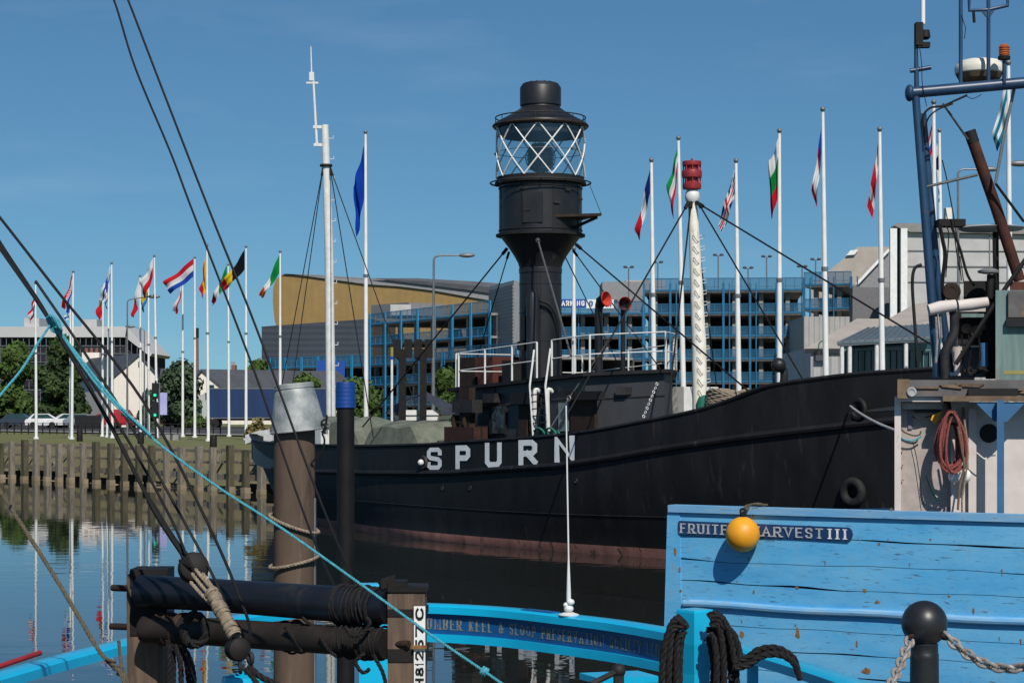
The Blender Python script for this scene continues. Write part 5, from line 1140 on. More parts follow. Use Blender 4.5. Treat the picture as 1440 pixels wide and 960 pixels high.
# ================================================================== THE TRAWLER
TQ, TD_, TN_ = V((1.52, 18.9, 0)), V((.832, -.555, 0)).normalized(), V((-.555, -.832, 0)).normalized()
def TP(q, out, z): return TQ+TD_*q+TN_*(out-.012*q*q*(q > 0)-.03*(2.7-z))+V((0, 0, z))
tr = thing('trawler', (3.5, 19, 0), 'pale blue wooden fishing boat with peeling planks, name board and blue steel gantry', 'fishing boat')
zs = [-.5, -.25, 0, .2, .4, .6, .8, 1.0, 1.2, 1.4, 1.6, 1.78, 1.99, 2.2, 2.43, 2.64]
rnd = random.Random(4)
mb = MB(); NQ = 70; QL = 11.0
def zwob(i, q): return zs[i]+(.010*math.sin(q*1.9+i*1.7)+.004*math.sin(q*7+i))*(0 < i < len(zs)-1)
for i in range(len(zs)-1):
    gaps = [.0025+.010*max(0, math.sin(q_*1.3+i*2.1)+.35*math.sin(q_*6+i))**2 for q_ in [j*QL/NQ for j in range(NQ+1)]]
    for j in range(NQ):
        q0, q1 = j*QL/NQ-.03, (j+1)*QL/NQ-.03; g0, g1 = gaps[j], gaps[j+1]
        a0, a1 = zwob(i, q0)+g0, zwob(i, q1)+g1; b0, b1 = zwob(i+1, q0)-.0025, zwob(i+1, q1)-.0025
        mb.cur = 0; mb.add([TP(q0, 0, a0), TP(q1, 0, a1), TP(q1, 0, b1), TP(q0, 0, b0)], [(0, 1, 2, 3)])
        mb.cur = 1; mb.add([TP(q0, 0, a0), TP(q1, 0, a1), TP(q1, -.02, a1-g1*.6), TP(q0, -.02, a0-g0*.6)], [(0, 1, 2, 3)])
        mb.add([TP(q0, -.02, a0-g0-.004), TP(q1, -.02, a1-g1-.004), TP(q1, -.02, a1), TP(q0, -.02, a0)], [(0, 1, 2, 3)])
mb.cur = 0
hl = mb.build('hull', [m_hullblue, m_darkseam], tr, smooth=False, recalc=False)
def fs(a, b): 
    p = [V((1.58, 19.0, 0)), V((2.5, 20.6, 0)), V((4.4, 21.7, 0)), V((8, 21.6, 0)), V((11, 20.8, 0))]; c_ = crom(p, 5); q = c_[min(len(c_)-1, int(a*20+.001))]; return V((q.x, q.y, -.5+3.05*b))
mb = MB(); mb.grid(fs, 20, 4); mb.grid(lambda a, b: TP(-.03+QL*a, -.08, 2.0+.64*b), 10, 1); mb.build('far_side', m_hullblue, tr, recalc=False)
mb = MB(); pts = [TP(q, -.1, 2.0) for q in (0, 2, 5, 8, 10.9)]+[V((11, 20.7, 2)), V((8, 21.5, 2)), V((4.4, 21.6, 2)), V((2.4, 20.6, 2))]
for p_ in pts: p_.z = 2.0
mb.add(pts, [tuple(range(len(pts)))]); mb.build('deck', m_deck, tr)
mb = MB()
for j in range(40):
    q0, q1 = -.03+j*QL/40, -.03+(j+1)*QL/40
    mb.add([TP(q0, .03, 2.645), TP(q1, .03, 2.645), TP(q1, .03, 2.712), TP(q0, .03, 2.712), TP(q0, -.13, 2.712), TP(q1, -.13, 2.712), TP(q0, -.13, 2.645), TP(q1, -.13, 2.645)], [(0, 1, 2, 3), (3, 2, 5, 4), (0, 6, 7, 1), (4, 5, 7, 6)])
mb.add([TP(-.03, .03, 2.645), TP(-.03, .03, 2.712), TP(-.03, -.13, 2.712), TP(-.03, -.13, 2.645)], [(0, 1, 2, 3)]); mb.build('gunwale', m_rail, tr, recalc=True, smooth=False)
mb = MB(); mb.tube([TP(q*.25+.12, .012, 1.785+.006*math.sin(q)) for q in range(43)], .036, 10); mb.build('rubbing_rail', m_rail, tr)
mb = MB()
for (qa, qb) in ((-.16, .09),): mb.prism([TP(-.045, .010, 2.70), TP(.085, .010, 2.70), TP(.085, .010, -.5), TP(-.20, .010, -.5)], TN_*-.16)
mb.build('stem_post', m_hullblue, tr, smooth=False)
def tproj(x, y, out=0):
    k = (x-720)/F; q = (k*18.9-1.52)/(.832+.555*k)
    for _ in range(6):
        p = TP(q, out, 2); q -= ((p.x/p.y)-k)*18
    p = TP(q, out, 2.0); z = H+(578-y)*p.y/F; return q, z
mb = MB(); qa, _ = tproj(956, 740); qb, _ = tproj(1201, 752); za, zb = 2.435, 2.565
prof = [(qa+.012, za), (qb-.04, za-.005), (qb-.012, za+.02), (qb, za+.06), (qb-.012, zb-.03), (qb-.04, zb-.01), (qa+.012, zb), (qa, zb-.02), (qa, za+.02)]
mb.prism([TP(q, .004, z) for q, z in prof], TN_*.016); nb = mb.build('name_board', m_name, tr, smooth=False)
mb = MB(); nf = lambda x, y, e=0: TP(qa+x, .0225+e*.5, za+.016+y-.003*x)
qx = lambda x: tproj(x, 745)[0]-qa
for s_, x0, x1 in (('FRUITFUL', 959, 1050), ('HARVEST', 1059, 1160), ('III', 1168, 1192)): text(mb, s_, nf, qx(x0), 0, .092, qx(x1)-qx(x0), .021, .011, serif=1, gap=.26 if s_ != 'III' else .9); mb.build('lettering', M('name_white', (.84, .85, .86), (.55, .6, .66), .6, scale=25), nb, smooth=False, recalc=False)
rnd = random.Random(12)
for x, y, w_, h_ in ((1237, 764, 5, 4), (1216, 830, 7, 7), (1234, 846, 8, 6), (1217, 943, 15, 11), (1121, 826, 7, 4), (1060, 832, 4, 6), (991, 706+8, 3, 5), (1043, 892, 8, 12), (1105, 716, 3, 4), (951, 775, 4, 16), (957, 800, 4, 9), (1121, 890, 7, 20), (1255, 716, 4, 5), (1369, 858, 3, 10), (1010, 716, 3, 5), (1060, 725, 3, 3), (1204, 905, 3, 14), (958, 830, 5, 5), (1335, 838, 4, 4)):
    q, z = tproj(x, y); m = 18.3/F; pts = []
    for k in range(11): a = 2*math.pi*k/11; r_ = rnd.uniform(.55, 1.1); pts.append(TP(q+math.cos(a)*w_/2*r_*m*1.1, .003 if x > 962 else .0135, z+math.sin(a)*h_/2*r_*m))
    mb = MB(); mb.add(pts, [tuple(range(11))]); mb.build('rust_patch', m_ruststain, hl, smooth=False)
for k in range(46):
    x = rnd.uniform(965, 1440); i = rnd.choice([3, 4, 5, 6, 7, 8, 9, 10, 12, 13, 14]); q, _ = tproj(x, 800); z = zs[i]+rnd.uniform(.02, .05); w_ = rnd.uniform(.004, .012); h_ = rnd.uniform(.015, .07)
    mb = MB(); pts = [TP(q+w_*math.cos(a)*(1 if math.sin(a) > 0 else .45), .0028, z+(.007 if math.sin(a) > 0 else h_)*math.sin(a)) for a in [2*math.pi*j/10 for j in range(10)]]; mb.add(pts, [tuple(range(10))]); mb.build('rust_weep', m_ruststain if rnd.random() < .7 else m_rail, hl, smooth=False)
# yellow buoy hanging over the gunwale
q, z = tproj(1050, 750); bc = TP(q+.03, .20, 0); bc.z = H+(578-751)*bc.y/F
t = thing('buoy', bc, 'round yellow orange buoy hanging over the trawler name board on a short rope', 'buoy')
mb = MB(); mb.ball(bc, .158, 32, 20, (1, 1, 1.04)); mb.build('float_body', m_yellow, t); mb = MB(); mb.tube([bc+V((0, 0, .15)), bc+V((0, .0, .20))], .028, 10); mb.ring(bc+V((0, 0, .215)), .022, .010, 12, (0, 1, 0)); mb.build('lug', m_tar, t)
e = TP(q+.05, .05, 2.73); mb = MB(); laid(mb, crom([bc+V((0, 0, .21)), (bc+e)/2+V((0, 0, .12)), e, TP(q+.12, -.1, 2.735), TP(q+.1, -.16, 2.6)], 5), .012); laid(mb, crom([bc+V((0, 0, .21)), (bc+e)/2+V((.02, 0, .10)), e+V((.03, 0, .01)), TP(q+.2, -.05, 2.735)], 5), .010); mb.build('lanyard', m_ropeolive, t)
# ---- shelter and casing amidships
def tb(x0, x1, y0, y1, D, depth, name, mat, parent=tr, D1=None):
    mb = MB(); D1 = D; a, b = P(x0, 578, D), P(x1, 578, D); Dm = D
    z0, z1 = H+(578-y1)*D/F, H+(578-y0)*D/F; mb.prism([V((a.x, D, z0)), V((b.x, D, z0)), V((b.x, D, z1)), V((a.x, D, z1))], V(((x0-720)/F*depth, depth, 0))); return mb.build(name, mat, parent, smooth=False)
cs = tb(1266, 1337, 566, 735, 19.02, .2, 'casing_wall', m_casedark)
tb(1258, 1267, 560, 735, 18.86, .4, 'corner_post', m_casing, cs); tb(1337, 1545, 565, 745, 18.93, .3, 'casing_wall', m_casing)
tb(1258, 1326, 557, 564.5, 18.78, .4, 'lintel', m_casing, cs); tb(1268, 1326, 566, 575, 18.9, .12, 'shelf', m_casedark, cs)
tb(1286, 1323, 574, 580, 18.95, .08, 'pipe_rack', m_dark, cs)
rf = tb(1266, 1545, 534, 557, 18.74, 2.2, 'shelter_roof', m_roofgrey)
tb(1262, 1279, 533, 560, 18.70, .25, 'roof_end_block', m_plankbrown, rf)
tb(1326, 1545, 556.5, 564, 18.58, .3, 'eaves_board', m_plankbrown, rf)
mb = MB(); rnd = random.Random(3)
for k in range(9):
    x0 = 1290+k*26+rnd.uniform(-8, 8); y = 538+rnd.uniform(-1, 12); mb.prism([P(x0, y, 18.72), P(x0+rnd.uniform(25, 50), y+rnd.uniform(-3, 1), 18.72), P(x0+rnd.uniform(20, 44), y+rnd.uniform(2, 7), 18.72), P(x0+4, y+rnd.uniform(2, 5), 18.72)], (0, .014, 0))
mb.build('rust_flakes', m_plankbrown, rf, smooth=False)
tb(1362, 1432, 546, 556, 18.66, .3, 'roof_slot', m_black2, rf)
mb = MB(); c_ = P(1282, 551, 18.69); mb.ring(c_, .035, .014, 16, (0, 1, 0)); mb.lathe([(.03, 0), (.03, .004)], c_, 14, (0, -1, 0)); mb.build('deck_light', m_galv, rf)
tb(1402, 1412, 562, 760, 18.5, .07, 'support_post', m_postblue)
mb = MB(); mb.prism([P(x, y, 18.6) for x, y in ((1372, 566), (1442, 566), (1416, 593), (1398, 592))], (0, .02, 0)); mb.build('gusset_plate', m_postblue, tr, smooth=False)
mb = MB(); c_ = P(1391, 609, 18.92); mb.ring(c_, .078, .012, 28, (0, 1, 0)); mb.lathe([(.074, 0), (.074, .008)], c_, 24, (0, -1, 0)); mb.build('porthole', m_black2, tr)
tb(1362, 1373, 574, 740, 18.86, .1, 'sunlit_strip', m_casing); tb(1352, 1357, 572, 640, 18.8, .05, 'wooden_batten', m_plankbrown)  # first box is added for a sunlit strip left between shadows
tb(1277, 1283, 577, 603, 19.0, .03, 'faded_tape', M('faded_violet', (.16, .15, .22), (.24, .22, .26), .7), cs)
for y in (633, 654, 675): mb = MB(); c_ = P(1269, y, 19.0); mb.lathe([(.008, 0), (.008, .012)], c_, 8, (0, -1, 0)); mb.build('bolt', m_ruststain, cs)
mb = MB(); mb.prism([P(x, y, 18.9) for x, y in ((1311, 584), (1324, 578), (1322, 588), (1315, 596), (1309, 590))], (0, .02, 0)); tag(mb.build('yellow_rag', m_yellow, None), 'small yellow rag hooked under the trawler shelter roof beside the red coil', 'rag')
# ropes and lines on the casing
def rope(name, pts, D, r, mat, label, cat='rope', group=None, strands=True, parent=None):
    pp = [P(p[0], p[1], p[2] if len(p) > 2 else D) for p in pts]; pp = crom(pp, 8); mb = MB()
    if strands: laid(mb, pp, r)
    else: mb.tube(pp, r, 8)
    o = mb.build(name, mat, parent)
    if parent is None: tag(o, label, cat, group)
    return o
rope('hanging_line', [(1262, 592), (1270, 606), (1284, 612), (1293, 611), (1295, 606)], 18.95, .008, m_ropeolive, '', parent=cs)
rope('hanging_line', [(1264, 612), (1272, 618), (1285, 619), (1296, 613)], 18.94, .008, m_ropeteal, '', parent=cs)
rope('hanging_line', [(1284, 622), (1290, 650), (1299, 712)], 18.97, .004, m_wire, '', parent=cs, strands=False)
rope('hanging_line', [(1283, 585), (1292, 589), (1310, 584)], 18.93, .006, m_wire, '', parent=cs, strands=False)
rope('hanging_line', [(1302, 668), (1310, 690), (1318, 704)], 18.96, .006, m_ropegreen, '', parent=cs, strands=False)
rope('hanging_line', [(1373, 636), (1385, 645), (1392, 641), (1400, 640)], 18.7, .006, m_polewhite, '', parent=tr, strands=False)
# red coil
cc = P(1337, 619, 18.72); t = thing('rope_coil', cc-V((0, 0, .32)), 'big hanging coil of faded red rope on the trawler casing', 'coil of rope')
rnd = random.Random(9)
for k in range(17):
    w_ = rnd.uniform(.075, .145); h_ = rnd.uniform(.24, .30); dx = rnd.uniform(-.02, .02); dz = rnd.uniform(-.04, .01); dy = -.08+.010*k; pts = []
    for i in range(25): a = 2*math.pi*i/24; pts.append(cc+V((dx+w_*math.sin(a)*(1-.25*math.cos(a)), dy+.02*math.sin(a+k), dz+h_*math.cos(a))))
    mb = MB(); laid(mb, pts, .011, .09); mb.build('turn', m_coil, t)
mb = MB(); top = cc+V((0, 0, .25))
for k in range(5): mb.ring(top+V((0, 0, -.01-.018*k)), .055, .016, 18, (0, .2, 1))
mb.tube([top, top+V((0, .1, .1)), top+V((0, .25, .12))], .02, 8); mb.build('lashing', m_black2, t)
for x, lab in ((1342, 'left of the two small white floats below the red rope coil'), (1357, 'right of the two small white floats below the red rope coil')):
    c_ = P(x, 669, 18.8); mb = MB(); mb.ball(c_, .058, 18, 12, (1, 1, 1.15)); tag(mb.build('float', m_polewhite), lab, 'float', 'small white floats on the trawler')
rope('float_line', [(1347, 600), (1352, 630), (1356, 655), (1350, 680), (1347, 716)], 18.62, .012, m_plankbrown, 'brown frayed line hanging through the two white floats')
rope('float_line', [(1356, 590), (1361, 630), (1360, 652), (1357, 676), (1353, 700), (1353, 722)], 18.7, .010, m_ropebeige, 'pale beige line hanging right of the two white floats')
# ---- gantry
ga = thing('gantry', (3.9, 19.3, 3.9), None, None); ga.parent = tr; ga.location = V((3.9, 19.3, 3.9))-tr.location
def gt(name, pts, D, r, mat=m_gantry, parent=None, n=14, smoothp=False):
    pp = [P(p[0], p[1], p[2] if len(p) > 2 else D) for p in pts]
    if smoothp: pp = crom(pp, 6)
    mb = MB(); mb.tube(pp, r, n); return mb.build(name, mat, parent or ga)
gt('leg', [(1287, 128), (1303, 330), (1319, 530)], 19.3, [.038, .042, .046]); gt('leg', [(1297, 160, 19.7), (1317, 380, 19.75), (1337, 528, 19.8)], 19.7, .040)
gt('leg', [(1470, 120, 19.3), (1490, 528, 19.3)], 19.3, .045)
gt('crossbeam', [(1277, 131), (1480, 113)], 19.3, .055); mb = MB(); c_ = P(1279, 131, 19.3); mb.ball(c_, .075, 14, 10, (.6, 1, 1.1)); mb.build('end_plate', m_gantry, ga)
gt('mast_tube', [(1289, 128), (1288, 58)], 19.3, [.025, .018]); gt('whip_aerial', [(1298, 34), (1298, -20)], 19.3, .021, m_polewhite)
mb = MB(); a = P(1294, 50, 19.3); mb.box(a.x-.05, a.x+.02, 19.25, 19.35, a.z-.10, a.z+.12); mb.lathe([(.03, -.04), (.05, -.02), (.04, .05)], a+V((.05, 0, 0)), 12); mb.box(a.x-.03, a.x+.09, 19.26, 19.34, a.z-.12, a.z-.07); mb.build('navigation_lamp', m_tar, ga)
gt('spreader', [(1280, 100), (1309, 95)], 19.3, .022)
gt('aerial', [(1351, 120), (1351, -20)], 19.3, .019); gt('aerial', [(1390, 116), (1390, -20)], 19.3, .019)
gt('aerial_bracket', [(1363, -5), (1363, 15), (1390, 14), (1417, 8), (1417, -8)], 19.3, .018)
mb = MB(); mb.prism([P(x, y, 19.29) for x, y in ((1379, 14), (1401, 12), (1393, 24), (1387, 24))], (0, .02, 0)); mb.build('gusset_plate', m_gantry, ga)
gt('lead', [(1369, 16), (1370, 32)], 19.3, .014, m_tar); gt('lead', [(1352, 22), (1358, 40), (1356, 55)], 19.28, .004, m_wire, n=5)
mb = MB(); c_ = P(1377, 96, 19.64); mb.lathe([(.12, -.10), (.20, -.085), (.235, -.05), (.24, -.02), (.235, .02), (.20, .065), (.12, .085), (.02, .09)], c_, 32); rd = mb.build('radar_dome', M('radar_white', (.70, .68, .60), (.6, .58, .5), .4, scale=2), ga)
mb = MB(); mb.lathe([(.10, -.14), (.11, -.1), (.19, -.092), (.228, -.06), (.2, -.11), (.10, -.15)], c_, 28); mb.build('radar_base', m_plankbrown, rd)
gt('beacon_pole', [(1412, 118), (1412, 84)], 19.25, .018); mb = MB(); c_ = P(1412, 84, 19.25); mb.lathe([(.058, 0), (.06, .03), (.05, .035)], c_, 18); bb = mb.build('beacon_base', m_tar, ga)
mb = MB(); mb.lathe([(.048, .035), (.05, .06), (.045, .13), (.03, .148), (.003, .15)], c_, 18)
for k in range(4): mb.ring(c_+V((0, 0, .05+.022*k)), .05, .005, 18)
mb.build('beacon_lens', m_amber, bb)
gt('exhaust_pipe', [(1365, 190, 19.6), (1400, 290, 19.6), (1434, 395, 19.6)], 19.6, .056, m_pipe, n=20)
gt('exhaust_end', [(1363.5, 184, 19.6), (1369, 201, 19.6)], 19.6, .059, m_black2, n=20)
gt('brace', [(1297, 264), (1374, 246, 19.55)], 19.35, .014, m_greywire, n=8); gt('brace', [(1326, 146), (1361, 196, 19.5)], 19.3, .011, m_greywire, n=8)
gt('strut', [(1427, 122), (1412, 190), (1400, 258)], 19.4, .016, m_galvlamp, n=8); gt('wire', [(1400, 258), (1440, 312)], 19.45, .014, m_wire, n=6)
gt('cable', [(1300, 190), (1298, 165), (1308, 152), (1326, 149), (1342, 142), (1360, 134)], 19.24, .012, m_tar, smoothp=True, n=6)
gt('cable', [(1301, 205), (1303, 172), (1316, 156), (1340, 146)], 19.22, .009, m_tar, smoothp=True, n=6)
gt('cable', [(1357, 134), (1368, 139), (1380, 133)], 19.25, .004, m_wire, smoothp=True, n=5); gt('cable', [(1293, 66), (1296, 90), (1297, 118), (1303, 150)], 19.24, .004, m_wire, smoothp=True, n=5)
gt('hose', [(1296, 372), (1286, 378), (1283, 400), (1286, 450), (1291, 516)], 19.25, .016, m_rub, smoothp=True, n=8)
for pts, r_ in (([(1321, 315), (1326, 340), (1329, 360), (1325, 400), (1328, 430)], .02), ([(1338, 318), (1350, 350), (1360, 385), (1370, 402)], .014), ([(1325, 225), (1333, 260), (1345, 330), (1352, 395)], .006), ([(1330, 390), (1334, 330), (1328, 316)], .006), ([(1350, 360), (1353, 380), (1355, 396)], .005), ([(1398, 335), (1399, 380), (1402, 410)], .018), ([(1340, 316), (1344, 345), (1349, 380)], .006)):
    gt('cable', pts, 19.45, r_, m_tar, smoothp=True, n=6)
mb = MB(); a = P(1332, 312, 19.6); mb.box(a.x-.10, a.x+.16, 19.5, 19.7, a.z-.05, a.z+.02); mb.build('lamp_bracket', m_tar, ga)
mb = MB(); a = P(1330, 297, 19.6); mb.box(a.x-.01, a.x+.05, 19.55, 19.65, a.z-.08, a.z+.03); mb.build('floodlight', m_cream, ga)
gt('aerial', [(1321, 312), (1320, 240)], 19.6, .006, m_polewhite, n=6)
mb = MB(); c_ = P(1394, 321, 19.9); mb.lathe([(.05, -.04), (.30, -.02), (.33, .0), (.25, .02), (.03, .03)], c_, 28); mb.build('satellite_dish', m_lightgrey, ga)
gt('dish_post', [(1400, 326, 19.9), (1401, 420, 19.9)], 19.9, .03, m_tar)
# fenders and machinery on the shelter roof
gt('rolled_cover', [(1306, 436), (1322, 432), (1344, 429)], 19.15, [.055, .062, .055], m_casing, tr); gt('rolled_cover', [(1347, 430), (1366, 428), (1389, 425)], 19.3, [.055, .058, .052], m_casing, tr)
mb = MB(); c_ = P(1338, 410, 19.35); mb.ring(c_, .06, .03, 22, (.3, 1, 0)); mb.lathe([(.05, -.02), (.05, .02)], c_, 16, (.3, 1, 0)); mb.obox(c_+V((.03, 0, -.1)), (.03, 0, 0), (0, .03, 0), (.02, 0, .12)); mb.build('power_block', m_brownplate, tr)
mc = thing('deck_machinery', (0, 0, 0), None, None); mc.parent = tr; mc.location = V((4.5, 19.4, 3.9))-tr.location
def mbx(x0, x1, y0, y1, D, dp, name, mat): return tb(x0, x1, y0, y1, D, dp, name, mat, mc)
mbx(1355, 1391, 395, 421, 19.6, .2, 'control_box', m_tar); mbx(1347, 1396, 438, 484, 19.5, .3, 'winch_frame', m_black2); mbx(1386, 1401, 415, 532, 19.35, .25, 'casing', m_tar)
mbx(1352, 1384, 441, 446, 19.3, .1, 'guard_rail', m_teal); mbx(1342, 1400, 488, 530, 19.9, .2, 'back_plate', m_ribgrey)
mb = MB(); 
for x, y, r_ in ((1358, 462, .05), (1372, 466, .06), (1383, 458, .045)): mb.lathe([(r_, 0), (r_, .05), (r_*.5, .06)], P(x, y, 19.5), 16, (0, -1, 0))
mb.build('winch_drums', m_plankbrown, mc)
gt('stack', [(1392, 420), (1393, 386)], 19.35, .035, m_tar, mc); mb = MB(); mb.lathe([(.05, 0), (.10, .01), (.105, .03), (.06, .05)], P(1390, 385, 19.35), 20); mb.build('stack_cap', m_ribgrey, mc)
gt('davit', [(1342, 438), (1341, 470), (1329, 497), (1329, 532)], 19.2, .045, m_dark, mc, smoothp=True); gt('bollard_post', [(1383, 482), (1384, 516)], 19.25, .042, m_postblue, mc)
mb = MB(); mb.lathe([(.035, 0), (.03, .1), (.065, .28)], P(1346, 528, 19.4)-V((0, 0, 0)), 16); mb.build('white_bucket', m_casing, mc)
gt('topping_wire', [(1444, 362), (1400, 425), (1344, 512)], 19.05, .022, m_tar, mc, n=8); gt('chain_fall', [(1316, 445), (1318, 480), (1316, 510)], 19.1, .012, m_chain, mc, n=6); gt('chain_fall', [(1322, 445), (1324, 475)], 19.1, .010, m_chain, mc, n=6)
gt('white_pipe', [(1303, 375), (1310, 440), (1322, 530)], 19.7, .018, m_casing, mc, n=8)
for x in (1352, 1362, 1376): gt('grab_line', [(x, 470), (x+3, 500), (x-2, 524)], 19.2, .008, m_tar, mc, n=5)
mb = MB(); rnd = random.Random(8)
pts = [P(1356+rnd.uniform(0, 34), 516+rnd.uniform(0, 12), 19.2+rnd.uniform(-.1, .1)) for k in range(16)]; laid(mb, crom(pts, 4), .014); mb.build('heaped_rope', m_ropeblack, mc)
wh = tb(1400, 1545, 408, 534, 19.0, 1.2, 'winch_house', m_teal)
tb(1415, 1545, 447, 459, 18.93, .1, 'recess', m_black2, wh); tb(1418, 1545, 409, 446, 18.95, .1, 'upper_panel', m_roofgrey, wh); tb(1412, 1545, 520.5, 526, 18.7, .2, 'yellow_bar', m_ylw, wh)
tb(1420, 1446, 396, 408, 19.1, .4, 'hatch', m_redbrown, wh)

# ================================================================== THE BLUE BARGE
ba = thing('sailing_barge', (-.4, 11, 0), 'bright cyan sailing barge whose curved stern rail carries a lettered blue board', 'barge')
ZR = 2.2
RP = [(-140, 995), (-60, 972), (0, 954), (90, 928), (180, 905), (260, 886), (340, 869), (430, 857), (520, 851), (600, 851.5), (700, 857), (800, 868), (870, 877), (940, 889), (1000, 903), (1060, 920), (1120, 938), (1180, 958), (1240, 982), (1300, 1012)]
rc = crom([V(((x-720)/F*3920/(y-578), 3920/(y-578), 0)) for x, y in RP], 10)
L_ = [0]
for a, b in zip(rc, rc[1:]): L_.append(L_[-1]+(b-a).length)
def RC(s):
    s = max(0, min(L_[-1]-1e-6, s))
    for i in range(len(L_)-1):
        if s <= L_[i+1]: t = (s-L_[i])/(L_[i+1]-L_[i]); p = rc[i].lerp(rc[i+1], t); d = (rc[min(i+2, len(rc)-1)]-rc[max(i-1, 0)]).normalized(); return p, d
def s_at(x):
    best = min(range(len(rc)), key=lambda i: abs(720+F*rc[i].x/rc[i].y-x) if i > 5 else 1e9); return L_[best]
def rail_sweep(s0, s1, sec, name, mat, parent=ba, n=90):
    """sec: list of (offset outboard, z)"""
    mb = MB(); m = len(sec)
    for i in range(n+1):
        p, d = RC(s0+(s1-s0)*i/n); o_ = V((-d.y, d.x, 0))
        for a, z in sec: mb.v.append(p+o_*a+V((0, 0, z)))
    for i in range(n):
        for k in range(m): mb.f.append([i*m+k, i*m+(k+1) % m, (i+1)*m+(k+1) % m, (i+1)*m+k]); mb.mi.append(0)
    mb.f.append(list(range(m))); mb.f.append([n*m+k for k in range(m)]); mb.mi += [0, 0]
    return mb.build(name, mat, parent)
sA, sB = s_at(590), s_at(948)
rail_sweep(0, L_[-1], [(-.03, ZR-.05), (.13, ZR-.05), (.13, ZR+.0), (.11, ZR+.012), (-.01, ZR+.012), (-.03, ZR)], 'rail_cap', m_cyan)
rail_sweep(sA-.1, sB+.1, [(0.005, ZR-.20), (.045, ZR-.20), (.045, ZR-.05), (0.005, ZR-.05)], 'name_board', m_boardblue); nb = [o for o in ba.children if o.name.startswith('name_board')][0]
rail_sweep(sA-.1, sB+.15, [(-.02, ZR-.255), (.07, ZR-.255), (.07, ZR-.198), (-.02, ZR-.198)], 'lower_rail', m_cyan)
def bm_(x, y, e=0): p, d = RC(s_at(603)+x); o_ = V((-d.y, d.x, 0)); return p-o_*(-.003+e*.4)+V((0, 0, ZR-.165+y))
tot = s_at(929)-s_at(603)
mb = MB(); text(mb, 'HUMBER KEEL & SLOOP PRESERVATION SOCIETY LTD', bm_, -.06, 0, .078, tot+.06, .0145, .007, serif=1, space=.5, gap=.3); mb.build('lettering', m_gilt, nb, smooth=False, recalc=False)
p, d = RC((s_at(722)+s_at(778))/2); rail_sweep(s_at(726), s_at(776), [(.01, ZR+.0125), (.10, ZR+.0125), (.10, ZR+.018), (.01, ZR+.018)], 'tread_plate', m_boardblue, n=10)
# hull and deck below the rail
mb = MB(); n = len(rc); hz = 1.1
ctr = V((-.5, 7, 0))
ins = [ctr+(p-ctr)*.93 for p in rc]
mb.add([V((p.x, p.y, -.3)) for p in ins]+[V((p.x, p.y, hz)) for p in ins], [(i, i+1, n+i+1, n+i) for i in range(n-1)]); mb.build('hull', m_boardblue, ba, recalc=False)
mb = MB(); mb.add([V((p.x, p.y, hz)) for p in ins]+[V((ins[-1].x, 3.3, hz)), V((ins[0].x, 3.3, hz))], [tuple(range(n+2))]); mb.build('deck', m_deck, ba)
for x in (10, 1060, 1170):
    p, d = RC(s_at(x)); mb = MB(); mb.box(p.x-.03, p.x+.03, p.y+.03, p.y+.09, hz, ZR-.26 if 590 < x < 950 else ZR-.05); mb.build('rail_stanchion', m_cyan, ba, smooth=False)
# timber heads
def thead(x0, x1, yt, D, name='timber_head', rot=0, cham=0, mat=m_cyan):
    a, b = P(x0, yt, D), P(x1, yt, D); c_ = (a+b)/2; w_ = (b.x-a.x)/2; cs_, sn = math.cos(rot), math.sin(rot); k = 1/(abs(cs_)+abs(sn))
    A, B = V((cs_, sn, 0))*w_*k, V((-sn, cs_, 0))*w_*k
    mb = MB(); z1 = c_.z; secs = [(z1, .96), (z1-.012, 1), (z1-.18, 1), (z1-.34, .80), (hz, .78)]; vs = []
    for z, f_ in secs:
        for sx, sy in ((-1, -1), (1, -1), (1, 1), (-1, 1)): q = c_+A*sx*f_+B*sy*f_; q.z = z; vs.append(q)
    mb.add(vs, [(3, 2, 1, 0), (16, 17, 18, 19)]+[(i*4+k_, i*4+(k_+1) % 4, (i+1)*4+(k_+1) % 4, (i+1)*4+k_) for i in range(4) for k_ in range(4)])
    return mb.build(name, mat, ba, smooth=False)
thead(951, 1003, 856, 10.6, rot=R(38)); thead(503, 534, 820, 12.2, rot=R(8))
mb = MB(); mb.prism([P(x, y, 12.0) for x, y in ((497, 870), (551, 872), (551, 1000), (505, 1000), (505, 935), (497, 915))], (0, .10, 0)); mb.build('knee', m_cyan, ba, smooth=False)
mb = MB(); a = P(870, 952, 11.3); mb.obox(a, V((.17, .05, 0)), (-.05, .12, 0), (0, 0, .018)); mb.build('hatch_lid', m_cyan, ba, smooth=False)
mb = MB(); a = P(870, 942, 11.0); mb.ball(a, .04, 12, 8); mb.tube([a, P(830, 962, 10.9)], .018, 8); mb.tube([a, a-V((0, 0, .6))], .03, 8); mb.build('cleat', m_dark, ba)
# white staff on the rail
p, d = RC(s_at(800)); b = p+V((0, .05, ZR+.012)); D = b.y
t = thing('staff', b, 'slim white staff rising from a knotted white foot on the blue lettered rail', 'staff')
mb = MB(); mb.tube([b+V((0, 0, .09)), b+V((0, 0, .155)), b+V((-.001, 0, .40)), P(796, 570, D)], [.016, .0155, .006, .005], 12); mb.build('shaft', m_white, t)
mb = MB(); mb.tube([b+V((0, 0, .07)), b+V((0, 0, .15))], .013, 10); mb.build('collar', m_galvlamp, t)
mb = MB(); mb.lathe([(.07, 0), (.07, .006), (.03, .02)], b, 20); mb.ball(b+V((.0, 0, .045)), .034, 14, 10, (1, 1, .8)); mb.ball(b+V((.012, -.01, .09)), .028, 14, 10, (1, 1, .8)); mb.ball(b+V((-.02, -.01, .07)), .018, 10, 8); mb.build('foot', m_white, t)
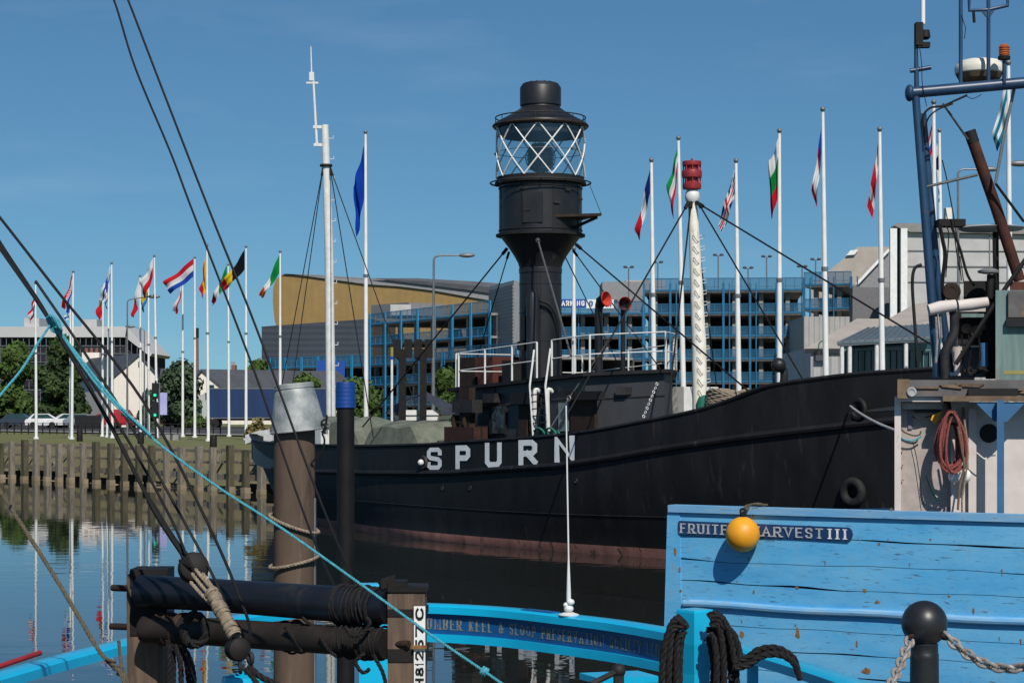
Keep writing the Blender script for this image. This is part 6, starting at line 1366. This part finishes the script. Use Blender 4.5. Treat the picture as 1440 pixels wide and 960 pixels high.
# boat hook (red)
mb = MB(); mb.tube([P(-60, 958, 8.6), P(0, 936, 8.8), P(57, 917, 9.0)], .012, 10); tag(mb.build('boat_hook', m_red), 'thin red pole end poking in at the bottom left corner', 'pole')
# black warps on the timber head
t = thing('black_warp', P(977, 900, 10.5), 'thick black mooring rope hung in loops on the cyan timber head', 'rope'); rnd = random.Random(2)
def warp(pts, D=10.4, r=.0185):
    mb = MB(); laid(mb, crom([P(p[0], p[1], p[2] if len(p) > 2 else D) for p in pts], 8), r); mb.build('turn', m_ropeblack, t)
for pts in ([(960, 875), (948, 872), (938, 895), (932, 930), (930, 1000)], [(960, 880), (946, 886), (942, 915), (940, 960), (941, 1000)], [(960, 892), (953, 900), (951, 940), (952, 1000)],
            [(1000, 872), (1012, 866), (1022, 880), (1030, 910), (1036, 960), (1034, 1000)], [(1000, 880), (1010, 880), (1016, 910), (1018, 950), (1016, 1000)], [(998, 890), (1004, 900), (1008, 940), (1003, 1000)], [(1004, 868), (1016, 878), (1032, 892), (1040, 920), (1036, 940), (1026, 955)],
            [(960, 874, 10.85), (980, 868, 10.9), (1002, 872, 10.85)], [(1030, 930), (1050, 925), (1065, 914), (1085, 910), (1102, 914), (1116, 926), (1122, 945, 10.6)]):
    warp(pts, 10.35)
    if pts[0][0] != 960 or len(pts) > 3: warp([(p[0]+rnd.uniform(3, 7)*(1 if p[0] < 980 else -1), p[1]+rnd.uniform(-6, 8), 10.42) for p in pts][:5] if pts[0][0] < 1020 else [(p[0]+3, p[1]+9, 10.3) for p in pts], 10.4)

# ================================================================== THE WINDLASS AND RIGGING
wi = thing('windlass', P(390, 1100, 9.2), 'dark timber windlass with two horizontal rollers between squat posts', 'windlass')
def post_w(x0, x1, yt, D, dp, mt):
    a, b = P(x0, yt, D), P(x1, yt, D); mb = MB(); mb.box(a.x, b.x, D-dp/2, D+dp/2, hz, a.z-.015); mb.box(a.x+.01, b.x-.01, D-dp/2+.01, D+dp/2-.01, a.z-.015, a.z); return mb.build('post', mt, wi, smooth=False)
pl_ = post_w(184, 234, 801, 9.62, .20, m_wood); pr_ = post_w(547, 599, 827, 8.72, .20, m_wood)
for (x0, x1, y0, y1, D, par) in ((183, 235, 800, 826, 9.62, pl_), (183, 235, 838, 893, 9.62, pl_), (545, 600, 825, 832, 8.72, pl_), (545, 600, 856, 866, 8.72, pr_), (545, 600, 912, 930, 8.72, pr_)):
    a, b = P(x0, y0, D-.1), P(x1, y1, D-.1); mb = MB(); mb.box(a.x, b.x, D-.106, D+.106, b.z, a.z); mb.build('iron_band', m_tar, par, smooth=False)
def wr(name, pts, r, mat, n=28): mb = MB(); mb.tube([P(*p) for p in pts], r, n); return mb.build(name, mat, wi)
wr('upper_roller', [(200, 831, 9.45), (300, 836, 9.22), (490, 850, 8.78), (548, 853, 8.66)], [.078, .076, .080, .076], m_navy)
wr('lower_roller', [(205, 884, 9.42), (300, 888, 9.2), (480, 900, 8.78), (545, 905, 8.64)], [.066, .064, .064, .066], m_brownroller)
for a, b in (((158, 826, 9.6), (208, 828, 9.5)), ((156, 880, 9.6), (208, 882, 9.5)), ((535, 905, 8.68), (575, 905, 8.6))): wr('iron_pin', [a, b], .016, m_brownplate, 12)
mb = MB(); c_ = P(556, 822, 8.7); mb.box(c_.x-.03, c_.x+.05, c_.y-.06, c_.y+.06, c_.z-.10, c_.z+.02); mb.obox(c_+V((-.03, -.03, .015)), (.03, 0, .01), (0, .02, 0), (0, 0, .022)); mb.build('pawl', m_tar, wi)
# thin line wound on the rollers
rnd = random.Random(6)
def wound(x0, y0, D0, x1, y1, D1, R_, cnt, nm='wound_line', mat=m_ropeblack, r=.0055):
    a, b = P(x0, y0, D0), P(x1, y1, D1); ax = (b-a).normalized()
    for k in range(cnt):
        q = a.lerp(b, (k+rnd.random()*.8)/cnt); mb = MB(); mb.ring(q, R_+rnd.uniform(.001, .010), r, 30, (ax+V((rnd.uniform(-.25, .25), 0, rnd.uniform(-.25, .25)))).normalized(), 6); mb.build(nm, mat, wi)
wound(478, 849, 8.82, 535, 853, 8.69, .080, 14); wound(400, 894, 9.0, 425, 896, 8.94, .066, 4); wound(478, 900, 8.8, 540, 904, 8.66, .068, 12); wound(225, 884, 9.4, 275, 887, 9.28, .066, 6, mat=m_brownplate, r=.01)
for pts, D in (([(485, 880), (495, 893), (510, 890), (520, 875), (515, 868)], 8.6), ([(520, 940), (510, 945), (500, 930), (512, 918)], 8.58), ([(525, 920), (540, 950), (545, 990)], 8.55), ([(425, 868), (440, 880), (452, 886), (460, 880)], 8.85), ([(400, 880), (415, 900), (425, 915)], 8.85), ([(450, 895), (462, 912), (475, 922), (485, 905)], 8.75)):
    mb = MB(); laid(mb, crom([P(x, y, D) for x, y in pts], 6), .009); mb.build('loose_line', m_ropeblack, wi)
# ropes hanging between the rollers
for k, pts in enumerate(([(240, 905), (244, 930), (242, 990)], [(250, 908), (262, 930), (268, 990)], [(246, 906), (254, 935), (254, 990)], [(255, 905), (270, 935), (275, 990)], [(236, 900), (238, 940), (236, 990)], [(262, 875), (272, 862), (284, 870), (290, 890), (280, 905), (262, 900), (258, 885)])):
    mb = MB(); laid(mb, crom([P(x, y, 9.15-.02*k) for x, y in pts], 6), .013 if k < 5 else .02); mb.build('hanging_rope', m_ropeblack, wi)
# white strip with figures on the right post
a, b = P(582, 852, 8.6), P(598, 852, 8.6); mb = MB(); mb.box(a.x, b.x, 8.6, 8.612, hz, a.z); st = mb.build('number_strip', m_polewhite, wi, smooth=False)
w_ = b.x-a.x; sc_ = 8.598/F
for ch, y0, y1 in (('C', 853, 872), ('7', 874, 895), ('5', 898, 912), ('2', 914, 928), ('1', 930, 936), ('8', 937, 950), ('H', 952, 966), ('5', 968, 980)):
    h_ = (y1-y0)*sc_*.92; z0 = P(590, y1, 8.598).z; mb = MB()
    # figures lie on their side: letter x runs up the strip
    glyph(mb, ch, lambda x, y, e=0: V((b.x-w_*.12-y, 8.598-e, z0+x)), 0, 0, h_, w_*.76, h_*.26, w_*.17); mb.build('figure', m_black2, st, smooth=False, recalc=False)
tb_ = MB(); c0, c1 = P(580, 907, 8.59), P(600, 912, 8.59); tb_.box(c0.x, c1.x, 8.585, 8.6, c1.z, c0.z); tb_.build('strip_band', m_ruststain, st, smooth=False)
# shrouds, block and lashing
SH = 'dark standing rigging of the barge'
def shroud(pts, r, label, mat=m_wire, D=9.0): 
    pp = crom([P(p[0], p[1], p[2] if len(p) > 2 else D) for p in pts], 8); mb = MB(); mb.tube(pp, r, 8); return tag(mb.build('shroud', mat), label, 'rigging', SH)
shroud([(-60, 245, 9.4), (0, 343, 9.3), (68, 447, 9.1), (150, 588, 9.0), (215, 712, 8.9), (262, 785, 8.85)], [.012]*8+[.0115]*8+[.0095]*8+[.0095]*8+[.015]*8+[.018], 'thickest tarred shroud ending in the round dark block above the windlass')
shroud([(-60, 232, 9.6), (0, 306, 9.5), (75, 402, 9.4), (200, 562, 9.2), (292, 735, 9.0), (345, 860, 8.9), (352, 900, 8.6)], .0070, 'thin dark shroud running outermost from the left edge down past the block', D=9.2)
shroud([(-60, 262, 9.3), (0, 350, 9.2), (105, 500, 9.1), (182, 622, 9.0), (240, 728, 8.9), (262, 780, 8.8)], .0065, 'thin dark shroud hugging the underside of the thickest one', D=9.0)
shroud([(50, 395, 9.15), (105, 430+45, 9.1), (170, 575, 9.0), (235, 690, 8.95), (300, 810, 8.8), (328, 880, 8.6)], .0068, 'thin dark shroud between the thickest shroud and the teal rope')
shroud([(130, -60, 10.6), (160, 0, 10.5), (190, 95, 10.4), (240, 215, 10.2), (272, 300, 10.1), (357, 520, 9.8), (434, 740, 9.4), (480, 845, 8.9)], .0055, 'left of the two long thin lines falling from the top of the picture')
shroud([(155, -60, 10.6), (180, 0, 10.5), (230, 130, 10.4), (296, 300, 10.1), (360, 460, 9.9), (445, 690, 9.5), (505, 835, 8.9)], .0058, 'right of the two long thin lines falling from the top of the picture')
t = thing('rigging_block', P(272, 797, 8.85), 'round dark wooden block at the foot of the thickest shroud', 'block')
R_ = .068; mb = MB(); mb.lathe([(.0, -.05), (R_*.62, -.048), (R_*.9, -.04), (R_, -.022), (R_*.88, 0), (R_, .022), (R_*.9, .04), (R_*.62, .048), (.0, .05)], P(272, 798, 8.85), 30, (.25, -1, .25)); mb.build('shell', m_tar, t); mb = MB()
for k in range(3): mb.ring(P(272, 798, 8.85), .066+.004*k, .009, 26, (math.sin(.5+k*.3), .15, math.cos(.5+k*.3)))
mb.build('strop', m_ropeblack, t)
t = thing('lashed_lanyard', P(312, 860, 8.7), 'beige rope lashing joining the upper round block to the lower one', 'lashing')
rnd = random.Random(5); a, b = P(297, 832, 8.62), P(330, 893, 8.5); ax = (b-a).normalized()
mb = MB()
for k in range(26): q = a.lerp(b, k/25); mb.ring(q, .026+rnd.uniform(-.002, .003), .0058, 18, (ax+V((rnd.uniform(-.15, .15), 0, rnd.uniform(-.1, .1)))).normalized(), 6)
mb.build('whipping', m_ropebeige, t)
for x0, y0, x1, y1 in ((270, 806, 300, 842), (275, 800, 306, 836), (285, 806, 310, 838), (268, 818, 298, 850), (328, 888, 333, 908), (334, 886, 340, 905)):
    mb = MB(); laid(mb, [P(x0, y0, 8.68), P((x0+x1)/2, (y0+y1)/2+1, 8.62), P(x1, y1, 8.6)], .008); mb.build('strand', m_ropebeige, t)
t = thing('rigging_block', P(334, 915, 8.5), 'smaller dark block below the beige lashing with a shackle under it', 'block')
R_ = .052; mb = MB(); mb.lathe([(.0, -.05), (R_*.62, -.048), (R_*.9, -.04), (R_, -.022), (R_*.88, 0), (R_, .022), (R_*.9, .04), (R_*.62, .048), (.0, .05)], P(334, 912, 8.5), 26, (.45, -1, .1)); mb.build('shell', m_tar, t); mb = MB(); mb.ring(P(345, 932, 8.48), .026, .009, 18, (.3, 1, 0)); mb.ring(P(352, 925, 8.47), .022, .009, 18, (1, .6, 0)); mb.ring(P(338, 938, 8.47), .022, .008, 18, (1, .2, 0)); mb.build('shackle', m_dark, t)
mb = MB(); laid(mb, crom([P(350, 935, 8.47), P(365, 950, 8.45), P(395, 965, 8.4), P(420, 990, 8.4)], 5), .014); laid(mb, crom([P(345, 940, 8.46), P(360, 958, 8.44), P(380, 990, 8.4)], 5), .012); mb.build('tail', m_ropeblack, t)
mb = MB(); a = P(342, 950, 8.8); mb.lathe([(.0, .02), (.09, 0), (.1, -.06)], a, 20); tag(mb.build('winch_cap', m_cyan), 'cyan rounded cap peeping over the bottom edge below the lower block', 'cap')
# teal rope
t = thing('teal_rope', P(75, 455, 9.0), 'long teal rope from a knot on the shrouds down to the lower right', 'rope')
mb = MB(); laid(mb, crom([P(76, 455, 9.0), P(140, 545, 8.9), P(212, 614, 8.8), P(300, 680, 8.6), P(400, 745, 8.4), P(520, 830, 8.1), P(600, 888, 7.9), P(708, 962, 7.6), P(800, 1030, 7.4)], 10), .0056); mb.build('main_fall', m_ropeteal, t)
mb = MB(); laid(mb, crom([P(72, 455, 9.0), P(55, 480, 8.9), P(30, 520, 8.8), P(0, 556, 8.6), P(-60, 630, 8.4)], 8), .006); mb.build('left_fall', m_ropeteal, t)
mb = MB(); laid(mb, crom([P(76, 455, 9.0), P(110, 500, 8.95), P(160, 562, 8.88), P(212, 612, 8.78)], 8), .0065); mb.build('doubled_part', m_ropeteal, t)
mb = MB()
for k in range(5): laid(mb, crom([P(66+k, 448+k*3, 9.02), P(72+k*2, 444+k*3, 8.95), P(82+k, 452+k*3, 8.95), P(78+k, 460+k*2, 9.04), P(68+k, 452+k*3, 9.06)], 6), .007)
mb.build('knot', m_ropeteal, t)
mb = MB(); 
for k in range(3): mb.ring(P(678+k*3, 942+k*1.5, 7.68), .014, .006, 14, (1, 0, -.6))
mb.build('splice', m_ropeteal, t)
rope('olive_rope', [(-60, 600, 9.6), (0, 690, 9.3), (80, 815, 9.0), (140, 915, 8.8), (172, 950, 8.7), (178, 1000, 8.6)], 9, .010, m_ropeolive, 'slack olive rope crossing the lower left corner of the picture')
mb = MB(); 
for k in range(4): mb.ring(P(156+k*5, 928+k*7, 8.75), .018, .008, 14, (.4, .2, 1))
laid(mb, crom([P(167, 900, 8.8), P(170, 930, 8.78), P(176, 950, 8.7), P(185, 975, 8.7)], 5), .008); tag(mb.build('rope_knot', m_ropeolive), 'untidy knot tied in the olive rope beside the left windlass post', 'knot')

# ================================================================== PILES
t = thing('mooring_pile', P(414, 578, 19).xy.to_3d(), 'thick brown tubular mooring pile in front of the lightship stern', 'pile')
a, b = P(414, 610, 19), P(414, 578, 19); a.z += .1; b.z = -3; mb = MB(); mb.tube([b, a], .197, 36); mb.build('shaft', m_pile, t)
mb = MB(); mb.box(b.x+.185, b.x+.205, 18.96, 19.04, -3, P(0, 700, 19).z); mb.build('clutch_strip', m_galvlamp, t)
c_ = P(420, 607, 19); t = thing('bucket', c_, 'dented galvanised bucket turned upside down on the brown pile', 'bucket'); tl = V((-.10, 0, 1)).normalized()
mb = MB(); mb.lathe([(.264, 0), (.272, .004), (.272, .014), (.264, .02), (.226, .22), (.196, .37), (.184, .415), (.190, .418), (.188, .455), (.182, .462), (.176, .452), (.1, .455), (.0, .457)], c_, 48, tl)
o = mb.build('body', m_galv, t)
mb = MB(); mb.ring(c_+tl*.417, .189, .004, 40, tl); mb.ring(c_+tl*.012, .266, .007, 48, tl); mb.build('bead', m_galv, t)
mb = MB(); q = c_+V((.26, -.05, .03)); mb.obox(q, (.02, 0, 0), (0, .03, 0), (0, 0, .05)); mb.ring(q+V((.02, -.02, .04)), .02, .006, 14, (0, 1, 0)); mb.build('ear', m_galv, t)
mb = MB(); q = c_+V((.25, -.12, .04)); laid(mb, crom([q+V((.03, 0, .12)), q+V((.02, 0, .02)), q+V((-.01, -.02, -.05)), q+V((.01, -.02, -.12)), q+V((-.02, 0, -.22)), q+V((-.12, 0, -.34))], 6), .010); laid(mb, crom([q+V((.04, 0, .1)), q+V((-.02, -.02, .05)), q+V((.03, -.02, 0)), q+V((-.02, -.02, -.04))], 5), .010)
tag(mb.build('cord_tangle', m_wire), 'dark tangled cord hanging from the ear of the galvanised bucket', 'cord')
for y0, ybk, lab in ((740, 722, 'upper beige rope ring slung round the brown pile'), (793, 797, 'lower beige rope ring slung round the brown pile')):
    cz = P(414, y0-4, 19).z; pts = []
    for i in range(41): a = 2*math.pi*i/40; pts.append(V((P(414, 0, 19).x+.232*math.cos(a), 19+.225*math.sin(a), cz+(-.085 if y0 == 740 else .05)*math.cos(a)+.02*math.sin(a))))
    mb = MB(); laid(mb, pts, .016, .10); tag(mb.build('rope_ring', m_ropebeige), lab, 'rope ring', 'rope rings on the brown pile')
t = thing('capped_pile', P(486, 578, 23).xy.to_3d(), 'slim black mooring pile with a bright blue cap', 'pile')
a = P(486, 570, 23); mb = MB(); mb.tube([V((a.x, a.y, -3)), a], .102, 28); mb.build('shaft', m_pileblack, t)
z0, z1 = P(0, 573, 23).z, P(0, 537, 23).z; mb = MB(); pf = [(.119, z0)]
for k in range(6): zz = z0+(z1-z0)*(k+.5)/6.4; pf += [(.119-.001*k, zz), (.1175-.001*k, zz+.005), (.1182-.001*k, zz+.010)]
pf += [(.112, z1-.02), (.108, z1), (.0, z1+.004)]
mb.lathe(pf, (a.x, a.y, 0), 36); mb.build('cap', m_capblue, t)

# ================================================================== BOLLARD AND CHAINS
bc = P(1300, 876, 10.0); t = thing('bollard', V((bc.x, 10, G)), 'round headed black bollard on the near quay with chains on both sides', 'bollard')
mb = MB(); mb.ball(bc, .115, 40, 26); mb.build('head', m_bollard, t)
mb = MB(); mb.lathe([(.095, G), (.095, G+.03), (.076, G+.05), (.071, bc.z-.17), (.072, bc.z-.155), (.069, bc.z-.15), (.067, bc.z-.11), (.070, bc.z-.105), (.064, bc.z-.10), (.062, bc.z-.05)], (bc.x, 10, 0), 32); mb.build('shaft', m_bollard, t)
for s_ in (-1, 1): mb = MB(); mb.ring(bc+V((s_*.082, -.055, -.062)), .024, .010, 16, (s_*.3, .3, 1)); mb.build('eye', m_brownplate, t)
def chain(p0, p1, sg, n, label):
    pts = resample(sag(p0, p1, sg, 60), .001); Ltot = sum((b_-a_).length for a_, b_ in zip(pts, pts[1:])); t = thing('chain', p0, label, 'chain', 'chains of the quay bollard'); pitch = .046; cnt = int(Ltot/pitch); acc = 0; j = 0
    proto = {}
    for k in range(cnt):
        s = (k+.5)*pitch; 
        while acc < s and j < len(pts)-2: acc += (pts[j+1]-pts[j]).length; j += 1
        d = (pts[min(j+8, len(pts)-1)]-pts[max(j-8, 0)]).normalized(); up = V((0, 0, 1)); a = d.cross(up).normalized(); b_ = d.cross(a)
        w_ = (a+b_).normalized() if k % 2 else (a-b_).normalized()
        mb = MB(); lp = []
        for i in range(15):
            an = 2*math.pi*i/14; lp.append(pts[j]+d*(.034*math.cos(an))+w_*(.022*math.sin(an)*(1-.15*math.cos(an)**2)))
        mb.tube(lp, .0098, 8, caps=False); mb.build('link', m_chain, t)
chain(bc+V((-.085, -.07, -.07)), P(1226, 1010, 9.3), .03, 20, 'heavy grey chain dropping left from the quay bollard')
chain(bc+V((.088, -.06, -.045)), P(1530, 872, 9.4), .20, 20, 'heavy grey chain sagging right from the quay bollard to the picture edge')
